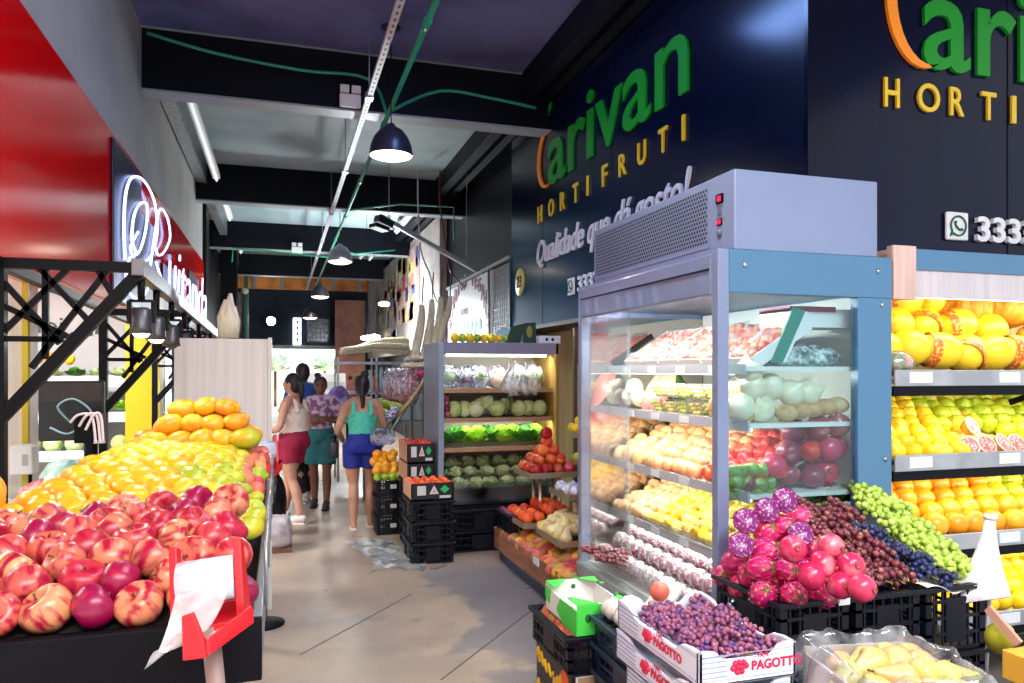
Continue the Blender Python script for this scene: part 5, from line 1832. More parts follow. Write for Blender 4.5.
zt_ = CZ + CH
G_df, L_df = 'dragon fruits in the crate', 'magenta dragon fruit with curling scales heaped in the black crate'
for px, py, d, j in ((735, 562, 3.02, 1), (724, 576, 3.07, 0), (740, 587, 2.97, 0), (763, 594, 2.76, 0), (794, 595, 2.72, 0), (822, 594, 2.75, 0), (760, 568, 2.82, 1), (786, 571, 2.82, 1), (810, 570, 2.85, 1),
                     (764, 551, 2.9, 1), (766, 533, 2.98, 1), (780, 527, 3.0, 1), (798, 518, 3.09, 1), (750, 575, 2.9, 1), (775, 580, 2.86, 1), (806, 582, 2.83, 1), (790, 552, 2.93, 1), (812, 548, 2.98, 1), (788, 540, 3.02, 1)):
    put('dragon', W(px, py, d=d), L_df + (', front row' if j == 0 else ', upper rows'), G_df + (', front row' if j == 0 else ', upper rows'), (R(75) + rnd.uniform(-.5, .3), rnd.uniform(-.5, .5), rnd.uniform(-.8, .8)), .98)
for i, (px, py, d, tip) in enumerate(((746, 521, 2.93, 65), (767, 510, 2.96, 70), (785, 500, 2.98, 75), (801, 533, 2.9, 55), (741, 545, 2.86, 60))):
    p = W(px, py, d=d)
    put('dragoncut', p, 'halved dragon fruit showing speckled purple flesh, ' + ('end of the upright row of three', 'middle of the upright row of three', 'highest, at the fridge post', 'lying beside the pomegranates', 'half hidden below the row of three')[i], None, (R(tip), R(-8 + 4 * i), R(-25)), 1.08)
for i, (px, py, d) in enumerate(((793, 549, 2.62), (831, 547, 2.66), (822, 565, 2.58), (851, 566, 2.58), (862, 588, 2.5), (812, 576, 2.56), (840, 585, 2.56))):
    p = W(px, py, d=d)
    put('pome', p, 'shiny pink red pomegranate beside the dragon fruits, ' + ('nearest the cut halves', 'highest on the grapes', 'in the middle of the group', 'beside the red grapes with its crown out', 'lowest at the crate rim', 'tucked under the others', 'behind the lowest one')[i], None, (R(75) + .2 * (i % 3), .3 * (i % 2), -.3 + .5 * (i % 3)), .88)


def slope_grapes(kind, A, B, C, D, nu, nv, label, group, sc=1.):
    A, B, C, D = map(Vector, (A, B, C, D))
    for j in range(nv):
        for i in range(nu):
            u, v = (i + .5) / nu, (j + .2) / nv
            p = (A * (1 - u) + B * u) * (1 - v) + (D * (1 - u) + C * u) * v
            put(kind, p, label, group, (R(24) + rnd.uniform(-.15, .15), rnd.uniform(-.3, .3), rnd.uniform(-.4, .4)), sc)


slope_grapes('grape_red', (2.07, 2.26, .80), (2.30, 2.26, .78), (2.34, 2.62, 1.00), (2.02, 2.66, 1.02), 3, 4, 'bunch of dark red grapes spilling over the black crate beside the pomegranates', 'red grape bunches in the crate', 1.0)
slope_grapes('grape_green', (2.46, 2.27, .80), (2.68, 2.27, .77), (2.64, 2.68, 1.02), (2.42, 2.70, 1.06), 3, 4, 'bunch of pale green grapes heaped on the black crate by the white paper cone', 'green grape bunches in the crate', 1.0)
for i, (x, y, z) in enumerate(((2.41, 2.27, .80), (2.37, 2.36, .86), (2.50, 2.26, .775), (2.36, 2.46, .91), (2.46, 2.33, .83))):
    put('grape_blue', (x, y, z), 'bunch of blue black grapes wedged between the red and the green grapes', 'blue grape bunches in the crate', (R(24), 0, .3 * i), .95)
one(MB().grid(lambda u, v: V(2.36 + .36 * u, 2.24 + .3 * v - .01 * math.sin(9 * u), zt_ + .008 - .03 * (1 - v) * math.sin(PI * u) ** 2 + .01 * math.sin(12 * u + 4 * v)), 18, 8).build('paper_liner', M_white, None, solid=.002), 'white paper liner poking out under the green grapes', 'paper')
MB().box((1.95, 2.24, .742), (2.0, 2.2435, .765)).build('sticker_tag', M_white, None)
one(bpy.data.objects['sticker_tag'], 'small white tag stuck on the rim of the dragon fruit crate', 'tag')

# white paper cone on the shelf lip
p = W(985, 560, d=2.98)
t = thing('paper_cone', 'white paper cone standing in front of the oranges beyond the green grapes', 'paper cone', (p.x, p.y, .68))
def cone(u, v):
    a = 2 * PI * u
    r = .018 + .10 * v ** 1.5
    return V(p.x + .03 - .05 * v + r * math.cos(a) * (1 + .2 * math.sin(3 * a) * v), p.y + r * math.sin(a) * .8, 1.02 - .34 * v - .04 * math.sin(a) * v)
MB().grid(cone, 24, 8).build('paper', mat('white_paper', (226, 226, 232), .6), t, solid=.002)
MB().lathe([(0, 0), (.026, 0), (.026, .02), (0, .02)], 16, Matrix.Translation((p.x + .03, p.y, 1.005))).build('cap', M_white, t)
MB().tube([(p.x + .03, p.y, 1.01), (p.x, p.y, .40), (p.x, p.y, 0)], .012, 8).build('stand_rod', M_steel, t)
# yellow carton at the lower edge
a = W(990, 648, d=2.6)
t = thing('yellow_carton', 'flat yellow cardboard carton below the paper cone', 'carton', (a.x + .15, a.y + .05, 0))
MB().box((a.x + .03, a.y - .22, a.z - .10), (a.x + .45, a.y - .02, a.z)).build('carton_body', mat('yellow_card', (224, 172, 60), .55), t, bevel=.004)
MB().box((a.x + .05, a.y - .2, 0), (a.x + .42, a.y - .04, a.z - .10)).build('lower_carton', mat('brown_card', (170, 120, 70), .6), t)
put('mango_g', W(1000, 638, d=2.75), 'green fruit lying below the lowest lemons beside the black crates', None, None, 1.1)
MB().bar(W(988, 608, d=2.72), W(1019, 644, d=2.62), .015, .03).build('wooden_stick', mat('pinkish_wood', (196, 150, 130), .6), None)
one(bpy.data.objects['wooden_stick'], 'slanting pale wooden stick beside the lowest lemons', 'stick')
# ============================================================ GRAPE BOXES, PEAR CARTON, GREEN BOX
M_foam = mat('white_printed_box', (214, 222, 240), .45)
M_printred = mat('raspberry_print', (196, 24, 70), .5)
M_printgrey = mat('pale_grey_print', (150, 162, 190), .55)


def grape_box(loc, label, filled):
    a, b_, h = .317, .51, .098
    t = thing('grape_box', label, 'box', loc)
    ORI[t.name] = Vector()
    def wall(P0, d, n, L_):
        """one side with scooped top edge and thickness"""
        pts = [(0, 0), (L_, 0), (L_, h), (L_ * .90, h), (L_ * .82, h - .006), (L_ * .74, h - .03), (L_ * .26, h - .03), (L_ * .18, h - .006), (L_ * .10, h), (0, h)]
        return [Vector(P0) + Vector(d) * x + V(0, 0, z) for x, z in pts], n
    mb = MB()
    for P0, d, n, L_ in (((0, 0, 0), (1, 0, 0), (0, 1, 0), a), ((0, b_ - .014, 0), (1, 0, 0), (0, 1, 0), a), ((0, 0, 0), (0, 1, 0), (1, 0, 0), b_), ((a - .014, 0, 0), (0, 1, 0), (1, 0, 0), b_)):
        pts, n = wall(P0, d, n, L_)
        mb.poly(pts, n, .014)
    mb.box((0, 0, 0), (a, b_, .01))
    mb.build('box_body', M_foam, t, bevel=.003)
    # print on the front and on the aisle side: fruit emblem, maker's name, small lines
    for O, ux, n, L_ in (((0, -.001, 0), V(1, 0, 0), V(0, -1, 0), a), ((-.001, b_, 0), V(0, -1, 0), V(-1, 0, 0), b_)):
        mb, ml, me_ = MB(), MB(), MB()
        O = Vector(O)
        s0 = L_ * .30 if L_ < .5 else L_ * .36
        lettering(mb, 'PAGOTTO', O + ux * (s0 + .072) + V(0, 0, .032), ux, (0, 0, 1), .165, .028, .002, bold=.03)
        lettering(mb, '- FAM. -', O + ux * (s0 + .08) + V(0, 0, .066), ux, (0, 0, 1), .06, .012, .002)
        for i, (bx, bz) in enumerate(((0, 0), (.014, .003), (.028, 0), (.042, .004), (.007, .012), (.021, .014), (.035, .013), (.014, -.011), (.028, -.010), (.021, .002))):
            c = O + ux * (s0 + .012 + bx) + V(0, 0, .045 + bz)
            me_.ball(c, (.009, .009, .009), 8, 6)
        for k in range(5): ml.poly([O + ux * (.012 + .0) + V(0, 0, .024 + .014 * k), O + ux * (.09 if L_ < .5 else .15) + V(0, 0, .024 + .014 * k), O + ux * (.09 if L_ < .5 else .15) + V(0, 0, .028 + .014 * k), O + ux * .012 + V(0, 0, .028 + .014 * k)], n, .001)
        for zz in (.016, .083): ml.poly([O + ux * .01 + V(0, 0, zz), O + ux * (L_ - .01) + V(0, 0, zz), O + ux * (L_ - .01) + V(0, 0, zz + .002), O + ux * .01 + V(0, 0, zz + .002)], n, .001)
        mb.build('brand_lettering', M_printred, t)
        me_.build('fruit_emblem_print', M_printred, t)
        ml.build('line_print', M_printgrey, t)
    return t


gx, gy, gz = 1.09, 1.785, .732
grape_box((gx, gy, gz), 'top white printed box with scooped sides full of purple grapes', True)
grape_box((gx - .004, gy + .008, gz - .1), 'white printed box directly under the open box of purple grapes', False)
grape_box((gx + .02, gy - .02, gz - .2), 'lowest visible white printed box under the purple grapes', False)
for k in range(3):
    crate((gx + .01, gy + .03, .176 * k), .30, .46, .174, 'shallow black crate under the white grape boxes, ' + ('on the floor', 'middle one', 'topmost')[k], rows=2)
for j in range(5):
    for i in range(3):
        put('grape_box', (gx + .066 + .092 * i + rnd.uniform(-.01, .01), gy + .03 + .088 * j, gz + .05 + .022 * math.sin(PI * (j + .5) / 5)), 'bunch of dusty purple grapes in the open white printed box', 'purple grape bunches in the white box', (R(4) + rnd.uniform(-.15, .15), rnd.uniform(-.2, .2), rnd.uniform(-.5, .5)), .84)

# pear carton with crinkled plastic, set at an angle
pc = W(905, 628, d=2.28)
PZ = pc.z - .02
yaw_p = R(-10)
t = thing('pear_carton', 'open carton lined with crinkled clear plastic and filled with pears', 'carton', (0, 0, 0))
Mp = Matrix.Translation((pc.x, pc.y, 0)) @ Matrix.Rotation(yaw_p, 4, 'Z')
# local frame: far corner at the origin, sides along -x and -y
A_, B_ = .33, .36
M_carton = mat('brown_grey_carton', (186, 172, 160), .6)
mb = MB()
for a, b_ in (((-A_, -.012, PZ - .24), (0, 0, PZ - .02)), ((-A_, -B_, PZ - .24), (0, -B_ + .012, PZ - .05)), ((-.012, -B_, PZ - .24), (0, 0, PZ - .02)), ((-A_, -B_, PZ - .24), (-A_ + .012, 0, PZ - .04)), ((-A_, -B_, PZ - .24), (0, 0, PZ - .23))):
    mb.box(a, b_, Mp)
mb.build('carton_body', M_carton, t)
mb = MB()
mb.box((-.15, -.016, PZ - .16), (-.02, -.0125, PZ - .03), Mp)
mb.build('white_card', M_white, t)
def liner(u, v):
    """plastic draped over the four rims"""
    s = u * 4
    k = int(min(3.999, s))
    f = s - k
    cs = [V(-A_, 0, 0), V(0, 0, 0), V(0, -B_, 0), V(-A_, -B_, 0)]
    p = cs[k].lerp(cs[(k + 1) % 4], f)
    cen = V(-A_ / 2, -B_ / 2, 0)
    out = (p - cen).normalized()
    wob = .006 * math.sin(37 * u) + .004 * math.sin(83 * u + 3 * v) + .002 * math.sin(140 * u + 9 * v)
    if v < .5:
        q = p + out * (-.05 + .09 * v * 2 * .6) + V(0, 0, PZ - .14 + .16 * math.sin(v * PI) + wob)
    else:
        w_ = (v - .5) * 2
        q = p + out * (.004 + .045 * math.sin(w_ * 1.8)) + V(0, 0, PZ + .02 - .13 * w_ + wob) + out * wob
    return Mp @ q
M_liner = glass('crinkled_clear_liner', (240, 244, 248), .8, .12, .12, 16)
MB().grid(liner, 120, 14).build('plastic_liner', M_liner, t)
ps = []
for j in range(4):
    for i in range(4):
        p = Mp @ V(-A_ + .06 + .072 * i + .03 * (j % 2), -B_ + .055 + .083 * j, PZ - .06 + .03 * math.sin(PI * (i + .5) / 4) * math.sin(PI * (j + .5) / 4) + rnd.uniform(-.012, .012))
        put('frontpear', p, 'green yellow pear lying in the plastic lined carton', 'pears in the plastic lined carton', (R(90) + rnd.uniform(-.3, .3), rnd.uniform(-.3, .3), rnd.choice((1, -1)) * R(75) + rnd.uniform(-.6, .6)), 1.08)
mb = MB()
one(mb.box((-A_ - .05, -B_ - .05, 0), (.03, .03, PZ - .245), Mp).build('plinth_box', mat('dark_card_box', (70, 64, 62), .6), None), 'dark box standing under the plastic lined pear carton', 'box')

# green and white open box on black crates
M_greencard = mat('bright_green_card', (70, 206, 74), .5)
M_whitecard = mat('white_card', (226, 226, 224), .55)
c1 = W(577, 606, Y=2.95)
gx2, gy2, gtop = c1.x, c1.y, c1.z
GA, GB, GH = .25, .39, .13
t = thing('green_box', 'empty green and white cardboard fruit box with folded green flaps', 'box', (gx2, gy2, gtop - GH))
ORI[t.name] = Vector()
mb = MB()
mb.box((0, 0, 0), (GA, GB, .006)).box((0, 0, 0), (.006, GB, GH * .82)).box((GA - .006, 0, 0), (GA, GB, GH * .82)).box((0, 0, 0), (GA, .006, GH)).box((0, GB - .006, 0), (GA, GB, GH))
mb.build('box_body', M_whitecard, t)
mb = MB()
MB().box((.0, -.003, 0), (GA, -.0005, GH)).build('green_front', M_greencard, t)
MB().box((-.003, 0, 0), (-.0005, GB * .42, GH * .82)).poly([(-.003, GB * .42, 0), (-.003, GB * .62, GH * .35), (-.003, GB * .5, GH * .82), (-.003, GB * .42, GH * .82)], (1, 0, 0), .0025).build('green_print', M_greencard, t)
MB().poly([(-.003, GB * .86, GH * .3), (-.003, GB, GH * .5), (-.003, GB, GH * .9), (-.003, GB * .8, GH * .85)], (1, 0, 0), .0025).build('green_print', M_greencard, t)
for x0_, y0_ in ((0, 0), (GA - .1, 0), (0, GB - .11), (GA - .1, GB - .11)):
    MB().poly([(x0_, y0_, GH), (x0_ + .1, y0_, GH), (x0_ + (.02 if x0_ == 0 else .08), y0_ + .11, GH), (x0_ + (0 if x0_ == 0 else .1), y0_ + .11, GH)] if y0_ == 0 else [(x0_, y0_ + .11, GH), (x0_ + (0 if x0_ == 0 else .1), y0_, GH), (x0_ + (.02 if x0_ == 0 else .08), y0_, GH), (x0_ + .1, y0_ + .11, GH)][::-1], (0, 0, 1), .005).build('corner_flap', M_greencard, t)
mb = MB()
for k in range(6): mb.box((.12, -.0045, .02 + .016 * k), (.21 - .02 * (k % 3), -.003, .027 + .016 * k))
mb.ball((.05, -.003, GH * .55), (.014, .001, .02), 12, 8).ball((GA * .55, GB - .008, GH * .75), (.012, .002, .012), 10, 8)
mb.build('dark_print', mat('dark_green_print', (30, 110, 50), .5), t)
# crate of mangoes under it, printed cartons below
mz = gtop - GH - .005
crate((gx2 - .04, gy2 + .005, mz - .155), .34, .46, .155, 'black crate of green and pink mangoes under the green box', None, rows=3)
for i in range(8):
    put('mango_mix', (gx2 + .03, gy2 + .075 + .05 * i, mz - .03), 'green and pink mango at the edge of the crate under the green box', 'mangoes under the green box', None, .8)
M_fruitprint = mat('yellow_print', (230, 186, 40), .5)
for k, zz in enumerate((mz - .308, mz - .46)):
    t = thing('printed_carton', 'black carton printed with yellow script and orange fruit, ' + ('upper one under the mango crate', 'lower one on the floor')[k], 'carton', (gx2 - .03, gy2 - .01, zz))
    ORI[t.name] = Vector()
    MB().box((0, 0, 0), (.33, .45, .15)).build('carton_body', mat('black_card', (22, 20, 26), .45), t, bevel=.004)
    mb = MB()
    q = spline([V(-.002, y, z) for y, z in ((.43, .09), (.41, .13), (.39, .07), (.37, .12), (.34, .07), (.32, .10), (.29, .06), (.27, .10), (.24, .06), (.21, .085))])
    mb.tube(q, .009, 5)
    for y, z in ((.16, .06), (.12, .085), (.08, .05), (.14, .03), (.2, .04)): mb.ball((-.0, y, z), (.004, .028, .03), 10, 8)
    mb.build('yellow_print', M_fruitprint, t)
    MB().ball((0, .08, .095), (.004, .05, .05), 14, 10).build('orange_print', mat('orange_print', (230, 90, 30), .5), t)
    mb = MB()
    mb.box((.03, -.002, .02), (.30, 0, .138))
    mb.build('pale_label', mat('tan_label', (170, 146, 110), .6), t)
    MB().box((.02, -.0012, .012), (.31, 0, .143)).build('label_border', M_white, t)
# tall stack of blue-black crates between the green box and the grape boxes
cx_, cy_ = W(592, 650, d=3.05).x, W(592, 650, d=3.05).y
for k in range(5):
    crate((1.28, 2.42, .112 * k), .30, .50, .11, 'shallow blue black crate between the green box and the grape boxes, ' + ('on the floor', 'second up', 'third up', 'fourth up', 'topmost of the stack')[k], None, M_crate_blue, rows=3, cols=6)
t = thing('wrapped_pack', 'grey white wrapped pack lying on the blue black crates', 'pack', (1.35, 2.8, .56))
mb = MB()
for i in range(3):
    for j in range(2):
        mb.ball((1.34 + .085 * j, 2.62 + .12 * i, .60), (.05, .065, .045), 12, 8, lambda th, ph: 1 + .08 * math.sin(5 * ph + 3 * th + i))
mb.build('wrapped_packs', mat('grey_white_wrap', (186, 180, 172), .4, col2=(214, 212, 208), nscale=30, bump=.3), t)
# ============================================================ LOW PLATFORM AND TIERED FRUIT STANDS
M_plank = mat('brown_plank', (150, 104, 76), .55, col2=(120, 78, 56), nscale=4, stretch=(1, 1, 9))
M_darkbase = mat('dark_blue_base', (52, 66, 92), .5)
pf = thing('low_platform', 'low wooden edged display platform of mangoes on a dark base', 'platform', (2.1, 5.2, 0))
MB().box((1.745, 4.26, .10), (1.76, 6.12, .27)).build('plank_edge', M_plank, pf, bevel=.003)
MB().box((1.76, 6.1, .10), (2.75, 6.12, .27)).build('plank_edge', M_plank, pf)
MB().box((1.79, 4.26, 0), (2.75, 6.08, .12)).build('base', M_darkbase, pf)
MB().box((1.76, 4.26, .12), (2.75, 6.1, .2)).build('deck', M_bedblack, pf)
MB().box((1.735, 4.95, .22), (1.744, 5.06, .27)).build('price_card', M_price, pf)
S = pile((1.81, 4.32, .25), (1.81, 6.02, .25), (2.25, 6.02, .40), (2.25, 4.32, .40), .0, .115,
         lambda u, v: ('mango_mix', 'red green mango lying on the low wooden edged platform', 'mangoes on the low platform', 1.0), .12, lie=True)
bed(pf, S, .055, M_bedblack)
t = thing('loose_greens', 'small sprig of green leaves lying on the floor by the low platform', 'leaf')
t.location = W(483, 546, Z=.02)
pl = leafy(M_parsley, 77, 26, .09, .3)
pl.parent = t
COL.objects.link(pl)
pl.name = 'leaves'
M_tiersteel = mat('bright_tier_steel', (190, 176, 150), .3, .6)


def tier(name, x, y, z, w_, d_, lab, legs=True):
    t = thing(name, lab, 'stand', (x, y, z))
    MB().box((x - w_ / 2, y - d_ / 2, z - .012), (x + w_ / 2, y + d_ / 2, z)).build('tray', mat('dark_tier_tray', (70, 54, 44), .5), t, bevel=.003)
    mb = MB()
    mb.box((x - w_ / 2 - .006, y - d_ / 2 - .006, z - .014), (x - w_ / 2, y + d_ / 2 + .006, z + .03)).box((x - w_ / 2, y - d_ / 2 - .006, z - .014), (x + w_ / 2, y - d_ / 2, z + .03))
    mb.build('tray_lip', M_tiersteel, t)
    for dx, dy in ((-.1, -.1), (.1, -.1), (-.1, .1), (.1, .1)):
        MB().tube([(x + dx * w_ * 2, y + dy * d_ * 2, z - .012), (x + dx * w_ * 2, y + dy * d_ * 2, .2)], .014, 8).build('leg', M_tiersteel, t)
    return t


def pyramid(x, y, z, w_, d_, s, kind, label, group, rows, sc=1.):
    for k in range(rows):
        nx_ = max(1, round(w_ / s) - k)
        ny_ = max(1, round(d_ / s) - k)
        for i in range(nx_):
            for j in range(ny_):
                if 0 < i < nx_ - 1 and 0 < j < ny_ - 1 and k < rows - 1 and i > 0: continue
                kk, ll, gg = kind(k) if callable(kind) else (kind, label, group)
                put(kk, (x + (i - (nx_ - 1) / 2) * s + rnd.uniform(-.006, .006), y + (j - (ny_ - 1) / 2) * s + rnd.uniform(-.006, .006), z + s * .5 + k * s * .74), ll, gg, None, sc)


p = W(540, 500, d=6.0)
tier('tier_stand', 2.10, 5.78, .76, .42, .42, 'upper steel tray stand carrying a pyramid of red apples')
pyramid(2.10, 5.78, .76, .42, .42, .094, 'tomapple', 'red orange apple in the pyramid on the upper tray stand', 'apples in the pyramid', 5, 1.0)
tier('tier_stand', 2.02, 5.66, .40, .46, .46, 'middle steel tray stand of apples and persimmons')
for i in range(5):
    for j in range(4):
        k_ = ('tomapple', 'red apple on the middle tray stand', 'apples on the middle tray stand') if (i + j) % 3 and i > 1 else ('persimmon', 'orange persimmon on the middle tray stand', 'persimmons on the middle tray stand')
        put(k_[0], (1.84 + .095 * j, 5.48 + .095 * i, .455 + .05 * (j > 1)), k_[1], k_[2], None, .95)
tier('tier_stand', 2.06, 5.02, .40, .44, .5, 'lower steel tray stand of pale pears near the fridge')
S = pile((1.88, 4.8, .45), (1.88, 5.24, .45), (2.24, 5.24, .58), (2.24, 4.8, .58), .03, .098, lambda u, v: ('palepear', 'pale yellow pear heaped on the lower tray stand', 'pale pears on the tray stand', 1.0), .12)
tier('tier_stand', 2.16, 5.12, .69, .4, .4, 'steel tray stand of foil wrapped packs behind the apple pyramid')
M_foil = mat('crumpled_foil_wrap', (214, 218, 226), .25, .4, col2=(240, 240, 244), nscale=40, bump=.5)
PROTO['foil'] = ([MB().ball((0, 0, 0), (.05, .042, .03), 14, 9, lambda th, ph: 1 + .1 * math.sin(5 * ph + 3 * th) + .06 * math.sin(9 * ph + 7 * th)).build('foil_pack', M_foil, None, link=False)], 'pack', .05)
for i in range(4):
    for j in range(4):
        put('foil', (2.02 + .09 * i, 4.98 +   .09 * j, .73 + .03 * (i > 1)), 'silvery wrapped pack on the tray stand above the pale pears', 'silvery packs on the tray stand', None, 1.0)
tier('tier_stand', 2.44, 5.5, 1.08, .36, .5, 'tall steel tray stand of yellow lemons behind the apple pyramid')
pyramid(2.44, 5.5, 1.08, .36, .5, .088, 'lemon', 'yellow lemon on the tall tray stand behind the apples', 'lemons on the tall tray stand', 3, .95)
tier('tier_stand', 2.45, 5.48, .86, .34, .4, 'steel tray stand of green limes under the lemons')
pyramid(2.45, 5.48, .86, .34, .4, .075, 'guava', 'yellow green lime on the stand under the lemons', 'limes under the lemons', 2, .8)
crate((1.76, 5.72, .285), .28, .36, .15, 'small dark crate of red chillies at the far corner of the low platform', None, None, 0., 2, 4)
for i in range(4):
    for j in range(5):
        put('plum', (1.80 + .06 * i, 5.76 + .07 * j, .42), 'dark red plum in the small crate at the end of the platform', 'plums in the small crate', None, 1.0)
bpy.data.objects[[o.name for o in bpy.data.objects if o.get('label', '').startswith('small dark crate of red')][0]]['label'] = 'small dark crate of red plums at the far corner of the low platform'

# ============================================================ VEGETABLE FRIDGE FACING THE VIEWER
vx0, vx1, vy, vz = 1.40, 2.50, 6.55, 1.86
vf = thing('vegetable_fridge', 'grey open fronted vegetable fridge with four shelves of greens', 'fridge', (1.95, 6.9, 0))
M_vgrey = mat('lilac_grey_case', (136, 134, 152), .35)
M_vback = mat('vegetable_case_back', (196, 190, 176), .5)
MB().box((vx0, vy - .02, 1.755), (vx1, vy + .7, vz)).build('hood', M_vgrey, vf, bevel=.006)
MB().box((vx0 - .05, vy - .02, 0), (vx0, vy + .7, vz)).build('side_panel', mat('steel_blue_side', (150, 164, 184), .3, .2), vf, bevel=.004)
MB().box((vx1 - .03, vy - .02, 0), (vx1, vy + .7, vz)).build('side_panel', mat('yellow_brown_side', (176, 140, 70), .45), vf)
MB().box((vx0, vy + .66, 0), (vx1, vy + .7, vz)).build('back_panel', M_vback, vf)
VS = (1.43, 1.16, .89)
M_woodlip = mat('tan_shelf_lip', (176, 140, 100), .5)
for z in VS:
    s_ = MB().box((vx0, vy + .08, z - .02), (vx1 - .03, vy + .66, z)).build('shelf', M_vback, vf)
    MB().box((vx0, vy + .06, z - .03), (vx1 - .03, vy + .08, z + .01)).build('shelf_lip', M_woodlip, s_)
MB().box((vx0, vy - .02, .40), (vx1 - .03, vy, .60)).build('clear_front', M_acryl, vf)
MB().box((vx0, vy, 0), (vx1, vy + .66, .42)).build('base', M_standblack, vf)
MB().tube([(vx0 + .05, vy + .12, 1.745), (vx1 - .08, vy + .12, 1.745)], .012, 6).build('led_strip', M_led, vf)
lamp('case_light', 'AREA', ((vx0 + vx1) / 2, vy + .1, 1.735), 6.5, (1, .98, .92), 1.0, .06, look=(1.95, vy + .35, 1.2))
lamp('case_light', 'AREA', ((vx0 + vx1) / 2, vy + .1, 1.125), 4, (1, .98, .92), 1.0, .06, look=(1.95, vy + .35, .8))
M_mesh_white = glass('white_mesh_bag', (250, 250, 250), .8, .3, .34, 12)
M_mesh_blue = glass('blue_mesh_bag', (220, 228, 250), .85, .3, .16, 14)
for i, (dx, kind, m, lab, c) in enumerate(((.10, 'lettuce', M_mesh_blue, 'bag of pale greens at the crate end', 'greens'), (.27, 'plum', M_mesh_blue, 'bag of dark beets standing taller', 'beets'), (.38, 'lettuce', M_mesh_blue, 'blue banded bag of bright green leaves', 'greens'),
                                           (.56, 'potato', M_mesh_blue, 'bag of brown roots', 'roots'), (.76, 'herb', M_mesh_white, 'dark green bundle under white plastic', 'herbs'), (.93, 'lettuce', M_mesh_white, 'bright green white bag at the tan side', 'greens'))):
    x = vx0 + dx
    put(kind, (x, vy + .22, 1.50), lab[0].upper() * 0 + ('loose ' if kind in ('plum', 'potato') else '') + {'lettuce': 'lettuce', 'plum': 'beet', 'potato': 'root', 'herb': 'herb bundle'}[kind] + ' inside the ' + lab.split(' at ')[0] + ' on the top vegetable shelf', None, (0, 0, i), 1.15 if kind in ('lettuce', 'herb') else 1.6, {'lettuce': 'lettuce', 'plum': 'beet', 'potato': 'root', 'herb': 'herbs'}[kind])
    bagshape((x, vy + .21, 1.53), (.1, .09, .12), 30 + i, 'plastic_bag', m, lab + ' on the top shelf of the vegetable fridge')
for k, (dx, sc) in enumerate(((.66, 1.), (.82, 1.1))):
    def drape(u, v, dx=dx):
        return V(vx0 + dx + (u - .5) * .16 * (.5 + v) + .02 * math.sin(7 * v), vy + .05 - .02 * math.sin(PI * u) - .01 * math.sin(20 * u), 1.70 - .34 * v * (1 - .3 * abs(u - .5)) + .01 * math.sin(15 * u))
    one(MB().grid(drape, 16, 14).build('plastic_sheet', M_mesh_white, None), 'white plastic bag hanging over the top vegetable shelf edge' + (', nearer the middle' if k == 0 else ', nearer the tan side'), 'bag')
for i in range(9):
    put('cabbage' if i not in (3, 5) else 'palelettuce', (vx0 + .14 + .105 * i, vy + .2 + .03 * (i % 2), 1.245), ('pale wrapped cabbage' if i not in (3, 5) else 'leafy endive') + ' on the second shelf of the vegetable fridge', 'cabbages in the vegetable fridge' if i not in (3, 5) else 'endives in the vegetable fridge', None if i not in (3, 5) else (R(50), 0, i), .9 if i not in (3, 5) else 1.3, None if i not in (3, 5) else 'endive')
for i in range(5):
    put('redonion', (vx0 + .06, vy + .12 + .02 * i, 1.2 + .05 * i), 'red onion at the crate end of the second vegetable shelf', 'red onions in the vegetable fridge', None, .6)
for i in range(8):
    put('lettuce' if i % 3 else 'herb', (vx0 + .14 + .115 * i, vy + .2 + .04 * (i % 2), .93), ('loose green lettuce' if i % 3 else 'dark green herb tuft') + ' on the third shelf of the vegetable fridge', 'lettuces on the third vegetable shelf' if i % 3 else 'herb tufts on the third vegetable shelf', (0, 0, i * 1.3), (1.8, 1.7, 2.1))
for j in range(3):
    for i in range(6):
        put('palelettuce', (vx0 + .16 + .155 * i, vy + .1 + .15 * j, .52 + .08 * j), 'pale frilly lettuce in the lowest bin of the vegetable fridge', 'pale lettuces in the lowest bin', (0, 0, i + j), 1.4)
for k in range(2):
    crate((vx0 + .04 + .02 * k, vy - .16, .19 * k), .56, .13, .185, 'black crate at the foot of the vegetable fridge, ' + ('on the floor', 'upper one')[k], rows=3)
t = thing('avocado_half', 'cut avocado shaped dark fruit sign on top of the vegetable fridge', 'sign', (2.0, 6.7, vz))
# fruit and boxes on top of the fridge
for i in range(8):
    put('melon' if i % 3 == 2 else ('guava' if i % 2 else 'lemon'), (vx0 + .14 + .07 * i, vy + .16, vz + .045), ('yellow melon' if i % 3 == 2 else 'green fruit' if i % 2 else 'yellow lemon') + ' lying on top of the vegetable fridge', ('melons' if i % 3 == 2 else 'green fruits' if i % 2 else 'lemons') + ' on top of the vegetable fridge', None, .45 if i % 3 == 2 else .9)
mb = MB()
a = vx0 + .78
mb.poly([(a - .16, vy + .12, vz), (a - .02, vy + .12, vz), (a + .03, vy + .12, vz + .19), (a - .1, vy + .12, vz + .16)], (0, 1, 0), .06).poly([(a + .0, vy + .11, vz), (a + .14, vy + .11, vz), (a + .13, vy + .11, vz + .2), (a + .01, vy + .11, vz + .19)], (0, 1, 0), .07)
mb.build('carton_panel', mat('dark_green_card', (26, 60, 50), .5), t)
MB().ball((a + .07, vy + .105, vz + .11), (.03, .004, .055), 14, 10).build('fruit_print', mat('olive_print', (140, 140, 40), .5), t)
MB().poly([(a - .28, vy + .14, vz), (a - .1, vy + .14, vz), (a - .02, vy + .14, vz + .16), (a - .24, vy + .14, vz + .12)], (0, 1, 0), .03).build('pale_flap', mat('pale_teal_card', (150, 200, 214), .5), t)
t['label'] = 'dark green and pale teal cartons with a fruit print on the vegetable fridge'
t['category'] = 'carton'
t.name = 'printed_carton'
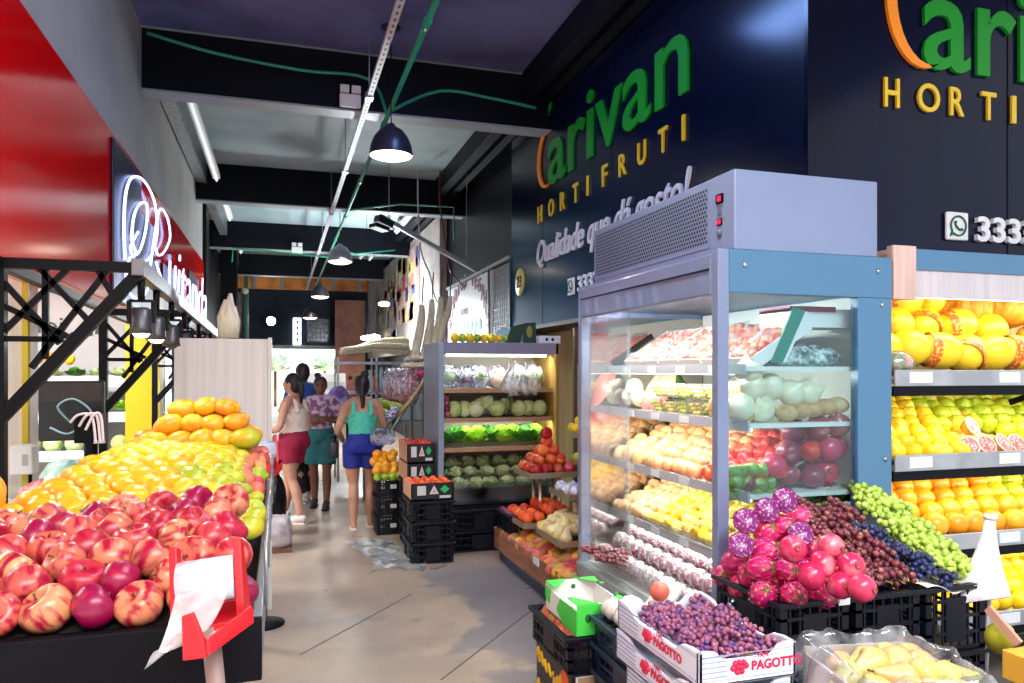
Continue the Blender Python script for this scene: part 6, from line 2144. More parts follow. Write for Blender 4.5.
t = thing('cardboard_box', 'white cardboard box with two dark holes on top of the vegetable fridge', 'box', (vx0 + 1.0, vy + .2, vz))
MB().box((vx0 + .94, vy + .1, vz), (vx0 + 1.16, vy + .3, vz + .075)).build('box_body', M_whitecard, t, bevel=.004)
mb = MB()
for dx in (1.02, 1.08): mb.ball((vx0 + dx, vy + .1, vz + .04), (.014, .003, .016), 12, 8)
mb.build('hand_hole', M_black, t)
# door leaf with a perforated vent at the wall between both fridges
t = thing('metal_door_leaf', 'narrow metal door leaf with a perforated vent between the two fridges', 'door', (2.72, 6.4, 0))
MB().box((2.60, 6.40, 0), (2.95, 6.44, 2.0)).build('leaf', mat('dark_brass_leaf', (110, 96, 70), .4, .3), t)
MB().box((2.63, 6.395, .3), (2.92, 6.40, 1.66)).build('glass_panel', mat('dull_glass_panel', (200, 190, 150), .25), t)
mb = MB()
for i in range(10):
    for j in range(6): mb.box((2.65 + .026 * i, 6.393, 1.72 + .035 * j), (2.666 + .026 * i, 6.3965, 1.742 + .035 * j))
mb.build('vent_grille', M_black, t)
# ============================================================ CRATES, NETS AND RACKS FARTHER ALONG THE AISLE
M_greensign = mat('green_sticker', (40, 190, 110), .4)
M_pinksticker = mat('pink_sticker', (226, 150, 170), .5)
M_cardside = mat('tan_card_side', (210, 160, 130), .55)


def stamped(t, a, h, y=-.004):
    mb = MB()
    mb.box((a * .14, y, h * .3), (a * .34, y + .002, h * .85))
    mb.poly([(a * .42, y, h * .35), (a * .64, y, h * .35), (a * .53, y, h * .88)], (0, -1, 0), .002)
    mb.box((a * .66, y, h * .1), (a * .92, y + .002, h * .25))
    mb.build('white_stamp', M_white, t)
    mb = MB()
    c = V(a * .78, y, h * .62)
    mb.poly([c + V(-a * .11, 0, 0), c + V(0, 0, -h * .24), c + V(a * .11, 0, 0), c + V(0, 0, h * .24)], (0, -1, 0), .002)
    mb.build('green_stamp', M_greensign, t)
    MB().poly([(a * .48, y - .003, h * .45), (a * .58, y - .003, h * .45), (a * .53, y - .003, h * .68)], (0, -1, 0), .001).build('pink_stamp', M_pinksticker, t)


def fruit_carton(loc, a, b_, h, label, fill, fl, fg_, n=(5, 4)):
    t = thing('open_carton', label, 'carton', loc)
    ORI[t.name] = Vector()
    mb = MB()
    mb.box((0, 0, 0), (a, b_, .008)).box((0, 0, 0), (a, .008, h)).box((0, b_ - .008, 0), (a, b_, h)).box((a - .008, 0, 0), (a, b_, h))
    mb.build('carton_body', mat('black_card', (22, 20, 26), .45), t)
    MB().box((0, .0, 0), (.008, b_, h)).build('carton_side', M_cardside, t)
    stamped(t, a, h)
    for i in range(n[0]):
        for j in range(n[1]):
            put(fill, V(*loc) + V((i + .5) * a / n[0], (j + .5) * b_ / n[1], h - .02), fl, fg_, None, .62)
    return t


bx, by = 1.04, 6.1
for k in range(3):
    crate((bx, by, .175 * k), .35, .41, .17, 'black crate under the nearer carton of tomatoes, ' + ('on the floor', 'middle one', 'topmost')[k], rows=3)
fruit_carton((bx - .01, by - .01, .53), .36, .42, .14, 'open black and tan carton of small tomatoes with white and green stamps', 'persimmon', 'small red tomato in the nearer black and tan carton', 'tomatoes in the nearer carton')
for o in bpy.data.objects:
    if o.get('group') == 'tomatoes in the nearer carton': o['category'] = 'tomato'; o.name = 'tomato'
bx2, by2 = 1.09, 6.6
for k in range(3):
    crate((bx2, by2, .2 * k), .23, .5, .195, 'black crate under the rear black carton, ' + ('on the floor', 'middle one', 'topmost')[k], rows=3)
fruit_carton((bx2 - .01, by2 - .01, .61), .245, .5, .16, 'closed looking black carton with a white label in the rear stack, lower one', 'redapple', 'red fruit inside the lower carton of the rear stack', 'fruit in the lower rear carton', (3, 2))
fruit_carton((bx2 - .01, by2 - .01, .78), .245, .5, .17, 'upper stamped black carton of red fruit in the rear stack', 'redapple', 'red fruit in the upper stamped carton of the rear stack', 'fruit in the upper rear carton')
# bags of oranges and green fruit on two crates by the woman in green
bx3, by3 = .90, 7.3
for k in range(3):
    crate((bx3, by3, .19 * k), .22, .27, .185, 'black crate under the bagged oranges, ' + ('on the floor', 'middle one', 'topmost')[k], rows=3)
    t = thing('paper_tag', 'white tag on the crate under the bagged oranges, ' + ('lowest', 'middle', 'topmost')[k], 'tag', (bx3 + .2, by3, .1 + .19 * k))
    MB().box((bx3 + .13, by3 - .004, .07 + .19 * k), (bx3 + .19, by3 - .002, .11 + .19 * k)).build('tag', M_white, t)
for i in range(3):
    for j in range(4):
        put('orange', (bx3 - .01 + .085 * i + .03 * (j % 2) + rnd.uniform(-.012, .012), by3 + .02 + .075 * j + rnd.uniform(-.02, .02), .625 + .045 * j + rnd.uniform(-.015, .015)), 'orange in the clear bagged heap beside the woman in green', 'bagged oranges on the crates', None, .8)
for i in range(4):
    for j in range(2):
        put('guava', (bx3 + .0 + .072 * i, by3 - .02 + .05 * j, .57 + .04 * j), 'bright green fruit in front of the bagged oranges', 'green fruit before the oranges', None, .85)
bagshape((bx3 + .08, by3 + .22, .93), (.13, .08, .1), 51, 'plastic_bag', M_mesh_blue, 'pale blue plastic bag behind the bagged oranges')
M_tealfilm = glass('teal_floor_film', (226, 242, 244), .8, .2, .2, 8)
one(MB().grid(lambda u, v: V(.66 + .42 * u + .08 * math.sin(5 * v), 5.9 + 1.15 * v + .1 * math.sin(4 * u), .008 + .018 * abs(math.sin(9 * u + 4 * v) * math.sin(7 * v + 2 * u))), 30, 40).build('plastic_film', M_tealfilm, None), 'crumpled teal tinted clear film spread on the floor before the crates', 'plastic film')

# sloping rack of netted onions, greens and garlic beyond the crates
nr = thing('net_rack', 'sloping rack of netted onions and produce bags beyond the black crates', 'rack', (1.6, 8.3, 0))
nm = MB()
for yy in (7.82, 8.6, 9.4):
    nm.bar((1.0, yy, .8), (1.6, yy, 1.74), .03, .03).bar((1.6, yy, 0), (1.6, yy, 1.74), .03, .03).bar((1.0, yy, 0), (1.0, yy, .8), .03, .03)
nm.build('rack_frame', M_steel, nr)
MB().grid(lambda u, v: V(1.02 + .6 * v, 7.8 + 1.6 * u, .8 + .94 * v), 2, 2).build('sloped_board', M_bedblack, nr, solid=.01)


def on_rack(u, v, h=.07): return V(1.02 + .58 * v - h * .75, 7.84 + 1.5 * u, .82 + .9 * v + h * .5)


zones = [('pinkonion', 'pink netted onion', 'pink onions on the sloping rack', .45, .85, 1.0), ('guava', 'green fruit in a net', 'green fruit on the sloping rack', .15, .40, 1.0), ('redonion', 'purple netted onion', 'purple onions on the sloping rack', 0, .15, .7), ('whiteonion', 'white bulb in a net', 'white bulbs on the sloping rack', .85, 1.0, .6)]
for j in range(11):
    for i in range(9):
        u, v = i / 8, j / 10
        z = [q for q in zones if q[3] <= v <= q[4]][0]
        if rnd.random() < .16 and j > 3: z = zones[3]
        put(z[0], on_rack(u + .04 * (j % 2), v), z[1] + ' on the sloping rack beyond the black crates', z[2], None, z[5])
for k in range(4):
    bag_c = on_rack(.05 + .25 * k, .62, .1)
    one(MB().ball(bag_c, (.13, .2, .2), 18, 12, lambda th, ph: 1 + .06 * math.sin(6 * ph + 4 * th)).build('net_bag', glass('pink_net_film', (246, 226, 236), .7, .2, .25), None), 'shiny net bag over the pink onions on the sloping rack, ' + ('nearest', 'second', 'third', 'farthest')[k] + ' one', 'net bag')
M_basket = mat('straw_basket', (214, 196, 150), .7, col2=(176, 150, 100), nscale=40)
t = thing('woven_tray', 'straw woven tray edge under the pink onions', 'tray', tuple(on_rack(.0, .55, -.02)))
c = on_rack(.02, .6, .03)
MB().tube([c + V(.16 * math.cos(a), .12 * math.sin(a), .22 * math.cos(a) - .02) for a in [2 * PI * k / 24 for k in range(25)]], .022, 8).build('rim', M_basket, t)
MB().grid(lambda u, v: c + V(.16 * v * math.cos(2 * PI * u), .12 * v * math.sin(2 * PI * u), .22 * v * math.cos(2 * PI * u) - .04 + .02 * v), 24, 4).build('woven_base', M_basket, t)
one(MB().tube([on_rack(0, .18, .12) + V(0, -.05, 0), on_rack(0, .42, .16) + V(.02, -.06, -.05)], .05, 10).build('net_roll', mat('navy_white_net', (60, 50, 110), .6, col2=(214, 210, 226), nscale=70, fac=(.48, .52)), None), 'navy and white netting rolled over the green fruit on the rack', 'netting')

# hanging cream bundles and the long bundle on the hanging rack
M_cream_veg = mat('cream_husk', (240, 234, 208), .55, col2=(220, 208, 166), nscale=6, stretch=(8, 8, .6))
for k, (px, top, bot, r) in enumerate(((414, 305, 376, .075), (424, 300, 374, .07), (433, 297, 366, .065), (442, 296, 342, .055))):
    A = W(px + 8, top, Y=9.3)
    B = W(px - 2, bot, Y=9.2)
    t = thing('hanging_bundle', 'cream coloured long net hanging beside the white signboard, ' + ('longest one', 'second', 'third', 'shortest one')[k] + ' from the racks', 'hanging net', tuple(A))
    pts = spline([A, A.lerp(B, .3) + V(.02, 0, 0), A.lerp(B, .7), B], 5)
    n = len(pts)
    MB().tube(pts, [.62 * r * (.45 + .75 * math.sin(PI * (.12 + .8 * i / n))) for i in range(n)], 12).build('net_body', M_cream_veg, t)
    MB().tube([A, A + V(.02, 0, .35)], .008, 6).build('hanging_string', M_stem, t)
hr = thing('hanging_rack', 'steel rack with bottles and packs behind the woman in green', 'rack', (1.5, 11.3, 0))
a, b_ = W(338, 360, Y=11), W(412, 360, Y=11)
mb = MB()
for z in (1.72, 1.28, .86):
    mb.bar((a.x, 11.0, z), (b_.x + .3, 11.0, z), .03, .03).bar((a.x, 11.6, z), (b_.x + .3, 11.6, z), .03, .03)
for x in (a.x, a.x + .55, b_.x, b_.x + .3):
    mb.bar((x, 11.0, 0), (x, 11.0, 1.8), .03, .03, up=(0, 1, 0)).bar((x, 11.6, 0), (x, 11.6, 1.8), .03, .03, up=(0, 1, 0))
mb.build('rack_frame', M_steel, hr)
for z in (1.70, 1.26, .84):
    MB().box((a.x, 11.0, z), (b_.x + .3, 11.6, z + .015)).build('shelf', mat('pale_rack_shelf', (190, 206, 210), .4), hr)
M_bottle_or = mat('orange_drink', (226, 116, 40), .2)
M_bottle_te = mat('pale_teal_bottle', (190, 226, 232), .25, col2=(232, 242, 246), nscale=3)


def bottle(c, h, m, lab, grp, cap):
    t = thing('bottle', lab, 'bottle', tuple(c), grp)
    T = Matrix.Translation(c)
    MB().lathe([(0, 0), (h * .16, 0), (h * .17, h * .05), (h * .17, h * .62), (h * .07, h * .8), (h * .065, h * .92), (0, h * .92)], 12, T).build('bottle_body', m, t)
    MB().lathe([(0, h * .9), (h * .075, h * .9), (h * .075, h), (0, h)], 12, T).build('cap', cap, t)


for i in range(10):
    bottle(V(a.x + .38 + .085 * i, 11.08, 1.275), .34, M_bottle_or if 2 <= i <= 5 else M_bottle_te, ('bottle of orange drink' if 2 <= i <= 5 else 'pale teal bottle') + ' on the middle shelf of the steel rack', ('orange drink bottles' if 2 <= i <= 5 else 'pale bottles') + ' on the middle rack shelf', M_white)
for i in range(13):
    bottle(V(a.x + .25 + .085 * i, 11.08, .855), .34, M_bottle_te, 'pale teal bottle on the lowest shelf of the steel rack', 'pale bottles on the lowest rack shelf', M_white)
for i in range(9):
    p0 = V(a.x + .62 + .085 * i, 11.02, 1.66)
    one(MB().tube([p0, p0 - V(0, 0, .05), p0 - V(.01, 0, .3), p0 - V(0, 0, .36)], [.012, .028, .032, .02], 8).build('hanging_pack', mat('pale_blue_pack', (186, 220, 230), .3, col2=(120, 190, 200), nscale=6), None), 'narrow pale blue pack hung from the top rail of the steel rack', 'pack', 'pale blue packs on the top rail')
    p = V(a.x + .1 + .05 * i, 11.2, 1.78)
for i in range(4):
    put(('plum', 'guava', 'pinkonion', 'whiteonion')[i], (a.x + .18 + .09 * i, 11.1, 1.5), ('dark', 'green', 'pink', 'white')[i] + ' round fruit in a net below the top rail of the steel rack', None, None, 1.0)
ln = thing('long_bundle', 'long cream bundle of stalks lying on top of the steel rack', 'bundle', (a.x + .3, 11.3, 1.75))
mb = MB()
q = random.Random(4)
L0, L1 = W(340, 352, Y=10.9), W(408, 346, Y=10.9)
for k in range(16):
    o1 = V(q.uniform(0, .1), q.uniform(-.1, .3), q.uniform(-.02, .04))
    o2 = V(q.uniform(-.1, .05), q.uniform(-.1, .3), q.uniform(-.10, .12))
    mb.tube(spline([L0 + o1, L0.lerp(L1, .5) + (o1 + o2) * .6 + V(0, 0, .05), L1 + o2], 5), [.03] * 6 + [.042] * 5, 8)
mb.build('stalks', M_cream_veg, ln)
c = W(325, 378, Y=13)
for k in range(4):
    one(MB().box((c.x - .32, 12.88, 1.0 + .14 * k), (c.x + .36 - .01 * k, 13.32, 1.14 + .14 * k)).build('flat_box', M_whitecard if k % 2 else M_offwhite, None), 'flat grey white box in the pile behind the woman in green, ' + ('lowest', 'second from below', 'third from below', 'uppermost')[k], 'box')
tt = thing('side_table', 'dark table carrying the flat boxes behind the woman in green', 'table', (c.x, 13.1, 0))
MB().box((c.x - .4, 12.8, .95), (c.x + .45, 13.4, 1.0)).build('tabletop', M_standblack, tt)
for dx, dy in ((-.36, 12.84), (.4, 12.84), (-.36, 13.36), (.4, 13.36)): MB().box((c.x + dx - .02, dy - .02, 0), (c.x + dx + .02, dy + .02, .95)).build('leg', M_black, tt)

# white signboard, wire panel, posters
A, B = W(449, 291, X=XS), W(493, 268, X=XS)
zb_ = 2.0
sb = thing('signboard', 'white signboard with red arched lettering and teal writing along the aisle', 'sign', (XS, 11, zb_))
y_far, y_near = W(448, 300, X=XS).y, W(492, 300, X=XS).y
ztop = W(470, 280, X=XS).z
MB().box((XS, y_near, zb_), (XS + .05, y_far, ztop)).build('panel', mat('bright_sign_panel', (206, 212, 212), .4, emit=.05), sb, bevel=.004)
mb = MB()
txt = 'PRODUTOS VEGANOS'
Rr = (y_far - y_near) * .44
cy_ = (y_far + y_near) / 2
for k, ch in enumerate(txt):
    if ch == ' ': continue
    t_ = R(172 - 164 * k / (len(txt) - 1))
    c = V(XS - .004, cy_ - Rr * math.cos(t_) * -1 * -1, zb_ + .12 + .78 * math.sin(t_))
    c.y = cy_ - Rr * math.cos(t_)
    ux = V(0, -1, -math.cos(t_) * -.35).normalized()
    uy = V(0, 0, 1)
    lettering(mb, ch, c - ux * .08, ux, uy, .16, .2, .01, bold=.01)
mb.build('arched_lettering', mat('faded_red_letter', (150, 84, 112), .5), sb)
mb = MB()
lettering(mb, 'BASE', (XS - .004, cy_ + .45, zb_ + .48), (0, -1, 0), (0, 0, 1), .5, .1, .008, bold=.01)
mb.build('small_lettering', mat('grey_violet_letter', (140, 120, 150), .5), sb)
mb = MB()
for k in range(7):
    yy = cy_ + .75 - .25 * k
    mb.box((XS - .006, yy - .09, zb_ + .20 + .03 * (k % 2)), (XS - .001, yy + .06, zb_ + .33)).box((XS - .008, yy - .02, zb_ + .15), (XS - .001, yy + .02, zb_ + .36 - .04 * (k % 3)))
mb.build('teal_writing', mat('teal_writing', (110, 196, 196), .5), sb)
MB().bar((XS - .02, 8.85, 3.02), (XS - .02, y_far, 3.0), .03, .04).build('top_rail', M_flange, sb)
wp = thing('mesh_panel', 'grey wire mesh panel between the navy fascia and the white signboard', 'panel', (XS, 9.3, 2.0))
mb = MB()
for i in range(12): mb.bar((XS, 8.9 + .085 * i, 2.02), (XS, 8.9 + .085 * i, 2.96), .006, .006, up=(0, 1, 0))
for i in range(13): mb.bar((XS, 8.88, 2.03 + .077 * i), (XS, 9.86, 2.03 + .077 * i), .006, .006)
mb.build('wire_mesh', M_steel, wp)
MB().box((XS + .03, 8.87, 2.0), (XS + .05, 9.87, 2.98)).build('backing', mat('grey_green_backing', (130, 142, 142), .5), wp)
mb = MB()
for yy in (8.87, 9.87): MB().bar((XS, yy, 1.98), (XS, yy, 3.0), .04, .04, up=(0, 1, 0)).build('frame_post', mat('dark_teal_frame', (30, 60, 64), .4), wp)


def poster(py0, py1, z0_, z1_, label, seed, base):
    t = thing('poster', label, 'poster', (XS, (py0 + py1) / 2, z0_))
    MB().box((XS, py0, z0_), (XS + .02, py1, z1_)).build('sheet', base, t)
    q = random.Random(seed)
    cols = [(200, 120, 90), (120, 40, 50), (220, 190, 130), (60, 50, 70), (90, 110, 80), (210, 160, 140), (230, 200, 80), (60, 80, 140), (190, 60, 60)]
    for k in range(9):
        m = mat('poster_ink_%d' % k, cols[k], .5)
        for r in range(3):
            yy, zz = q.uniform(py0 + .1, py1 - .1), q.uniform(z0_ + .1, z1_ - .1)
            hy, hz = q.uniform(.1, .3), q.uniform(.08, .22)
            MB().box((XS - .003, max(py0 + .02, yy - hy), max(z0_ + .02, zz - hz)), (XS - .0005 * (r + 1), min(py1 - .02, yy + hy), min(z1_ - .02, zz + hz))).build('printed_picture', m, t)
    return t


M_post = mat('poster_paper', (196, 180, 168), .5, col2=(150, 110, 100), nscale=2.5)
yA, yB, yC = W(419, 260, X=XS).y, W(396, 260, X=XS).y, W(378, 260, X=XS).y
poster(yA, yB - .1, 2.7, 4.3, 'nearer food poster covered with small bright pictures on the pale wall', 3, M_post)
poster(yB, yC, 2.75, 4.1, 'second poster with a dark figure and food pictures on the pale wall', 8, mat('poster_paper_green', (170, 166, 140), .5, col2=(60, 60, 70), nscale=2))
poster(yB, yC, 2.1, 2.65, 'lower grey poster with a line of handwriting on the pale wall', 12, mat('poster_paper_grey', (190, 186, 180), .5, col2=(160, 156, 150), nscale=3))

# far shopfront details
def far_box(px0, py0, px1, py1, Y, name, m, label, cat, th=.06):
    p, q = W(px0, py0, Y=Y), W(px1, py1, Y=Y)
    t = thing(name, label, cat, ((p.x + q.x) / 2, Y, q.z))
    MB().box((p.x, Y - th, q.z), (q.x, Y, p.z)).build('panel', m, t, bevel=.004)
    return t, p, q


t, p, q = far_box(293, 318, 301, 345, YB - .02, 'lit_sign', mat('lit_white_sign', (240, 248, 255), .4, emit=3), 'bright vertical lit sign on the dark far shopfront', 'sign')
mb = MB()
for k in range(4): mb.box((p.x + .1, YB - .09, q.z + .12 + .19 * k), (q.x - .08, YB - .075, q.z + .22 + .19 * k))
mb.build('dark_glyph', M_dark_shop, t)
t, p, q = far_box(307, 319, 329, 342, YB - .02, 'window_grid', mat('dark_window_glass', (40, 50, 66), .2), 'dark gridded window on the far shopfront', 'window')
mb = MB()
for i in range(6): mb.box((p.x + (q.x - p.x) * i / 5 - .012, YB - .1, q.z), (p.x + (q.x - p.x) * i / 5 + .012, YB - .08, p.z))
for i in range(6): mb.box((p.x, YB - .1, q.z + (p.z - q.z) * i / 5 - .012), (q.x, YB - .08, q.z + (p.z - q.z) * i / 5 + .012))
mb.build('grille', mat('grey_grille', (96, 104, 118), .5), t)
M_star = mat('floodlight_glow', (240, 250, 255), .4, emit=60)
p = W(271, 321, Y=YB - .6)
t = thing('floodlight', 'dazzling round white floodlight on the dark far shopfront', 'lamp', tuple(p))
MB().ball(p, .13, 16, 10).build('bulb', M_star, t)
MB().lathe([(.0, 0), (.16, .02), (.17, .2), (0, .22)], 16, Matrix.Translation(p) @ Matrix.Rotation(R(-90), 4, 'X')).build('housing', M_black, t)
MB().bar(p + V(0, .2, 0), p + V(0, .58, 0), .04, .04).build('arm', M_black, t)
for px, py, Y, lab in ((384, 304, 16.0, 'bluish white spotlight on the pale poster wall'), (374, 337, 14.5, 'white spotlight above the long cream bundle'), (276, 323, 0, None), (367, 338, 14.9, 'small white spotlight beside the other above the long bundle')):
    if not lab: continue
    p = W(px, py, Y=Y)
    t = thing('spotlight', lab, 'lamp', tuple(p))
    MB().ball(p, (.12, .08, .05), 12, 8).build('bulb', M_star, t)
    MB().bar(p + V(0, .02, .04), p + V(.0, .02, ZC - p.z - .02), .008, .008, up=(0, 1, 0)).build('hanger', M_black, t)
    lamp('spot_glow', 'POINT', p + V(-.1, -.2, -.15), 110, (.86, .94, 1), .1)
t, p, q = far_box(335, 300, 365, 424, 23.0, 'wooden_hoarding', mat('brown_red_boarding', (150, 96, 70), .55, col2=(120, 60, 56), nscale=2), 'brown red boarded stall front far down the aisle', 'hoarding')
mb = MB()
for zz in (.12, .5, .9):
    mb.bar((p.x, 22.92, q.z + zz), (q.x, 22.92, q.z + zz), .05, .06)
mb.build('dark_trim', mat('dark_red_trim', (100, 26, 40), .5), t)
t, p, q = far_box(233, 292, 249, 430, 22.5, 'banner', mat('reddish_banner', (150, 120, 116), .5, col2=(70, 80, 110), nscale=3), 'pale reddish banner beside the green post far down the aisle', 'banner')
p = W(246, 293, Y=22.3)
one(MB().bar((p.x, 22.3, 0), (p.x, 22.3, 4.3), .1, .1, up=(0, 1, 0)).build('green_post', mat('green_post', (40, 110, 90), .5), None), 'green steel post beside the reddish banner', 'post')
p = W(245, 291, Y=22.0)
t = thing('security_camera', 'white dome security camera on the green post', 'camera', tuple(p))
MB().ball(p, (.1, .1, .09), 12, 8).build('dome', M_white_in, t)
MB().bar(p + V(0, .05, .05), p + V(0, .25, .08), .04, .04).build('arm', M_white_in, t)
for k, (px, h) in enumerate(((224, .36), (229, .42), (233, .3))):
    p = W(px, 338, Y=5.6)
    one(MB().tube([p, p + V(0, 0, h * .4), p + V(.01, 0, h * .75)], [.04, .05, .012], 10).build('cream_pack', M_cream_veg, None), 'cream wrapped roll standing behind the pale grey screen, ' + ('shortest', 'tallest', 'slimmest')[k], 'roll')
# greenery and stalls outside the doorway
for k, (x, y, r) in enumerate(((-.2, 35, .9), (2.0, 36, .8))):
    t = thing('street_tree', 'small bright street tree seen through the doorway, ' + ('nearer the grey screen', 'nearer the steel rack')[k], 'tree', (x, y, 0))
    lf = leafy(mat('bright_street_leaf', (176, 216, 184), .5, col2=(222, 234, 226), nscale=3), k + 40, 160, r, .9)
    lf.location = (0, 0, 1.6)
    lf.parent = t
    lf.name = 'foliage'
    COL.objects.link(lf)
    MB().tube([(x, y, -.02), (x, y, 1.7)], .07, 8).build('trunk', M_stem, t)
# white wrapped carton on the floor at the end of the fruit stand
p = W(277, 552, Z=0)
t = thing('wrapped_carton', 'grey white wrapped carton on a wooden base beside the fruit stand', 'carton', tuple(p))
MB().ball((p.x + .0, p.y + .1, .16), (.13, .16, .14), 16, 12, lambda th, ph: V(math.copysign(abs(math.sin(th)) ** .5 * abs(math.cos(ph)) ** .6, math.cos(ph)), math.copysign(abs(math.sin(th)) ** .5 * abs(math.sin(ph)) ** .6, math.sin(ph)), math.copysign(abs(math.cos(th)) ** .6, math.cos(th))) * (1 + .04 * math.sin(9 * ph + 5 * th))).build('wrapping', mat('grey_film_wrap', (196, 186, 190), .35, col2=(150, 140, 150), nscale=14, bump=.3), t)
MB().box((p.x - .13, p.y - .06, 0), (p.x + .13, p.y + .26, .04)).build('wooden_base', mat('dark_wood', (110, 76, 54), .6), t)
# ============================================================ SHOPPERS
def fused(mb, name, m, parent, voxel, smooth=4):
    o = mb.build(name, m, parent)
    md = o.modifiers.new('fuse', 'REMESH')
    md.mode = 'VOXEL'
    md.voxel_size = voxel
    md.use_smooth_shade = True
    if smooth:
        sm = o.modifiers.new('smooth', 'SMOOTH')
        sm.iterations = smooth
        sm.factor = .5
    return o


def hand(mb, wrist, d, palm_n, side, curl=.5):
    """palm, four unequal bent fingers and a thumb leaving the side of the palm"""
    wrist, d, n = Vector(wrist), Vector(d).normalized(), Vector(palm_n).normalized()
    n = (n - d * n.dot(d)).normalized()
    a = d.cross(n).normalized() * side      # towards the thumb
    mb.tube([wrist, wrist + d * .03, wrist + d * .075], [.024, .030, .030], 8)
    mb.ball(wrist + d * .05, .026, 8, 6)
    mb.tube([wrist + d * .05 + a * .024, wrist + d * .05 - a * .024], .016, 8)
    for k, (o, L_) in enumerate(((.027, .066), (.009, .074), (-.009, .068), (-.026, .052))):
        p0 = wrist + d * .07 + a * o
        p1 = p0 + d * L_ * .45 + n * L_ * curl * .12
        p2 = p1 + d * L_ * .32 * (1 - curl * .5) + n * L_ * .3 * curl
        p3 = p2 + d * L_ * .25 * (1 - curl) + n * L_ * .3 * curl
        mb.tube([p0, p1, p2, p3], [.0095, .009, .0082, .0065], 6)
    t0 = wrist + d * .022 + a * .024
    mb.tube([t0, t0 + d * .028 + a * .02 + n * .006, t0 + d * .056 + a * .024 + n * .014], [.0115, .010, .0075], 6)


def limb(mb, pts, rs):
    P = [Vector(p) for p in pts]
    mb.tube(spline(P, 4), [rs[min(len(rs) - 1, i // 4)] * (1 - (i % 4) / 4) + rs[min(len(rs) - 1, i // 4 + 1)] * (i % 4) / 4 for i in range((len(P) - 1) * 4 + 1)], 12)
    for p, r in zip(P, rs): mb.ball(p, r, 10, 8)


def person(loc, yaw, H, label, skin, stride, arms, head_yaw=0., wide=1., lean=0.):
    t = thing('person', label, 'person', loc, rot=(0, 0, yaw))
    t.scale = (H / 1.6,) * 3
    mb = MB()
    J = {}
    L = lean
    for s, side in ((-1, 0), (1, 1)):
        fy, lift = stride[side]
        hip = V(.085 * s * wide, 0, .83)
        ank = V(.085 * s, fy, .075 + lift)
        knee = hip.lerp(ank, .5) + V(0, .03 + .25 * lift, .01)
        J['hip%d' % side], J['knee%d' % side], J['ank%d' % side] = hip, knee, ank
        limb(mb, [hip, hip.lerp(knee, .5) + V(.01 * s, .006, 0), knee, knee.lerp(ank, .35) + V(0, -.018, 0), ank], [.092 * wide, .078 * wide, .052, .056, .034])
        mb.tube([ank + V(0, -.045, -.035), ank + V(0, .02, -.03), ank + V(.004 * s, .10, -.05), ank + V(.006 * s, .165, -.056)], [.030, .036, .034, .018], 10)
    def lt(p): return V(p[0], p[1] + L * (p[2] - .86), p[2])
    mb.ball(lt((0, -.02, .88)), (.155 * wide, .115 * wide, .115), 16, 12)
    for s in (-1, 1): mb.ball(lt((.07 * s, -.055, .85)), (.085 * wide, .08 * wide, .09), 12, 9)
    mb.tube([lt((0, -.01, .86)), lt((0, 0, .98)), lt((0, 0, 1.10)), lt((0, 0, 1.22)), lt((0, -.01, 1.32))], [.14 * wide, .118 * wide, .125 * wide, .125, .06], 16)
    mb.ball(lt((0, .0, 1.17)), (.155, .105, .15), 16, 12)
    mb.tube([lt((-.155, -.01, 1.285)), lt((-.07, -.01, 1.315)), lt((.07, -.01, 1.315)), lt((.155, -.01, 1.285))], [.052, .058, .058, .052], 10)
    mb.tube([lt((0, -.01, 1.30)), lt((0, .005, 1.40)), lt((0, .01, 1.44))], [.058, .048, .05], 12)
    hc = lt((0, .015, 1.485))
    Hm = Matrix.Translation(hc) @ Matrix.Rotation(head_yaw, 4, 'Z')
    mb.ball(hc, (.073, .088, .105), 18, 14, lambda th, ph: 1 - .08 * max(0, -math.cos(th)) , Matrix.Rotation(head_yaw, 3, 'Z'))
    mb.ball(Hm @ V(0, .045, -.055), (.05, .042, .045), 10, 8)
    mb.tube([Hm @ V(0, .083, .012), Hm @ V(0, .103, -.02), Hm @ V(0, .085, -.03)], [.008, .012, .008], 8)
    for s in (-1, 1): mb.ball(Hm @ V(.074 * s, -.005, -.008), (.012, .02, .03), 8, 6)
    for s, side in ((-1, 0), (1, 1)):
        sh = lt((.165 * s, -.01, 1.275))
        el, wr, hd, pn = (Vector(q) for q in arms[side])
        limb(mb, [sh, sh.lerp(el, .5), el, el.lerp(wr, .5), wr], [.05, .043, .036, .034, .025])
        hand(mb, wr, hd, pn, s * (1 if pn.x * s < 0 else 1))
    fused(mb, 'body', skin, t, .0085, 4)
    for s in (-1, 1):
        MB().ball(Hm @ V(.03 * s, .078, .008), .011, 10, 8).build('eye', mat('dark_brown_eye', (40, 28, 22), .2), t)
    MB().tube([Hm @ V(-.02, .083, -.058), Hm @ V(0, .089, -.057), Hm @ V(.02, .083, -.058)], [.004, .008, .004], 8).build('lips', mat('lip_rose', (170, 84, 80), .4), t)
    return t, J, lt, Hm


def shorts(t, J, lt, m, low=.5, wide=1., name='shorts'):
    mb = MB()
    for side in (0, 1):
        h, k = J['hip%d' % side], J['knee%d' % side]
        mb.tube([h + V(0, 0, .06), h.lerp(k, .3), h.lerp(k, low)], [.105 * wide, .102 * wide, .10 * wide], 16)
    mb.tube([lt((0, -.01, .80)), lt((0, -.012, .88)), lt((0, 0, .985))], [.125 * wide, .15 * wide, .135 * wide], 20)
    mb.ball(lt((0, -.022, .87)), (.170 * wide, .128 * wide, .11), 16, 12)
    for s in (-1, 1): mb.ball(lt((.075 * s, -.06, .85)), (.092 * wide, .088 * wide, .095), 12, 9)
    return fused(mb, name, m, t, .011, 4)


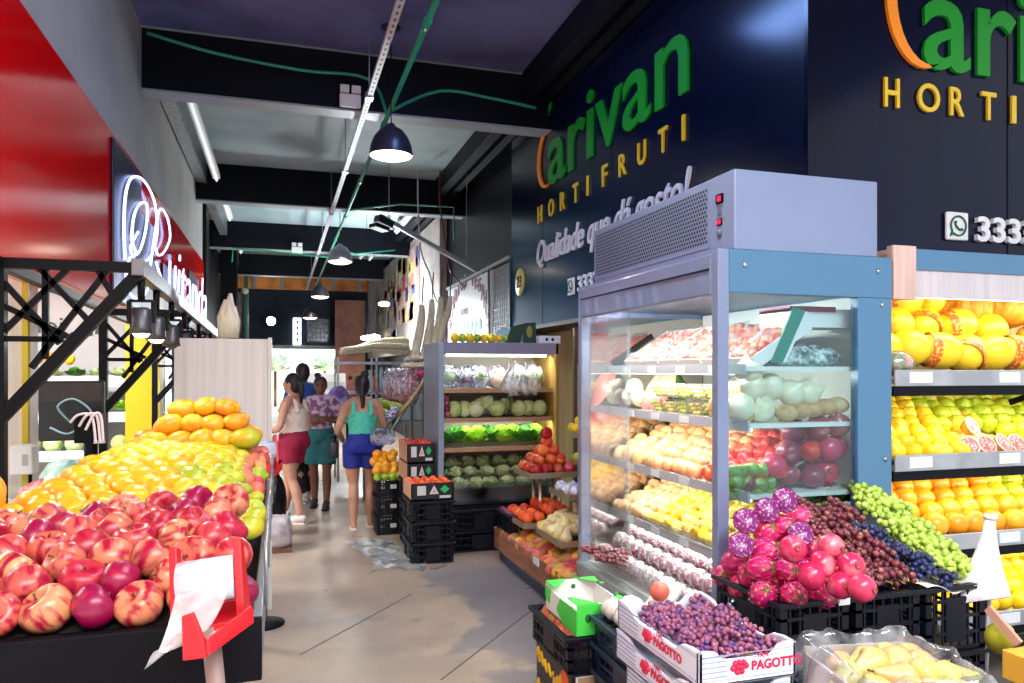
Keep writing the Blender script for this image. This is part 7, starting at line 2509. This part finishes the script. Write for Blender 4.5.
def top(t, lt, m, z0=.93, straps=True, wide=1., sleeves=None, back_low=1.22):
    mb = MB()
    mb.tube([lt((0, -.005, z0)), lt((0, 0, 1.0)), lt((0, 0, 1.10)), lt((0, 0, back_low))], [.150 * wide, .134 * wide, .138 * wide, .135], 20)
    mb.ball(lt((0, .005, 1.13)), (.163, .122, .12), 16, 12)
    if straps:
        for s in (-1, 1):
            mb.tube([lt((.09 * s, -.112, 1.18)), lt((.085 * s, -.08, 1.29)), lt((.085 * s, -.01, 1.368)), lt((.085 * s, .075, 1.29)), lt((.09 * s, .11, 1.18))], [.028, .022, .016, .022, .028], 10)
    else:
        mb.ball(lt((0, 0, 1.2)), (.172, .122, .14), 16, 12)
        mb.tube([lt((-.16, -.01, 1.285)), lt((0, -.01, 1.325)), lt((.16, -.01, 1.285))], [.066, .074, .066], 12)
        if sleeves:
            for a, b_ in sleeves: mb.tube([a, Vector(a).lerp(Vector(b_), .75)], [.066, .058], 12)
    return fused(mb, 'top', m, t, .010, 4)


def hair(t, Hm, m, tail=None, bun=False):
    mb = MB()
    mb.ball(Hm @ V(0, -.014, .022), (.083, .09, .098), 16, 12)
    mb.ball(Hm @ V(0, -.045, -.02), (.074, .06, .09), 14, 10)
    if bun:
        mb.ball(Hm @ V(.03, -.04, .125), (.045, .045, .04), 12, 9)
    if tail:
        pts = [Hm @ Vector(p) for p in tail]
        mb.tube(spline(pts, 4), [.045 - .03 * i / (len(pts) * 4 - 4) for i in range((len(pts) - 1) * 4 + 1)], 10)
    return fused(mb, 'hair', m, t, .010, 2)


def shoe(t, J, m, sole, kind='sneaker'):
    for side in (0, 1):
        a = J['ank%d' % side]
        s = -1 if side == 0 else 1
        if kind == 'sneaker':
            mb = MB()
            mb.tube([a + V(0, -.06, -.02), a + V(0, -.01, -.005), a + V(0, .06, -.025), a + V(.006 * s, .15, -.043), a + V(.007 * s, .185, -.05)], [.036, .044, .044, .036, .018], 12)
            sh = fused(mb, 'shoe', m, t, .009, 3)
        else:
            mb = MB()
            for sx in (-1, 1):
                mb.tube([a + V(.034 * sx, .03, -.05), a + V(.022 * sx, .06, -.025), a + V(0, .115, -.028)], .009, 8)
            sh = mb.build('shoe_strap', m, t)
        MB().poly([a + V(x * .001, y * .001, -.075) for x, y in ((-34, -70), (34, -70), (44, 20), (46, 100), (34, 170), (0, 198), (-34, 170), (-46, 100), (-44, 20))], (0, 0, 1), .018).build('sole', sole, t, bevel=.004)


SK_l = mat('light_skin', (214, 164, 138), .5, col2=(206, 152, 126), nscale=6)
SK_t = mat('tan_skin', (198, 146, 120), .5, col2=(188, 134, 108), nscale=6)
SK_d = mat('brown_skin', (120, 78, 60), .5, col2=(110, 70, 54), nscale=6)
M_hair = mat('dark_hair', (26, 20, 24), .45, col2=(40, 30, 32), nscale=30, stretch=(6, 6, 1))
M_sole = mat('pale_sole', (222, 216, 210), .5)
M_wshoe = mat('white_trainer', (226, 222, 220), .5)

# woman in green vest and blue shorts, seen from behind
p = W(362, 528, Z=0)
t, J, lt, Hm = person((p.x, p.y, 0), R(-6), 1.56, 'woman from behind in a mint green racerback top, blue shorts and flip flops', SK_t, ((-.04, 0), (.06, 0)),
                      (((-.245, -.03, 1.03), (-.215, .16, .93), (.1, .9, -.3), (1, 0, -.2)), ((.225, .05, 1.05), (.13, .235, 1.06), (-.7, .6, .2), (0, 0, -1))), 0, 1.06)
top(t, lt, mat('mint_green_knit', (84, 206, 178), .7, col2=(70, 190, 164), nscale=30), .92, True, 1.04)
shorts(t, J, lt, mat('royal_blue_cloth', (20, 40, 150), .7, col2=(16, 30, 120), nscale=5), .52, 1.08)
hair(t, Hm, M_hair, [(0, -.07, .02), (.0, -.105, -.06), (.01, -.105, -.17), (.0, -.10, -.27)], True)
shoe(t, J, M_sole, M_sole, 'flipflop')
bg = thing('shoulder_bag', 'small dark bag carried at the hip of the woman in green', 'bag', (p.x - .23, p.y + .1, .72))
MB().ball((p.x - .27, p.y + .13, .80), (.05, .11, .10), 14, 10, lambda th, ph: V(math.copysign(abs(math.sin(th) * math.cos(ph)) ** .7, math.cos(ph)), math.copysign(abs(math.sin(th) * math.sin(ph)) ** .6, math.sin(ph)), math.copysign(abs(math.cos(th)) ** .6, math.cos(th)))).build('bag_body', mat('dark_slate_bag', (40, 44, 54), .5), bg)
MB().tube([(p.x - .27, p.y + .04, .88), (p.x - .25, p.y + .13, .96), (p.x - .27, p.y + .22, .88)], .008, 8).build('handle', M_black, bg)

# woman in white top and crimson shorts
p = W(293, 522, Z=0)
t, J, lt, Hm = person((p.x, p.y, 0), R(58), 1.58, 'woman in a cream white top, crimson shorts and white trainers by the fruit stand', SK_l, ((-.14, 0), (.16, 0)),
                      (((-.235, .02, 1.03), (-.2, .2, .96), (0, .9, -.2), (1, 0, 0)), ((.235, -.04, 1.02), (.245, .05, .80), (0, .2, -1), (-1, 0, 0))), .1, 1.1)
top(t, lt, mat('cream_white_knit', (236, 218, 200), .7, col2=(226, 204, 184), nscale=20), .96, True, 1.06)
shorts(t, J, lt, mat('crimson_cloth', (168, 20, 66), .7, col2=(146, 14, 56), nscale=5), .5, 1.1)
hair(t, Hm, M_hair, [(0, -.07, .03), (.0, -.11, -.03), (.0, -.115, -.13), (.0, -.10, -.22)])
shoe(t, J, M_wshoe, M_sole)

# person in purple printed top and teal shorts
p = W(322, 512, Z=0)
sl = [(V(-.165, -.01, 1.275), V(-.235, .04, 1.05)), (V(.165, -.01, 1.275), V(.235, .04, 1.05))]
t, J, lt, Hm = person((p.x, p.y + .3, 0), R(168), 1.54, 'shopper with crossed arms in a purple printed shirt and teal shorts', SK_d, ((.10, 0), (-.10, .0)),
                      (((-.235, .04, 1.05), (-.04, .19, 1.10), (1, .1, .1), (0, -1, 0)), ((.235, .04, 1.05), (.05, .21, 1.06), (-1, .1, .1), (0, -1, 0))), .2, 1.0)
top(t, lt, mat('purple_print_cloth', (120, 80, 110), .7, col2=(200, 170, 190), nscale=16, fac=(.46, .56)), .90, False, 1.06, sl)
shorts(t, J, lt, mat('teal_cloth', (30, 110, 116), .7, col2=(24, 92, 100), nscale=5), .8, 1.12)
hair(t, Hm, M_hair, None, True)
shoe(t, J, mat('dark_shoe', (50, 40, 50), .5), M_black)

# person in blue shirt and black trousers, behind the woman in crimson shorts
p = W(305, 506, Z=0)
sl = [(V(-.165, -.01, 1.275), V(-.24, -.02, 1.02)), (V(.165, -.01, 1.275), V(.24, -.02, 1.02))]
t, J, lt, Hm = person((p.x, p.y + .3, 0), R(20), 1.70, 'person in a blue shirt and black trousers partly hidden by the woman in crimson shorts', SK_t, ((-.1, 0), (.12, 0)),
                      (((-.24, -.02, 1.02), (-.24, .06, .80), (0, .2, -1), (1, 0, 0)), ((.24, -.02, 1.02), (.23, .1, .80), (0, .2, -1), (-1, 0, 0))), -.3, 1.0, .05)
top(t, lt, mat('blue_shirt_cloth', (50, 90, 170), .7, col2=(40, 74, 150), nscale=8), .88, False, 1.05, sl)
shorts(t, J, lt, mat('black_cloth', (22, 22, 28), .7), 1.0, 1.0, 'trousers')
mb = MB()
for s_ in (0, 1):
    mb.tube([J['knee%d' % s_], J['knee%d' % s_].lerp(J['ank%d' % s_], .9)], [.075, .062], 14)
mb.build('trouser_leg', mat('black_cloth', (22, 22, 28), .7), t)
hair(t, Hm, M_hair)
shoe(t, J, M_wshoe, M_sole)

# purple plush-like bunch of bags behind the woman in green
p = W(338, 405, Y=11.0)
bagshape((p.x, p.y - .12, p.z + .02), (.17, .15, .24), 71, 'hanging_bag', mat('purple_bag', (120, 90, 170), .5, col2=(200, 180, 220), nscale=8), 'pale purple bag hanging behind the woman in green')

# black refuse bag standing at the far end of the fruit stand
p = W(274, 536, Z=0)
t = thing('refuse_bag', 'tall knotted black plastic bag standing on the floor past the fruit stand', 'bag', (p.x, p.y, 0))
MB().ball((p.x, p.y, .30), (.12, .12, .30), 22, 16, lambda th, ph: V(math.sin(th) * math.cos(ph), math.sin(th) * math.sin(ph), max(-.99, math.cos(th))) * (1 + .07 * math.sin(5 * ph + 3 * th) + .05 * math.sin(9 * ph + 7 * th))).build('bag_body', mat('black_bag_film', (12, 12, 16), .3), t)
MB().tube([(p.x, p.y, .56), (p.x + .01, p.y, .64), (p.x + .03, p.y + .01, .74)], [.06, .025, .05], 12).build('knot', mat('black_bag_film', (12, 12, 16), .3), t)
